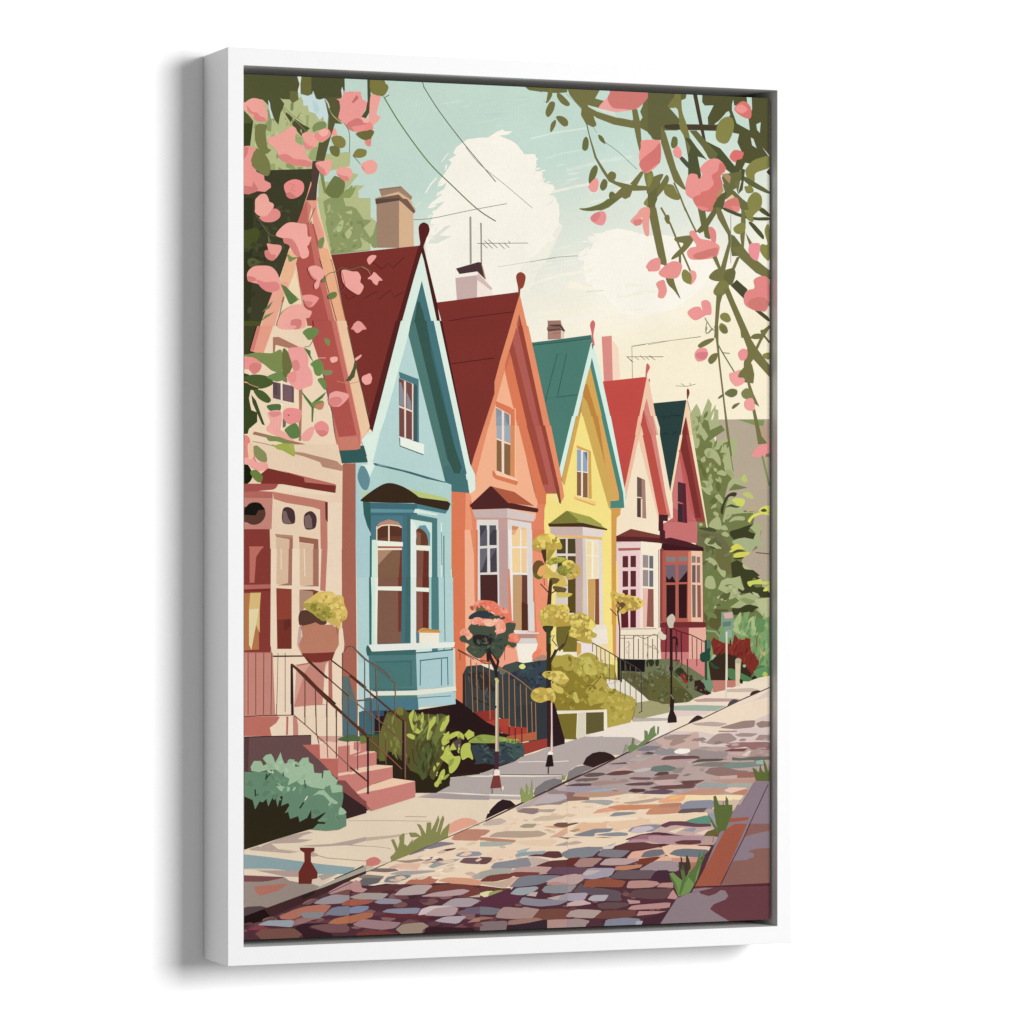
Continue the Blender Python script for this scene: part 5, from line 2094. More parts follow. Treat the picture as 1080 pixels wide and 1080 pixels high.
s b9c247 590 440 605 410 615 450 605 600 590 560
s b9c247 655 540 665 470 715 445 715 490 670 560 650 640 640 620
s b9c247 545 430 560 450 545 490
s b9c247 470 600 500 590 540 610 545 640 500 630
s 6f7534 690 640 720 540 760 470 800 440 800 560 740 640 720 700
s b9c247 770 500 790 460 830 435 830 480 800 540 770 570 750 560
s b9c247 765 650 790 600 830 570 900 565 950 600 960 620 900 605 860 620 850 650 820 670 780 690
p b9c247 960 600 995 555 1035 585 1040 620 980 625 975 645
s b9c247 780 760 800 710 870 660 910 665 910 700 860 740 870 780 900 790 920 800 910 850 880 890 830 920 830 860 770 810 755 790
s b9c247 925 720 950 680 1000 680 1010 720 1000 760 1035 800 1020 815 980 780 940 815 925 780
s 8f9a3e 1000 660 1040 625 1090 620 1090 680 1040 680
s b9c247 705 1010 730 980 760 910 790 890 790 940 750 1010 730 1040 710 1035
s b9c247 695 880 720 840 750 840 720 880 700 910
s 9aa83e 780 960 820 930 830 940 790 980
g steps
p cf7d72 -10 755 80 740 80 660 -10 660
p f0c3ac -10 655 78 655 78 740 -10 770
p c98078 25 660 78 660 70 740 20 720
p f0c3ac -10 790 130 738 200 738 212 750 100 790 -10 800
p cf7d72 -10 785 215 745 215 860 -10 930
p f0c8a8 -10 920 60 880 220 852 350 860 350 880 150 905 -10 940
p cf7d72 -10 935 350 870 352 965 200 1010 50 1080 -10 1040
p f0c8a8 50 1080 180 1020 350 965 540 990 530 1005 100 1090
p cf7d72 100 1095 540 992 545 1095
g steps_railing
l 5a3020 12 -10 100 120 210 300 360 445 485
p 3a2226 436 480 450 480 455 970 445 970 432 800
p 8a5a4a 450 485 465 490 463 970 453 970
l 8a5a48 8 50 335 200 450 300 530 435 660
l 5a3020 11 -10 485 140 625
l 9a5a44 8 140 625 300 765 430 890
l 3a2226 16 143 620 143 1100
l 3a2226 10 -10 875 135 990
l 7a6a58 6 117 -10 117 580
l 7a6a58 6 175 300 180 640
l 7a6a58 6 235 340 240 700
l 7a6a58 6 308 380 308 560
l 8a6a4a 6 375 170 370 560
l 7a5a50 6 55 560 58 900
l 7a5a50 6 180 -10 280 60 378 170
l 7a6a60 6 215 20 222 290
l 6f5a52 6 55 315 175 305
l 8a5a50 6 180 575 300 570
l 8a5a50 6 295 640 295 860
g orange_house
l 6f3a2a 5 550 980 700 1000
T 475 680 8
p e07548 15 -10 125 -10 135 280 105 500 30 450
p f5b08c 135 80 260 150 260 190 140 185
p f5a080 320 60 400 200 400 150 470 20 560 40 580 160 460 190 400 190 340 150
p f2e9d8 560 -10 745 -10 745 60 700 60 700 140 580 155
p f0906a 740 -10 820 -10 820 140 760 130 720 60
g dark_shrubs
p 3a4142 105 250 140 180 260 170 300 190 400 230 460 170 560 140 620 155 740 135 820 120 820 860 720 860 560 720 400 600 180 570 110 520
p 2f2f30 105 250 135 260 135 530 105 500
p 45504a 460 170 560 140 600 200 500 240 440 250
p 37454e 560 240 600 200 820 130 820 370 720 360 640 280
p 2c3350 480 260 560 220 560 280 500 290
p 3a3030 140 240 300 230 380 380 330 400 200 360
p 333a3e 540 520 820 480 820 800 700 800 560 620
s dbe07a 580 180 610 160 635 185 615 205 590 200
l 1f2224 8 600 300 640 270 660 310 690 280 720 320
l 2a2422 8 180 440 260 480 340 510
s f2805a 695 80 720 60 770 40 740 110 710 120
s b08870 720 110 780 90 815 110 800 130 740 130
g front_steps_red
p 95302a 190 570 375 550 375 640 300 650 
p b2402e 275 655 410 625 495 625 495 690 420 700
p 95302a 380 690 500 690 500 740 400 740
p b0392c 410 680 650 700 650 755 520 780 440 740
p b0603a 430 780 720 735 725 800 560 830
p a03a30 605 830 820 790 820 865 620 930
p c05a38 520 775 720 735 720 760 560 800
g bush_bright
p 2b1a1c 45 455 110 500 300 650 380 690 410 740 500 760 400 820 200 830 60 730 -10 700 -10 510 45 505
p 2f1d1b -10 700 200 740 400 740 600 840 620 930 540 985 270 1080 -10 1090
s 8fa040 150 820 250 760 380 770 500 790 560 830 400 830 250 830
s b9c247 -10 760 60 730 110 760 110 800 60 770 -10 800
p b9c247 115 760 155 715 200 740 200 770 150 800 130 780
s b9c247 85 900 110 840 165 830 170 880 190 950 185 970 150 950 100 970
s b9c247 -10 880 30 820 75 840 60 880 -10 890
s b9c247 -10 900 30 940 80 940 80 990 40 1060 -10 1075
s 8fa040 -10 980 30 960 20 1000 -10 1030
p 5a4a48 20 820 90 780 90 880 60 900
p 37434a 170 850 300 830 330 880 300 960 220 990 190 930
p 3e5552 400 820 520 810 600 830 625 880 620 940 560 960 520 990 460 1000 400 960
p 37434a 250 900 360 880 420 880 520 900 540 970 420 1020 300 1000 200 1010 230 960
l 262a2e 9 260 960 320 920 340 960 380 910
l 262a2e 9 440 900 480 860 520 880
g side_railing2
l b08040 6 400 185 500 240 600 310 690 385
l 6a3a34 6 65 40 200 110 300 160 370 160 440 200
l 7a3a34 6 260 130 360 150 400 190
l b07848 7 172 120 190 570
l b07848 7 220 150 230 565
l b07848 7 278 180 285 560
l b07848 7 330 150 335 630
l b07848 7 440 250 450 620
l b07848 7 495 240 497 690
l b07848 7 540 290 550 700
l b07848 7 590 330 600 700
l b07848 7 640 360 650 740
l b07848 7 685 480 692 740
l b07848 7 718 490 725 800
l 6a2a28 7 497 690 497 770
l 6a2a28 7 548 700 548 820
l 6a2a28 7 602 700 605 830
l 8a5a40 5 124 260 130 520
g flower_tree
p 2f2526 300 -10 330 -10 350 100 390 180 400 100 415 140 400 200 400 280 380 290 370 200 320 100
p 6a6a62 405 190 470 230 440 260 415 240
s d9c050 375 285 395 280 410 310 385 310
p b8a080 380 300 408 310 410 900 378 900
p d8ccaa 380 300 395 305 392 900 380 900
l 6f5a50 5 407 320 408 880
p 4a2a34 375 900 410 900 405 1060 370 1060
s f0d8d0 365 1065 385 1050 415 1060 410 1085 375 1090
p 46423e 376 510 392 520 380 540
g topiary_tree
p 3a2a24 815 -10 845 -10 845 120 880 40 900 40 850 160 850 380 810 380 812 200
p 3d3018 815 -10 840 -10 845 200 812 230
l 4a3a24 12 850 140 900 50 960 -10
s c9b044 775 250 800 225 850 222 930 222 990 270 1000 300 950 335 880 320 840 290 800 280
s e0cc60 850 235 930 225 985 270 990 290 930 290 880 270
s d2bc4c 850 340 880 320 900 345 950 370 950 410 900 405 870 380
p 3a2a24 812 230 840 230 845 370 812 370
s c9a83a 678 430 700 380 760 360 820 370 850 365 885 420 885 470 860 495 830 470 760 490 700 470
s dcc25a 810 370 860 370 885 430 880 470 850 440 820 400
p 3a2226 815 470 850 470 850 860 818 865
p efc9c0 848 490 860 490 862 900 845 900 850 700
p 2f1d22 862 480 880 500 965 800 965 835 870 862
s f4e8dc 822 910 850 898 865 925 840 940 822 935
p 2b1a1c 825 925 860 925 872 1025 805 1030
l 4a3a3a 7 828 1030 828 1090
g yellow_bush
T 570 660 8
g yellow_house
p ecdfc8 340 -10 560 -10 600 200 640 300 640 470 520 500 300 280 300 130
p d9a848 300 135 345 150 345 230 310 260
p efdfe0 345 150 430 160 440 210 380 230 345 225
p efe4d4 440 30 565 30 575 160 460 160
p efd9a0 460 160 575 150 600 260 560 320 480 280
p f4df78 560 -10 610 -10 612 270 650 300 650 460 600 440 575 200
p d79a3c 608 -10 640 -10 640 260 612 240
p ecc8c0 640 -10 668 -10 665 280 640 260
p 7a6c1e 130 -10 310 -10 300 200 180 200
p efe6c0 130 210 300 195 300 260 130 260
p f4df78 90 -10 135 -10 130 240 90 250
g cream_house
p efdfc4 668 20 1005 20 1020 280 668 280
g yellow_bush
p 8f7d1c 90 290 160 255 260 250 300 270 400 225 480 260 500 320 620 330 650 460 560 450 560 540 700 580 800 620 800 720 780 790 570 860 560 710 140 715 110 640
s b09e35 95 260 180 250 240 240 290 270 300 340 250 380 200 370 180 340 110 350
s b09e35 270 330 320 260 400 225 480 260 500 300 560 320 625 340 620 440 560 430 520 400 440 420 380 430 330 420 280 380
s c5b84c 340 300 400 260 440 300 480 400 430 420 380 400 360 350
s c5b84c 240 320 260 310 280 340 255 345
s c5b84c 220 600 250 575 300 560 315 600 330 640 300 650 270 610
p b5a238 390 600 430 560 480 480 520 440 560 470 570 530 650 545 720 580 780 600 805 650 780 760 760 815 570 860 560 710 500 690 540 650 460 660 420 680
s 8f7d1c 575 560 620 530 640 545 600 590
s b5a238 380 560 440 480 520 430 500 520 440 570
l 6f5020 8 390 510 450 500 530 410
l 7a6a28 5 710 620 720 570
l 7a6a28 5 770 720 790 680
p 2d2a24 650 270 680 280 690 480 650 450
g planter_wall
p ede0c6 130 725 560 705 570 860 380 930 200 960 140 740
p 7a6c1e 145 745 310 738 300 958 195 955
p d8d0b8 320 735 380 730 380 930 305 960
p 62592e 385 732 535 728 535 885 385 918
p efe6cc 535 710 562 705 562 870 538 885
p b0a040 562 700 575 700 575 860 565 860
g hedge
p 1f1a1c 660 280 890 285 890 390 660 390
p 6e7450 885 285 1090 280 1090 660 1020 650 910 620 700 450 660 440 660 380 880 390
p 5f5a34 690 400 800 390 1090 560 1090 660 1020 650 910 625 800 520 700 450
s 30351f 895 300 920 285 935 340 900 345
s 30351f 970 300 1000 285 1000 335 975 335
s 30351f 1040 345 1055 345 1050 365
g cream_steps
p e6dcc8 560 480 700 450 800 520 910 590 910 640 800 650 700 580 590 540
l c9b8a8 6 570 490 660 470
p a39c6c 800 650 1000 620 1020 660 1090 660 1090 730 870 780 780 770 800 700
g front_railing
l 4a3f38 8 300 120 440 145 560 210 660 270 800 345 850 385
l 4a3f38 7 850 385 855 720
l 6a6050 6 440 150 440 220
l 6a6050 6 475 165 475 290
l 6a6050 6 510 185 510 300
l 6a6050 6 545 200 548 340
l 6a6050 6 582 225 582 470
l 6a6050 6 628 250 630 535
l 6a6050 6 675 280 675 580
l 6a6050 6 715 305 715 600
l 6a6050 6 758 335 758 590
l 6a6050 6 805 350 808 680
l 5a5040 5 720 330 735 400 760 380
l 3a2a2a 6 830 735 860 720
T 685 650 8
g hedge
p 6e7450 -10 365 150 362 260 390 340 430 460 510 530 540 535 600 520 650 440 670 360 700 340 720 160 740 90 735 70 710 -10 700
p 62602f -10 480 180 480 250 560 330 640 370 700 320 725 130 740 90 735 70 705 -10 700
s 56542b 180 610 260 600 340 650 360 700 250 730 190 720
s 30351f -10 370 30 365 40 400 10 425
s 30351f 50 375 80 365 75 415 55 420
s 30351f 215 465 260 430 300 470 310 500 260 510
s 30351f 345 500 360 500 365 540 345 535
s 30351f 120 430 135 425 130 445
s 8a2c24 262 500 285 480 325 520 320 570 295 560
s 6a9070 450 530 520 540 535 580 515 630 470 620
p 3a2220 380 545 430 535 460 570 480 620 525 650 490 665 440 650 380 620
g crimson_house
p d5807c 330 360 500 360 620 460 620 640 540 640 535 560 460 500
p c07868 500 440 620 450 640 490 730 530 730 600 660 600 640 640 535 640 540 590
g shrubs_right
p 4a7a4a 660 420 800 400 1016 420 1016 550 760 550 660 525
p 7e2c22 530 240 560 190 640 230 700 250 730 160 760 200 850 190 860 300 930 380 900 450 860 510 800 460 740 420 700 380 600 340 540 320
p 3a2a20 520 380 600 300 720 330 780 380 860 480 860 520 700 440 620 440 560 420
p 2f2a20 860 520 940 470 940 520 870 535
s 5f9058 880 470 960 430 1016 430 1016 540 940 540
s b5bf4a 955 490 975 468 1000 490 975 512
s 9ab88a 790 410 815 410 810 430 795 430
g sidewalk
g street_sign
p d9cfb4 648 200 660 200 655 690 640 690
g small_post
p d8c3a0 728 370 765 370 765 590 728 590
s b5ad88 725 370 745 352 775 365 770 395 735 395
s 2f2a20 765 530 790 540 785 568 765 560
g street_lamp
p 2f1f20 176 100 192 100 192 830 178 830
l 2f1f20 15 184 250 188 192 210 176 232 192 236 250
s c9bda8 145 25 160 0 190 -20 212 0 218 30 200 70 195 95 165 95 150 60
p 4a3f40 222 240 238 240 232 380 224 380
s 2f1f20 165 440 182 410 200 440 182 470
l 8a8070 8 180 660 205 700
p 2f1f20 175 700 210 700 205 800 228 850 232 895 155 900 158 850 175 800
g tree_right
g garden_post
p 2f4a40 470 200 485 200 488 540 470 540
s 1f4a3a 430 360 440 310 500 300 515 340 500 380 440 370
T 0 0 1
g sidewalk
p ead6ba 250 897 330 865 400 846 480 822 560 795 640 775 720 745 800 715 815 712 815 724 778 740 742 757 685 782 628 810 563 840 512 865 467 885 412 909 380 922 320 944 250 970
T 685 650 8
g sidewalk
p ead8c2 -10 860 180 760 360 700 540 645 740 600 800 560 1016 545 1016 600 750 715 460 860 330 905 -10 1060
p c09a90 370 705 480 690 740 695 780 705 730 720 400 722
p c8b3a0 640 615 860 605 930 620 880 640 640 640
p 9fae9c 200 755 400 748 650 755 560 800 210 795
p e0c8c0 150 800 520 800 480 830 180 850
p d8cfc0 0 860 160 855 160 880 -10 880
l 6a5048 5 -10 1062 330 905 460 860 750 715 860 665 1016 600
s 3a2a28 325 910 370 860 410 836 452 858 400 885
s 4a4a50 660 760 680 720 715 700 755 715 700 745
s 3a2a28 850 665 870 635 920 625 940 635 890 655
g street
p ecd6bd -10 1060 330 905 460 860 750 715 1016 600 1016 1090 -10 1090
p dac6bd -10 1060 200 970 420 970 560 1000 700 960 1016 820 1016 1100 -10 1100
p dcc8c0 690 760 900 700 1016 620 1016 680 760 740
p b9a49c 360 905 520 890 660 905 590 930 400 920
p 9a8078 590 940 790 885 890 880 880 935 720 950
p 9a8078 900 905 950 885 1016 890 1016 930 930 940
p a08880 580 965 740 965 740 975 590 978
p b59f98 -10 1070 120 1000 320 1005 250 1050 100 1095 -10 1095
p 9a8078 350 1050 420 1025 485 1035 450 1055
p a58c84 480 1065 570 995 680 990 740 1040 650 1070 520 1075
p a58c84 720 1000 780 985 920 990 860 1015 760 1015
p a58c84 890 1045 930 1000 1016 1000 1016 1050
p b59890 650 1085 900 1060 1016 1065 1016 1095 650 1095
T 570 660 8
g sidewalk
p b5a7a2 -10 1060 60 1030 200 990 380 935 780 940 900 950 760 1040 700 1090 -10 1090
p ece0d0 375 935 570 860 780 800 860 780 1090 730 1090 900 900 1000 780 940
p b8ada0 780 775 1080 780 1080 800 780 810
s 33221f 390 1150 420 1100 500 1062 590 1080 640 1130 560 1170
g street
p b9a8a5 700 1090 860 1000 1090 900 1090 1090
p 8f8588 820 1040 900 1005 1030 1020 960 1050 860 1055
p 9a8c90 860 1060 1000 1040 1090 1045 1090 1090 800 1090
p dcc0b0 960 990 1090 920 1090 1000 1000 1000
g kerb_grass1
p 6f8450 750 1080 745 1020 770 1000 780 945 795 950 790 1000 820 1010 880 960 880 880 905 890 910 930 930 870 965 840 970 900 985 925 990 850 1003 850 1000 910 880 1000 780 1060
p 8f9a78 700 1075 720 1000 745 1010 740 1050
g kerb_grass1
T 500 760 8
g sidewalk
p b5a7a2 -10 455 180 410 420 300 640 235 770 190 870 155 1090 130 1090 270 1050 265 970 300 920 370 870 380 820 410 780 470 750 500 700 485 600 520 500 590 400 640 -10 610
p e2d0bc -10 615 400 640 500 620 500 680 380 710 200 800 -10 870
p ead6ba -10 660 420 665 400 700 200 800 -10 870
p b8aaa4 -10 630 300 640 400 645 390 668 -10 660
p e6dacb -10 460 250 458 740 460 740 468 500 475 -10 472
l 5a4a46 6 210 455 500 458 745 458 748 500
l e6d8cc 7 370 350 540 345 640 350 800 340
l efe2d0 9 -10 622 400 632
p 7d7678 500 620 520 570 600 510 680 487 745 498 745 520 520 640
p 857c7c 780 500 800 430 860 390 940 375 1015 395 780 510
p 2f2023 97 832 110 790 150 740 200 690 240 665 310 675 355 715 200 790
p 33221f 918 370 950 310 1000 275 1060 262 1090 265 1090 370 1020 400
l 5a4040 10 -10 885 350 720 510 645 760 520 1030 400 1090 370
g street
p ecd3b5 -10 890 350 725 510 650 760 525 1030 405 1090 375 1090 1090 -10 1090
p b9a5a0 350 740 510 655 760 530 900 590 850 640 720 660 600 700 400 740
p bcaeb0 560 650 620 625 760 630 785 655 700 690 500 700
p 9a8480 600 590 660 585 820 600 970 640 960 670 800 680 760 690 700 720 640 725 600 700 720 680 790 655 760 620 640 625
p b0a0a8 700 590 800 560 1090 560 1090 590 900 600 840 600
p a58c8c 800 530 900 500 1000 480 1090 440 1090 560 800 570
p 7b6c70 760 550 860 538 980 530 985 550 800 556
p 7b6c70 915 465 1000 445 1090 440 1090 465 1000 475
p 857478 850 500 930 488 1050 490 1000 510 860 515
p c09c7c 835 625 950 608 1090 600 1090 635 960 640 870 640
p a08c80 540 705 640 700 700 720 640 760 540 765 480 745
p 917a78 360 770 420 740 555 740 550 775 530 790 400 775
p b09c94 555 740 720 745 680 775 560 775
p c0b0a8 900 690 980 672 1090 670 1090 710 1000 705
p e0a48c 1000 780 1040 745 1090 735 1090 785
p d5b99e 500 830 540 805 780 805 790 830 650 845 520 845
p e8d8c0 780 830 900 800 1090 800 1090 840
p a89880 385 890 430 872 530 872 500 895 430 900
p 6f4c40 670 885 740 865 885 862 850 885 770 900 700 895
p d99c80 580 895 660 885 780 900 740 920 640 905
p e0a880 640 985 740 930 900 870 1090 865 1090 915 940 920 800 930 720 985
p ae8068 790 940 880 910 920 920 900 940 820 940
p 8a8688 845 965 960 945 980 920 1090 920 1090 960 1000 975 880 975
p 9aa098 1000 970 1090 950 1090 980
p a88868 730 985 960 995 955 1004 750 998
p 5f4440 960 998 1090 990 1090 1000 970 1005
p b39b82 120 980 170 950 400 930 600 935 610 955 520 980 400 992 130 990
p c9b3a0 70 885 180 830 270 850 240 870 150 885
p c9a08a -10 920 110 920 130 940 60 975 -10 985
p b57c66 -10 985 60 985 350 1010 350 1030 200 1035 -10 1005
p b0b09a 10 1050 100 1015 260 1025 250 1060 30 1060
p 8a8a90 930 1080 960 1050 1090 1040 1090 1090
p c9ac98 690 1050 820 1015 900 1030 880 1050
g kerb_grass2
p 8d9c50 400 690 398 640 390 610 400 560 425 600 440 620 440 530 460 560 462 640 480 580 490 490 497 570 500 650 440 690
p 8d9c50 750 505 750 460 770 470 780 450 770 500
g hitching_post1
s f2e2d4 165 450 205 415 215 440 215 465 165 462
p 7e3a36 165 465 215 462 230 565 140 572
l 8a6a60 5 155 575 155 615
s e8dcc0 230 560 245 550 250 575 235 590
g hitching_post2
s f2e8dc 622 285 640 262 665 270 660 290
p 2b1a1c 625 288 660 288 672 380 640 390 605 385
l 4a3a3a 8 628 390 628 448
T 380 790 8
g sidewalk
p e7d2b6 -10 560 450 410 600 360 760 300 1090 180 1090 560 1050 600 750 740 260 950 -10 1060
p b5a7a2 480 408 600 370 750 310 755 270 770 245 1000 210 1090 178 1090 430 800 425
p e8dcd0 610 362 900 372 1090 385 1090 392 900 385
p e8dcd0 890 228 1000 222 1090 225 1090 235 950 235
p a89a98 520 410 700 375 1090 395 1090 430 800 425
l bfa890 6 -10 604 300 605 600 610
l a8927a 5 380 570 560 572
p c5b09a -10 750 250 730 400 710 410 715 300 745 -10 785
l bfa890 6 -10 818 120 822 260 840
p e8a288 745 640 800 605 860 582 920 582 970 600 1000 620 750 720
s d07a70 35 985 40 950 80 920 130 912 170 935 175 965 100 990
s d8c8b0 165 975 175 950 200 945 230 950
p 2f2023 1055 600 1075 545 1100 540 1100 590
l 5a4a40 7 -10 1060 120 1010 260 950
l 6a5048 6 430 885 680 775 1060 598
p c0b8a0 -10 1000 60 985 100 990 120 1000 -10 1050
l 3a3028 7 -10 1000 40 985
g street
p ecd3b5 -10 1070 260 955 430 885 750 745 1060 605 1090 590 1090 1090 -10 1090
p c0846c 770 765 830 710 930 682 1080 685 1060 715 1000 740 920 770 850 775
p df9c84 990 750 1060 740 1090 745 1090 770
p 857d84 440 880 560 825 690 780 740 790 790 795 740 820 600 835 460 885
s 857d84 808 890 830 868 920 865 1010 868 1025 885 960 900 850 905
p 6b4a48 640 880 690 850 800 835 790 845 720 870
p 7a565a 545 950 560 915 660 915 705 935 650 960 580 965
p 9a9c98 580 990 640 950 760 930 850 935 760 965 660 995 600 1000
p 6f4a4a 840 955 880 920 1090 915 1090 970 900 965
p c0ab9a 960 810 1020 785 1090 785 1090 825 980 820
p a08878 280 950 420 940 560 915 540 935 400 960
p 826a66 90 1030 140 1010 280 1010 325 1025 220 1040
p a89c98 60 1060 320 1040 480 1025 630 1030 560 1045 380 1060
p e8b89c 860 1090 930 1040 1090 1010 1090 1060
p 7f8088 250 1070 430 1068 430 1095 60 1095
p 8e8e90 900 1090 950 1060 1090 1040 1090 1090
g kerb_grass3
p 88894a 265 945 255 910 290 880 300 860 262 765 285 760 320 840 335 780 330 740 365 710 375 720 370 800 400 820 445 760 440 800 420 830 455 770 500 740 430 745 410 705 470 705 520 740 510 690 480 630 510 640 555 720 565 620 600 620 600 690 640 610 660 560 668 600 640 700 650 700 680 600 700 560 710 590 670 740 700 680 755 625 740 740 600 800 430 880 280 948
T 380 790 8
g steps
p cf7d72 -10 380 75 372 460 275 462 405 95 522 50 470 -10 400
p a85a54 -10 395 40 435 76 518 60 516 -10 455
p 3b2630 -10 450 60 512 45 530 -10 553
T 250 785 8
g sidewalk
p e7d2b6 10 890 400 780 640 720 920 625 1090 575 1090 1095 10 1095
p b9a294 200 860 400 780 600 735 640 745 560 770 510 800 640 805 540 830 290 840 350 885 500 900 340 900 240 885
p b9a294 100 885 180 860 320 900 540 905 440 920 120 895
p b9a294 520 860 620 850 800 840 960 810 1090 780 1090 815 960 850 700 865
l b09a88 7 650 930 760 960 1090 985
l b09a88 6 860 845 1090 860
l b9a890 5 940 645 1090 645
p b9a294 640 905 700 940 640 950 560 900
p 8aa3a6 10 925 300 955 700 1010 1000 1040 960 1095 10 1095
l 8a8070 8 940 1090 1070 1020
T 370 870 8
g street
p 55303a -200 700 -100 600 -10 560 150 520 300 495 480 510 640 495 800 490 900 495 1000 500 1300 560 1300 1300 -1200 1300 -1200 900
T 0 0 1
g street
p 55303a 375 944 400 934 450 931 490 932 540 938 560 915 600 908 640 895 690 880 735 880 790 880 780 1000 250 1010 250 985 330 960
T 250 870 8
f 6a4046,7c5250,5f3a42,845e5c,4a2a32 60 60 0.35 -4 12 60 900 300 780 720 600 1080 440 1090 840 900 950 300 980 60 980
T 490 850 8
f 6a4046,7c5250,5f3a42,845e5c,4a2a32 60 60 0.35 -4 12 -100 700 300 680 600 560 1090 420 1090 1060 -100 1060
T 370 870 8
f 6a4046,7c5250,5f3a42,845e5c,4a2a32 60 60 0.35 -4 12 0 560 300 500 900 520 1090 560 1090 900 0 930
T 600 870 8
f 6a4046,7c5250,5f3a42,845e5c,4a2a32 60 60 0.35 -4 12 0 380 400 260 900 240 900 600 760 840 0 850
T 0 0 1
T 490 850 8
g street
p ecd3b5 -10 200 100 150 350 30 700 -10 1090 -10 1090 420 860 440 560 430 400 520 130 600 -10 640
f e4c4a4,dcbc9c,f0dcc0,d0b4a0,e8cbb0 70 70 0.28 -4 10 0 200 350 60 1080 10 1080 400 560 420 200 560 0 620
p efcfa0 -10 560 200 520 240 540 60 600 -10 620
p b9a494 440 20 600 20 640 30 560 60 450 50
p 917a78 440 50 500 20 620 22 638 45 580 70
p b5a094 620 30 780 25 740 55 620 50
p d0b89c 580 110 660 85 870 82 820 110 700 125 590 125
p ead8b8 870 100 1090 80 1090 120 900 115
p c5b0a0 150 160 210 120 300 105 355 130 300 158 200 165
p a89880 465 175 510 152 610 152 580 182 500 185
p d99c80 660 175 760 165 850 188 760 188
p 7a5548 750 160 790 142 960 142 930 160 840 182 780 175
p e0ac80 720 265 800 220 920 150 1090 145 1090 205 900 210 800 255
p ae8868 860 215 960 190 1000 195 980 220
p d5a890 720 265 760 240 900 205 820 265
p 8a8688 920 240 1030 220 1050 205 1090 200 1090 250 960 255
p 8a6660 780 262 1040 272 1040 285 860 280
p b89e88 200 262 260 225 360 212 640 212 700 235 640 260 480 270 280 265
p c0846c -10 215 60 200 180 200 215 210 170 245 -10 290
p c08068 -10 290 140 262 440 290 420 310 300 305 140 290
p aab0a0 80 335 160 300 400 305 400 320 300 340 120 342
p e8c8a8 430 300 740 280 780 300 720 340 520 330
p b0a098 760 335 880 298 980 305 960 320 860 335
p efcdb0 200 400 260 370 440 368 430 400 400 430 200 425
p a8b0b0 440 380 560 350 500 400 450 410
p 98a0a4 430 410 500 390 690 380 660 410 560 415 440 430
p 9088 430 400 430 400 430 401
p 8f8f98 -10 385 120 388 145 410 120 420 -10 420
p 6f4a4a -10 432 233 435 215 470 180 490 60 490 -10 470
p 63383c 530 425 600 408 660 410 700 385 800 385 825 430 760 440 640 425
p 7d8284 820 400 860 380 1000 352 1090 350 1090 420 980 440 870 440 830 420
p 5a4448 1020 350 1060 325 1090 322 1090 352
p 8a8a90 225 525 260 480 400 460 520 438 560 450 590 485 530 515 380 525
p c5aca0 540 440 600 435 720 460 680 480 600 510 570 500
p 64383a 600 508 720 465 880 455 980 445 930 510 760 515
p a9847c 925 500 960 455 1090 440 1090 510 960 515
p a8a498 50 605 130 560 260 530 400 530 360 580 240 610 100 615
p c09a90 380 560 460 520 600 512 740 520 700 570 640 575 480 590
p 6b4a5a 690 570 750 518 1040 520 990 570 880 580
p 7a4038 130 635 200 590 320 575 440 570 380 610 260 635
p 7a4038 385 570 440 558 640 562 600 590 440 600
p a9a4a8 1000 580 1040 530 1090 528 1090 580
p c8a890 40 640 300 640 420 600 480 605 400 660 350 690 200 670
p e0a890 370 680 420 610 500 600 420 670
p 7c7c86 380 685 460 600 560 585 760 585 820 590 700 640 620 665 450 685
p c0a09c 690 640 760 610 860 585 1000 580 1000 620 940 660 800 665
p b98880 690 650 780 640 930 665 700 668
p 8a8a8c 655 710 690 675 800 668 950 670 880 730 760 735 680 730
p 7c4030 1000 690 1020 630 1090 625 1090 685
p 5a3a3a 900 730 960 660 1010 630 1000 690 1090 690 1090 735
p 6e3c38 -10 660 60 670 240 695 400 695 300 720 160 760 20 770 -10 700
p a98c8c -10 705 30 705 55 720 30 745 -10 745
p dcd6a0 20 770 180 722 240 720 210 760 130 775
p 95a050 200 765 210 730 270 715 325 712 270 750
p a08a90 -10 785 100 785 140 800 80 840 -10 855
p 5d3142 80 850 180 770 340 710 400 730 480 770 440 830 330 860 300 880
p 9aa0a4 388 740 440 695 600 682 622 695 580 725 500 750 450 750
p c0a8a4 520 755 560 730 620 725 600 765
p 8a8490 460 815 490 768 600 785 780 790 880 800 800 835 640 850 500 835
p bca4a0 690 780 820 750 785 795
p a0949a 785 795 820 755 870 738 1050 738 1000 780 880 795
p a99898 1040 790 1060 765 1090 760 1090 800
p d0b0b0 855 845 900 810 1000 795 1070 825 1000 835
p 75727a -10 860 60 850 200 855 300 870 260 915 100 915 -10 905
p a88880 265 940 300 880 340 855 480 865 500 855 635 875 580 940 420 950
p 78483c 580 945 640 875 800 870 900 880 850 935 900 940 780 960 620 960
p b99898 855 935 900 885 1000 875 1090 878 1090 935
p 9c6c5c 20 985 60 945 140 935 260 945 100 970 60 985
p 9c7468 370 1000 380 965 600 945 660 960 540 985 420 1000
p b08c84 690 1015 695 965 780 960 960 955 1050 970 1020 995 860 1008
p 5a2a3a 0 985 90 990 60 1020 -10 1015
p 857070 80 1020 150 980 360 972 335 1040 200 1040
p 3a2830 370 1010 540 990 690 960 690 1030 360 1040
T 600 770 8
g street
p b09c98 -10 440 200 320 500 190 620 130 800 60 1090 20 1090 540 900 540 640 550 180 570 -10 600
f a8928e,bfa8a4,9c8884,b8a0a4,8c7a78,c8aca4 90 60 0.26 -3 10 0 440 500 200 1080 60 1080 520 200 560 0 580
p c8a89c 720 80 980 40 1090 20 1090 160 900 150 780 120
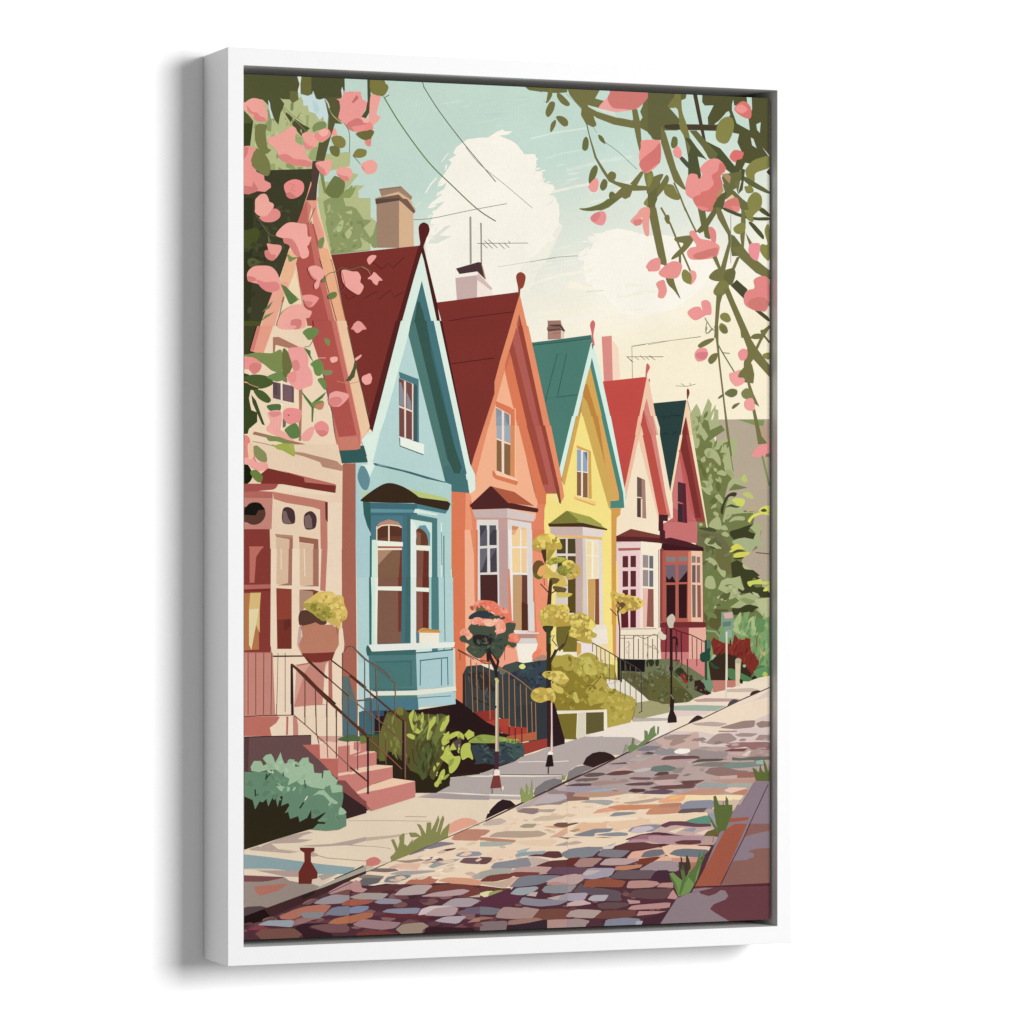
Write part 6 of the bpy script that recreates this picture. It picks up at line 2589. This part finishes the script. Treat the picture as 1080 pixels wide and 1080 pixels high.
p a08a80 800 60 900 40 1040 42 960 80 820 80
p a5887e 850 120 900 60 980 90 980 100 870 135
p 9a7c74 1030 90 1060 70 1090 70 1090 95
p 817c84 570 170 640 135 780 138 740 165 640 180
p 948c8c 740 165 880 160 930 200 800 210 720 200
p 5d5050 640 195 670 182 730 192 700 208
p f3ebe0 890 180 930 158 1020 160 1020 190 960 200 900 195
p b0a8a0 500 255 560 235 680 232 620 262 520 265
p b99a94 500 290 600 262 760 240 1000 260 1040 300 700 300 540 330 500 320
p 7c5858 780 250 820 222 960 215 1060 230 1090 225 1090 240 900 245
p 5d5054 1030 270 1060 250 1090 248 1090 300 1050 298
p 65524e 330 285 480 270 495 285 370 290
p c8a8a0 340 345 460 315 540 330 480 345
p c0b8b0 540 340 660 318 710 325 640 350 560 355
p 6c7a72 690 340 710 310 820 295 910 320 860 345 740 350
p 948880 870 345 920 320 1000 320 1060 340 1020 360 900 360
p 655550 120 385 180 362 280 360 315 375 240 392 160 395
p 6c4444 310 375 390 348 480 342 560 352 480 375 380 382
p 5c4844 720 380 760 355 840 352 840 375 740 385
p 8a6864 690 410 800 378 900 372 980 390 940 410 740 420
p 775e60 40 425 100 408 255 405 230 425 120 432
p 7a5458 510 410 540 398 690 400 690 420 560 418
p a98880 180 450 260 428 470 430 480 445 300 460 200 468
p c8a8a4 720 430 860 418 960 425 940 460 760 465
p 6a4a44 945 440 1000 425 1090 428 1090 450 980 460
p 6c4a4c 470 455 560 445 700 440 720 450 680 465 520 468
p 5c4c4c -10 465 60 452 185 450 185 470 -10 472
p a898a4 -10 480 160 475 300 490 150 520 -10 525
p 6f4c48 680 490 760 470 900 465 1010 455 1070 460 1040 490 880 495 800 500
p 9cacb8 130 525 300 495 400 500 320 515 160 530
p 5a3c3c 500 515 540 495 640 498 640 520 560 528
p 6a5060 600 550 660 515 800 500 890 520 820 540 680 545
p c0a0a0 980 520 1090 480 1090 540 1000 540
p c09478 30 550 130 525 420 515 500 530 300 560 130 570 50 560
p 91695e -10 525 60 530 30 560 160 565 165 595 -10 600
p ecd3b5 165 590 500 535 1090 550 1090 760 780 800 500 850 300 900 -10 900 -10 600
f e4c4a4,dcbc9c,f0dcc0,d0b4a0,e8b48c 60 70 0.26 -4 10 0 620 500 560 1080 560 1080 740 500 850 0 890
p eba878 760 600 840 560 990 540 960 600 800 615
p f5bd68 830 585 880 560 980 550 900 580
p f3d8a0 980 560 1000 545 1090 545 1090 590 980 600
p a8a49c 100 610 160 592 340 590 385 605 320 635 220 615
p b8a08a 465 610 560 600 700 580 790 578 700 605 560 622 480 620
p 8c8c96 930 660 1000 605 1090 598 1090 660 940 690
p 685858 915 700 950 670 1090 662 1090 690 980 700
p e0a080 200 705 250 670 330 655 440 680 320 690
p cf8860 320 650 420 632 800 625 940 612 960 635 920 655 780 655 600 670 430 678
p b8806a 760 625 940 612 960 635 900 655 770 655
p c98a68 650 710 690 665 800 655 950 655 910 700 760 710
p 8a8c90 345 725 390 695 540 692 575 702 500 715 400 725
p f0dcc0 0 750 300 730 600 740 560 760 60 780
p 5a9078 960 775 1090 740 1090 785 990 785
p e8c4a0 300 780 500 760 780 740 960 740 780 790 560 820 400 850
p 7a5040 -10 790 60 780 90 785 -10 812
p e4b890 40 830 100 790 300 785 320 830 160 860 40 860
p b59070 0 850 80 830 100 840 40 862
p 82828a 40 885 180 845 220 835 375 832 340 860 220 868 215 895 100 893
p 8a8c92 220 885 320 870 420 862 495 870 490 890 360 895
p 8f8a94 500 855 540 820 640 800 720 798 790 800 760 830 700 855
p c8b8c0 520 860 560 820 680 810 720 830 600 870
p 6a4450 780 800 860 770 950 765 1000 785 1090 785 1090 825 860 815 800 820
p c8a8a4 700 860 780 820 1000 810 1090 840 1090 880 960 870 820 870
p 5c3040 480 920 600 880 740 860 860 872 1090 882 1090 895 880 900 700 890 560 905 490 930
p 9e6c74 500 930 620 885 760 885 830 905 720 925 620 935
p b58c94 480 950 540 920 700 925 1090 895 1090 930 900 935 680 940 560 960
p c8a898 640 945 760 925 900 930 890 955 720 960
p 653c3a 380 1000 480 955 600 950 740 970 790 985 620 1000 520 1015
p 653c3a 900 950 960 935 1090 928 1090 965 960 965
p 8a6058 -10 915 160 912 160 925 -10 925
p c49880 180 925 300 905 430 915 300 940 200 945
p 9a6450 200 915 300 905 440 925 340 950 160 985 130 990 240 955 380 930
p 858a90 150 975 240 960 400 950 350 975 200 990
p e8c0a0 780 990 900 960 1090 980 1090 1060 800 1050
p e0a890 500 1070 560 1030 780 990 830 1050 700 1090 500 1090
T 600 870 8
g street
p ecd3b5 -10 110 160 110 400 110 470 120 400 150 300 185 140 185 -10 205
p e8c0a0 780 190 900 165 1090 170 1090 270 900 300 860 260 840 220
p c5a89a -10 150 60 135 120 150 60 165 -10 170
p 82828a -10 210 80 195 260 190 270 205 200 260 100 275 -10 280
p d8c8c0 280 190 380 170 400 160 370 200 300 202
p 7f7a80 240 260 290 205 440 215 515 218 450 268 400 275
p 653c3a 390 205 480 155 640 148 780 185 620 200 520 215
p e0a890 500 270 540 225 700 210 760 215 680 240 610 270
p 707078 610 270 640 230 700 212 830 208 825 235 760 260 680 270
p 7a3a2c 580 290 760 268 760 290 700 330 590 335
p e0b090 720 310 790 268 860 265 900 310 900 370 700 320
p 6e747c 850 245 900 215 960 200 1090 208 1090 270 920 262
p a88078 45 345 100 285 285 282 220 335 120 350
p 6a3028 -10 285 100 275 60 320 20 350 -10 350
p ba9c98 262 335 320 285 560 285 590 300 480 335 360 340
p c08060 390 380 400 350 620 335 600 360 480 380
p a08c90 590 380 720 310 920 305 920 390 740 385
p 6a4a5a -10 360 150 365 110 410 -10 412
p a49aa8 110 420 170 368 390 368 350 430 210 455 130 450
p bfb0a8 120 410 160 385 270 385 200 415 140 425
p ba9c98 -10 425 60 415 130 445 60 500 -10 500
p 6a585c 350 450 420 385 740 385 700 450 560 455
p 4a2c3a 690 450 740 388 840 385 870 480 740 470
p 94503a 120 525 155 465 320 455 475 475 440 525 240 520
p b88880 490 530 510 475 640 470 740 480 765 500 700 525 560 532
p b88880 740 525 780 490 880 485 880 530
p a08c90 -10 510 50 515 20 565 -10 565
p 63525a 40 565 100 490 140 530 260 530 440 560 440 645 330 640 160 640 200 590
p 63525a 40 565 60 540 250 540 260 580 180 590 120 575
p a89ca8 -10 580 160 575 130 630 60 640 -10 638
p b0a8b0 160 630 200 595 335 592 300 640 210 642
p 65484a 495 605 560 550 870 540 810 620 700 625 560 610
p c08c88 830 620 880 545 920 610 900 628
p caa8a4 -10 660 120 640 190 660 100 680 -10 685
p 664c4c 240 670 320 655 490 658 500 680 400 705 260 705
p b98c88 490 630 600 640 600 660 510 668
p b88884 500 710 540 680 850 655 840 700 560 715
p b09890 -10 760 60 715 260 722 275 740 210 785 60 780
p 70443c 215 785 290 725 570 722 540 775 320 790
p b88884 570 768 590 728 820 728 740 750
p a08888 -10 800 100 795 170 810 160 830 60 845 -10 848
p 828494 290 858 320 800 480 785 600 795 560 850
p a8a8b0 550 850 570 810 630 810 620 845
p 4a2a34 600 850 640 790 740 765 830 740 800 830
T 685 740 8
g street
p a58c84 480 350 570 275 680 270 740 320 650 345 560 360
p 9a8078 350 330 420 305 485 318 450 335
p a58c84 720 280 780 265 920 270 860 295 760 295
p a58c84 890 325 930 280 1016 280 1016 330
p b08c84 640 350 800 340 870 350 660 360
p 9b6c68 655 370 740 348 1016 342 1016 405 860 405 830 380 680 390
p 7c4a48 620 420 700 395 830 395 800 420
p f0dcd8 700 400 820 382 820 390
p c9a8a0 620 430 760 425 850 430 830 460 700 450
p e0c8b8 780 455 840 410 860 420 820 462
p b09088 860 420 1016 410 1016 480 850 470
p b8a098 370 440 560 385 640 430 700 470 1016 470 1016 670 200 690 340 500
f a8928e,bfa8a4,9c8884,b8a0a4,8c7a78 50 60 0.26 -3 10 250 300 1000 300 1000 660 250 680
p 9c8c88 320 440 400 400 520 420 660 430 640 470 420 490
p 6e4a4a 100 492 160 458 400 458 430 480 300 482
p 60514c 350 520 420 485 630 482 600 500 420 508
p 847c76 350 540 500 508 640 510 800 515 780 550 500 550
p 6a6a60 705 470 780 478 860 465 1016 465 1016 490 780 495 705 495
p 7a8a7e 590 550 700 515 860 510 960 500 960 540 760 560 620 560
p 99b0a0 900 500 960 490 970 530 900 525
p 90706a 470 600 520 560 640 555 740 580 840 585 720 620 580 625
p 9c6a5c 730 600 880 590 900 640 740 645
p c8a89c 580 630 740 620 740 645 600 655
p c09080 500 660 900 650 880 690 680 690
p 9aa09c 400 725 460 685 660 690 660 730
p a4a89c 660 690 870 685 840 725 660 728
p 6c4a44 264 680 300 668 470 662 400 690 320 700
p c49078 260 780 400 740 640 735 640 770 420 790
p ecc0ac 630 750 680 725 830 728 760 750 690 770
p c08060 690 775 760 750 835 740 810 785
p f3d8a8 290 830 320 785 460 790 660 785 800 790 760 835 520 835
p 8c8c9a 250 900 320 840 540 832 560 900 380 905
p 685858 240 940 280 905 490 895 460 930
p d0b8a0 520 900 700 830 760 835 700 930 620 920
p ecd0ac 0 980 480 930 500 960 300 1010 0 1030
p 5a9078 285 1025 340 995 490 960 520 1030 400 1030
p 9098a0 490 950 560 930 560 1010 520 1000
p 6a4450 100 1050 160 1010 280 1008 400 1030 520 1030 520 1070 300 1060 140 1065
T 685 850 8
g street
p c8a8a0 60 210 200 160 400 180 600 170 600 230 400 260 200 240
p 9898a4 280 210 360 180 400 190 370 220
p e8d4b0 160 215 280 180 300 185 220 230
p e8c8b8 380 235 480 200 540 200 480 245
p 6a6030 460 250 490 215 560 195 620 220 580 250
p b58c94 -10 250 300 250 580 255 540 300 540 330 200 330 -10 300
p b8988e 430 320 470 260 590 260 540 330
p 653c3a 215 305 280 290 430 290 430 315 340 325 240 320
p e8c0a0 100 350 300 335 520 340 500 380 440 400 180 440 130 400
p 6e747c 170 405 220 372 300 362 500 372 440 430 260 425
p cf9080 180 440 440 430 400 480 200 470
p b07060 340 480 430 470 400 560 330 560
g right_pavement
p 8d7a84 740 -10 1016 -10 1016 660 400 680 590 230 700 60
p a3563f 380 685 640 200 720 150 830 140 600 665
p 8c6056 600 665 720 440 860 140 1016 145 1016 655
p 8d7a84 800 260 930 225 1016 210 1016 355 900 360 830 385 880 400 880 430 820 455 700 465 740 360
p a3563f 690 100 840 92 840 115 740 130 660 130
p 8d7a84 700 130 1016 125 1016 150 830 148 700 150
p 9a5a4a 920 130 960 105 1016 95 1016 130
l 542832 8 920 -10 800 260 700 460 600 665
p 6b3c44 380 690 1016 655 1016 1100 110 1100
p 5a2a30 380 680 1016 650 1016 675 380 690
p 8d7a80 70 1100 230 780 320 740 420 720 430 740 500 760 560 740 600 710 640 715 665 760 640 790 540 830 510 870 560 905 720 965 720 1100
p 8d7a80 370 700 460 690 540 690 460 710 360 730
g kerb_grass4
p 5a6a30 545 -10 700 -10 700 50 600 220 560 140
p 6f9048 245 765 165 570 200 560 240 600 290 640 330 560 380 540 430 420 440 480 400 620 340 730 280 755
p 56723a 165 565 220 650 250 740 275 620 260 540 225 480 265 540 262 425 280 500 310 620 340 560 390 500 430 370 430 480 465 370 465 430 400 560 380 660 330 600 300 650 260 760 180 620
s 38401f 310 420 330 440 348 520 330 545 312 520
p 38401f 262 425 275 440 280 540 268 540
p 56723a 495 65 510 90 590 210 560 220
l 5a4a30 5 540 260 535 310
T 685 740 8
g right_pavement
p 8d7a84 895 672 1016 672 1016 1000 700 1000
p 8d7a84 640 1090 890 672 1016 672 1016 1030 690 1030 640 1090
p a3563f 700 985 840 972 830 1000 720 1015 660 1020
l 542832 7 1000 700 820 1090
g kerb_grass5
p 5f6a30 900 670 870 555 905 580 925 600 935 530 950 580 975 600 960 480 985 530 1005 600 1012 520 1016 670
g kerb_grass6
p 5a6a30 540 800 560 792 580 850 605 930 625 840 635 930 645 795 665 830 670 940 700 880 700 940 640 1090 580 1090 550 960
T 250 870 8
g sidewalk
p d8c4b0 10 370 300 370 700 420 840 420 650 560 10 700
p b59a90 160 385 540 385 520 440 380 435 240 410
p e7d2b6 10 375 160 385 400 435 320 430 10 420
p 7c4a4c 10 425 400 440 370 465 220 480 10 480
p 9a8a80 10 480 240 480 400 445 520 480 640 500 700 520 650 560 260 700 10 690
p b57060 145 520 400 495 430 500 340 560 200 600 160 570
p e7d2b6 400 440 520 440 520 485 440 470
p a8a090 680 430 760 410 850 415 720 470
p a9a292 650 560 720 510 1090 340 1090 390 900 480 700 560
l 2f2520 8 825 455 1070 350
p 584448 10 700 100 690 200 685 260 700 10 790
p 45292b 10 786 230 708 650 554 720 532 1090 388 1090 412 900 502 720 592 290 784 10 905
p 2f2320 540 600 650 562 660 580 560 630
p 251617 10 785 230 710 280 770 10 905
g hitching_post3
p 6d2c24 530 192 655 192 655 220 625 235 625 310 680 400 680 450 635 460 630 498 520 498 520 400 570 310 568 235 535 215
g street
p 55303a -10 898 10 898 288 776 720 584 900 494 1090 402 1090 1100 10 1100
f 6e454c,7c5250,643c46,866060,452c34,75484c 70 110 0.34 -8 10 20 910 300 790 720 600 1080 430 1080 830 20 850
p b88c8c 770 570 920 490 1030 465 1010 510 1090 580 960 590 820 590
p 7d5048 780 590 940 545 1000 565 1090 560 1090 620 900 600
p 9c9298 650 660 720 620 820 590 960 600 960 620 880 660 740 668
p a89890 960 610 1030 580 1090 575 1090 625
p a05a48 880 665 960 625 1090 640 1090 670 900 680
p 7c7c8c 745 755 820 695 1090 680 1090 740 880 765
p b56f5c 350 760 560 690 720 670 800 680 740 745 560 740 540 770 460 800 370 795
p 86888c 530 745 740 738 710 780 620 795 560 780
p 9aa0a8 180 845 240 810 480 805 460 862 300 850
p 9c7070 470 850 500 800 560 785 740 790 640 800 560 830
p b56f4c 770 830 830 790 1090 745 1090 800 880 835
p 7a5254 620 860 700 840 900 840 960 870 920 905 760 905
p 8c3c48 90 885 160 850 280 870 160 890
p 7a5048 155 920 220 880 480 875 560 915 460 935 260 950
p 3a2028 480 870 560 830 800 830 620 850 600 870 820 920 980 910 860 945 700 950 560 930
p b09aa8 330 970 400 945 520 930 700 950 620 960 340 975
p a07078 980 840 1090 820 1090 870
T 370 870 8
g street
p ecd3b5 340 310 770 130 840 100 1090 100 1090 450 980 450 700 440 500 480 220 490 100 500 -10 470 160 400
p 857d84 500 250 560 210 740 145 860 155 865 165 780 180 640 210 510 250
p 6b4a48 720 237 800 205 890 195 870 210 800 225
p c0846c 850 125 890 70 990 40 1090 40 1090 130
p 9590a0 888 260 920 230 1000 225 1090 228 1090 260 940 270
p 75555c 625 318 640 275 720 272 785 290 740 318
p 9a9c98 655 355 720 310 840 292 925 292 860 315 750 345 700 362
p 75555c 918 315 960 280 1090 278 1090 330 970 325
p a08878 360 300 480 300 630 280 620 300 480 322
p e8b8a0 370 330 600 320 560 380 400 370
p 826a66 150 390 200 368 360 368 405 385 300 400
p a8a09c 330 415 420 390 700 385 710 395 600 410 460 425
p 8a8078 60 440 130 420 280 432 260 460 120 460
p 7d8288 280 480 310 440 400 425 515 428 460 460 380 485
p 6b6668 50 495 110 450 260 450 230 490 130 510 70 508
p b8705a 460 500 500 465 580 450 680 435 745 450 700 490 640 505
p d89878 740 470 830 445 980 450 1090 470 1090 510 860 495
p b0a8a0 1010 440 1090 400 1090 460
p 55303a -10 560 140 510 260 515 450 500 640 505 740 495 940 500 1090 520 1090 950 -10 950
f 6e454c,7c5250,643c46,866060,452c34,75484c 80 110 0.34 -4 10 0 570 300 530 1080 540 1080 900 0 930
f dcc4a8,e4c4a4,f0dcc0,d4b09c 34 90 0.26 -6 10 360 340 760 160 1080 120 1080 430 500 470 300 470
p c08c88 -10 520 40 470 80 480 90 530 140 540 100 568 20 560
p 64383a 130 560 200 520 280 515 360 500 480 512 400 540 200 570
p b8a4a0 370 590 430 540 540 510 690 512 620 580 500 590
p 784038 620 575 700 510 860 495 1000 505 1090 540 1090 610 920 610 1000 560 900 545 760 560
p b89898 580 605 700 570 940 540 1010 555 940 590 800 605
p c8b0a0 990 610 1090 585 1090 610
p a89a94 -10 610 100 575 320 580 250 630 60 625
p a85a48 -10 630 60 628 200 640 140 665 -10 685
p 95909c 200 650 270 620 400 628 430 645 380 665 240 665
p a8989c 770 680 860 625 1000 618 1090 640 1000 690 820 690
p 8088a0 -10 700 60 685 150 688 140 715 80 740 -10 745
p 8a8a9c 265 735 320 710 580 700 560 745 420 750
p d0bcbc 570 760 600 710 680 685 860 685 700 710 640 750
p b49898 620 760 700 715 840 690 905 705 870 760 740 768
p 6f5c70 900 755 980 700 1090 690 1090 750
p b06a4c -10 770 100 745 185 745 180 775 100 800 -10 830
p 6b2c30 190 770 320 750 760 770 600 790 360 785
p a07c80 20 840 110 798 300 815 420 825 360 870 260 882 80 860
p a08878 380 885 440 840 600 825 655 855 600 885 480 902
p b0a0a8 712 808 800 775 975 770 900 832 760 820
p a87868 980 825 1050 785 1090 780 1090 815
p 5a2a3a 940 850 980 830 1060 825 1020 860
p 7a3a34 30 910 240 890 580 915 540 930 -10 935
p 3a2228 600 910 640 860 1090 870 1090 920 600 925
T 490 850 8
g street
T 370 700 8
g bush_bright
f 7c8038,6a6b2e,8a8a40 26 70 0.22 80 25 260 440 440 480 470 860 420 820 300 700
f 4c4a22,3d3c20,5f6a30 26 90 0.2 95 25 470 620 700 640 760 760 680 920 560 920 480 860
f 7d8540,929a45,6a7034 18 80 0.25 110 20 500 440 800 450 760 640 560 640
f c5d05a,a8b040 16 34 0.4 60 80 780 580 1000 590 1010 780 820 880 770 800
f d0d86a,a8b040 8 30 0.35 120 30 720 900 800 900 760 1010 710 1020
T 475 680 8
f 465c58,2c3438,4a5f5a 34 46 0.35 20 60 200 850 580 830 610 920 420 990 240 980
f a0b048,7f9038 18 44 0.4 -10 50 180 780 560 800 560 825 260 825
g dark_shrubs
f 4a5350,2c2e30,39444c 34 60 0.3 80 50 150 200 440 260 460 560 180 540
f 40505a,303c48,2c3340 26 50 0.4 40 80 520 200 800 150 800 440 600 420
T 570 660 8
g yellow_bush
f 9f8c28,a89830,82721a 60 40 0.5 0 180 110 280 280 270 560 500 500 650 700 700 150 700 110 500
f c9bc52,bfb045,a89a34 50 40 0.5 0 180 300 260 460 260 600 340 600 430 320 420
f a8962c,c4b54a,bcab40 50 38 0.5 0 180 420 580 540 520 760 600 780 740 600 830 570 700
g hedge
f 5f6640,7c8260,4e5230 60 30 0.5 0 180 700 420 900 400 1080 300 1080 640 920 610
T 685 650 8
g hedge
f 5f6640,7c8260,56572c 60 30 0.5 0 180 10 380 260 400 450 530 500 620 360 710 100 720 10 680
f 8a3a2c,9a4a34 9 22 0.6 0 180 262 500 325 490 320 570 280 560
f 32402c,2c3424 14 26 0.5 0 180 210 430 370 500 350 550 220 490
T 475 560 8
g flower_tree
f ee8064,f79880,e86e50 26 34 0.8 0 180 210 610 380 600 500 680 500 760 400 700 220 630
f f7ad90,f4937a,fbc0a4 22 32 0.8 0 180 180 750 460 750 450 850 380 860 360 790 190 790
f f29478,f7ad90 8 28 0.8 0 180 85 850 165 840 160 880 90 885
f f07c5c,f29478 9 28 0.8 0 180 500 880 565 880 560 930 510 930
f 3a4a3c,52604a,33403a 26 40 0.5 30 90 180 880 400 880 520 900 440 1000 200 1040
g topiary_tree
T 560 550 8
f dcc050,b8a038,e6cc60,a89030 26 36 0.7 0 180 30 130 230 130 240 220 60 220
f b8b03a,8a8a28 12 30 0.5 -10 40 150 320 290 310 270 340 150 360
f d8c050,b09a38,c9ac44 26 34 0.7 0 180 270 350 400 360 400 460 300 480
f 7a7a28,9a9a34 10 30 0.6 0 180 230 390 350 390 340 450 240 450
f d4bc4c,e2c858,b89c3c,c4a440 46 40 0.7 0 180 80 760 210 710 310 710 320 870 110 880
f dcc458,b89c3c,e6d05e,a48c30 46 40 0.7 0 180 340 790 470 790 530 880 500 1010 340 960
f dcc458,b8a03c 8 30 0.7 0 180 330 910 400 910 390 960 330 960
g yellow_tree
T 630 570 8
f c0a23c,dcb84a,a88c30,e4c458 26 34 0.7 0 180 125 440 370 490 370 570 200 600 130 500
T 475 680 8
g topiary_tree
f c0a83c,e0c864,b09a34 14 40 0.6 0 180 800 240 980 250 960 310 860 300
f c0a83c,dcc25a,b09a34 16 40 0.6 0 180 700 380 870 380 870 460 710 460
T 250 580 8
g flower_urn
f e4c660,cdb04a,c0a440,eecf6a 46 44 0.7 0 180 640 400 800 370 900 440 910 560 860 600 740 480
f b8a83e,a09630,8a8228 26 40 0.7 0 180 570 460 740 450 800 540 780 590 690 560 580 500
T 250 785 8
g shrub_teal
f a9c8a4,90b48c 14 50 0.5 0 180 130 180 300 120 560 150 640 300 860 330 780 380 420 300 140 210
f 5c8062,6c9272 22 60 0.45 40 90 40 260 330 250 860 440 880 690 660 690 480 500 60 360
T 685 470 8
g tree_right
f 7c864a,626a34 14 80 0.4 20 90 400 120 640 160 680 420 560 560 440 400
f a9b07a,9ca870 9 56 0.5 30 90 480 60 640 120 660 300 480 400
f 5f6438,74784c 12 80 0.4 20 90 420 740 640 760 690 1060 460 1060
T 685 580 8
f 5c6030,748048 12 80 0.4 20 90 470 350 700 380 600 480 500 640 470 640
f 9ca870,b4ba86 9 60 0.4 20 60 600 260 780 250 980 440 760 460
g shrubs_right
f 6f9058,8fb078,5f8a50 50 60 0.25 100 30 740 560 1000 560 1000 980 900 960 860 740 740 690
f 94382a,6a2018,7e2c22 30 60 0.2 110 30 530 780 840 760 880 950 760 920 560 850
T 685 345 8
g tree_right
f 707a42,98a068,7c864a 16 60 0.35 110 30 360 740 560 700 570 900 700 960 700 1080 400 1080
T 255 75 8
g tree_left
f a4ac6c,c4cc90,8c9c62 40 44 0.35 60 60 110 450 440 260 560 400 600 800 240 860 110 640
T 255 210 8
g bush_left_top
f 9aa66c,7e8c50,a8b478 40 40 0.4 40 90 720 40 1080 180 1080 420 760 450
g dark_tree_left
f 4a4c30,36391f,40452a 50 60 0.4 60 90 20 40 500 20 300 560 60 980 20 1000
T 560 85 8
g cloud
f f6f1e3,f6f1e3,efece0 16 60 0.3 -15 40 -40 600 60 620 120 800 200 900 240 1060 120 1060 20 700
f d3e3d6,dce6d9 7 120 0.1 -14 6 160 700 560 620 560 900 260 960
f eceadc,e4e8db 7 130 0.1 -10 6 300 900 860 800 860 1040 300 1060
T 560 210 8
f f6f1e3,f3eee0 30 90 0.22 -12 20 460 330 640 250 760 240 640 320 560 420 520 640 640 820 480 760 420 560
f f5f0e0,f3ecd8 20 160 0.12 -6 8 420 780 1040 700 1040 1040 420 1000
f e6e8da,ecead9 8 160 0.08 -10 6 60 380 480 320 440 620 60 700
T 390 75 6
f f6f1e3 16 50 0.25 -50 30 480 600 560 500 620 460 590 560 520 680 470 760 430 830
f f6f1e3,eae8da 12 60 0.25 -30 30 380 860 430 840 460 1000 380 1090
f c8dccf,b9d4c8 10 130 0.07 -8 10 420 120 1060 130 1060 360 560 380
"""
build_print(ART)

# ---------------------------------------------------------------- camera
cam = bpy.data.cameras.new('camera')
co = bpy.data.objects.new('camera', cam)
C.objects.link(co)
co.location = CAM
co.rotation_euler = (math.radians(90), 0, -TH)
cam.sensor_width = 36
cam.lens = F / 1080 * 36
cam.shift_y = (HOR - 540) / 1080
cam.clip_start = 0.05
cam.clip_end = 100
scene.camera = co

# ---------------------------------------------------------------- light: white studio and one soft lamp at the right
world = bpy.data.worlds.new('World')
scene.world = world
world.use_nodes = True
bg = world.node_tree.nodes['Background']
bg.inputs['Color'].default_value = (1, 1, 1, 1)
bg.inputs['Strength'].default_value = 0.31


def area(name, loc, target, sx, sy, power):
    l = bpy.data.lights.new(name, 'AREA')
    l.shape = 'RECTANGLE'
    l.size, l.size_y = sx, sy
    l.energy = power
    o = bpy.data.objects.new(name, l)
    C.objects.link(o)
    o.location = loc
    d = Vector(target) - Vector(loc)
    o.rotation_euler = d.to_track_quat('-Z', 'Y').to_euler()
    return o


zc = (TOP + BOT) / 2
area('softbox', (1.80, -4.6, zc + 0.66), (0, 0, zc), 1.9, 1.75, 270)

scene.view_settings.view_transform = 'Standard'
scene.view_settings.look = 'None'
scene.view_settings.exposure = 0
scene.view_settings.gamma = 1
scene.view_settings.use_curve_mapping = False
scene.cycles.max_bounces = 6
scene.cycles.use_denoising = True
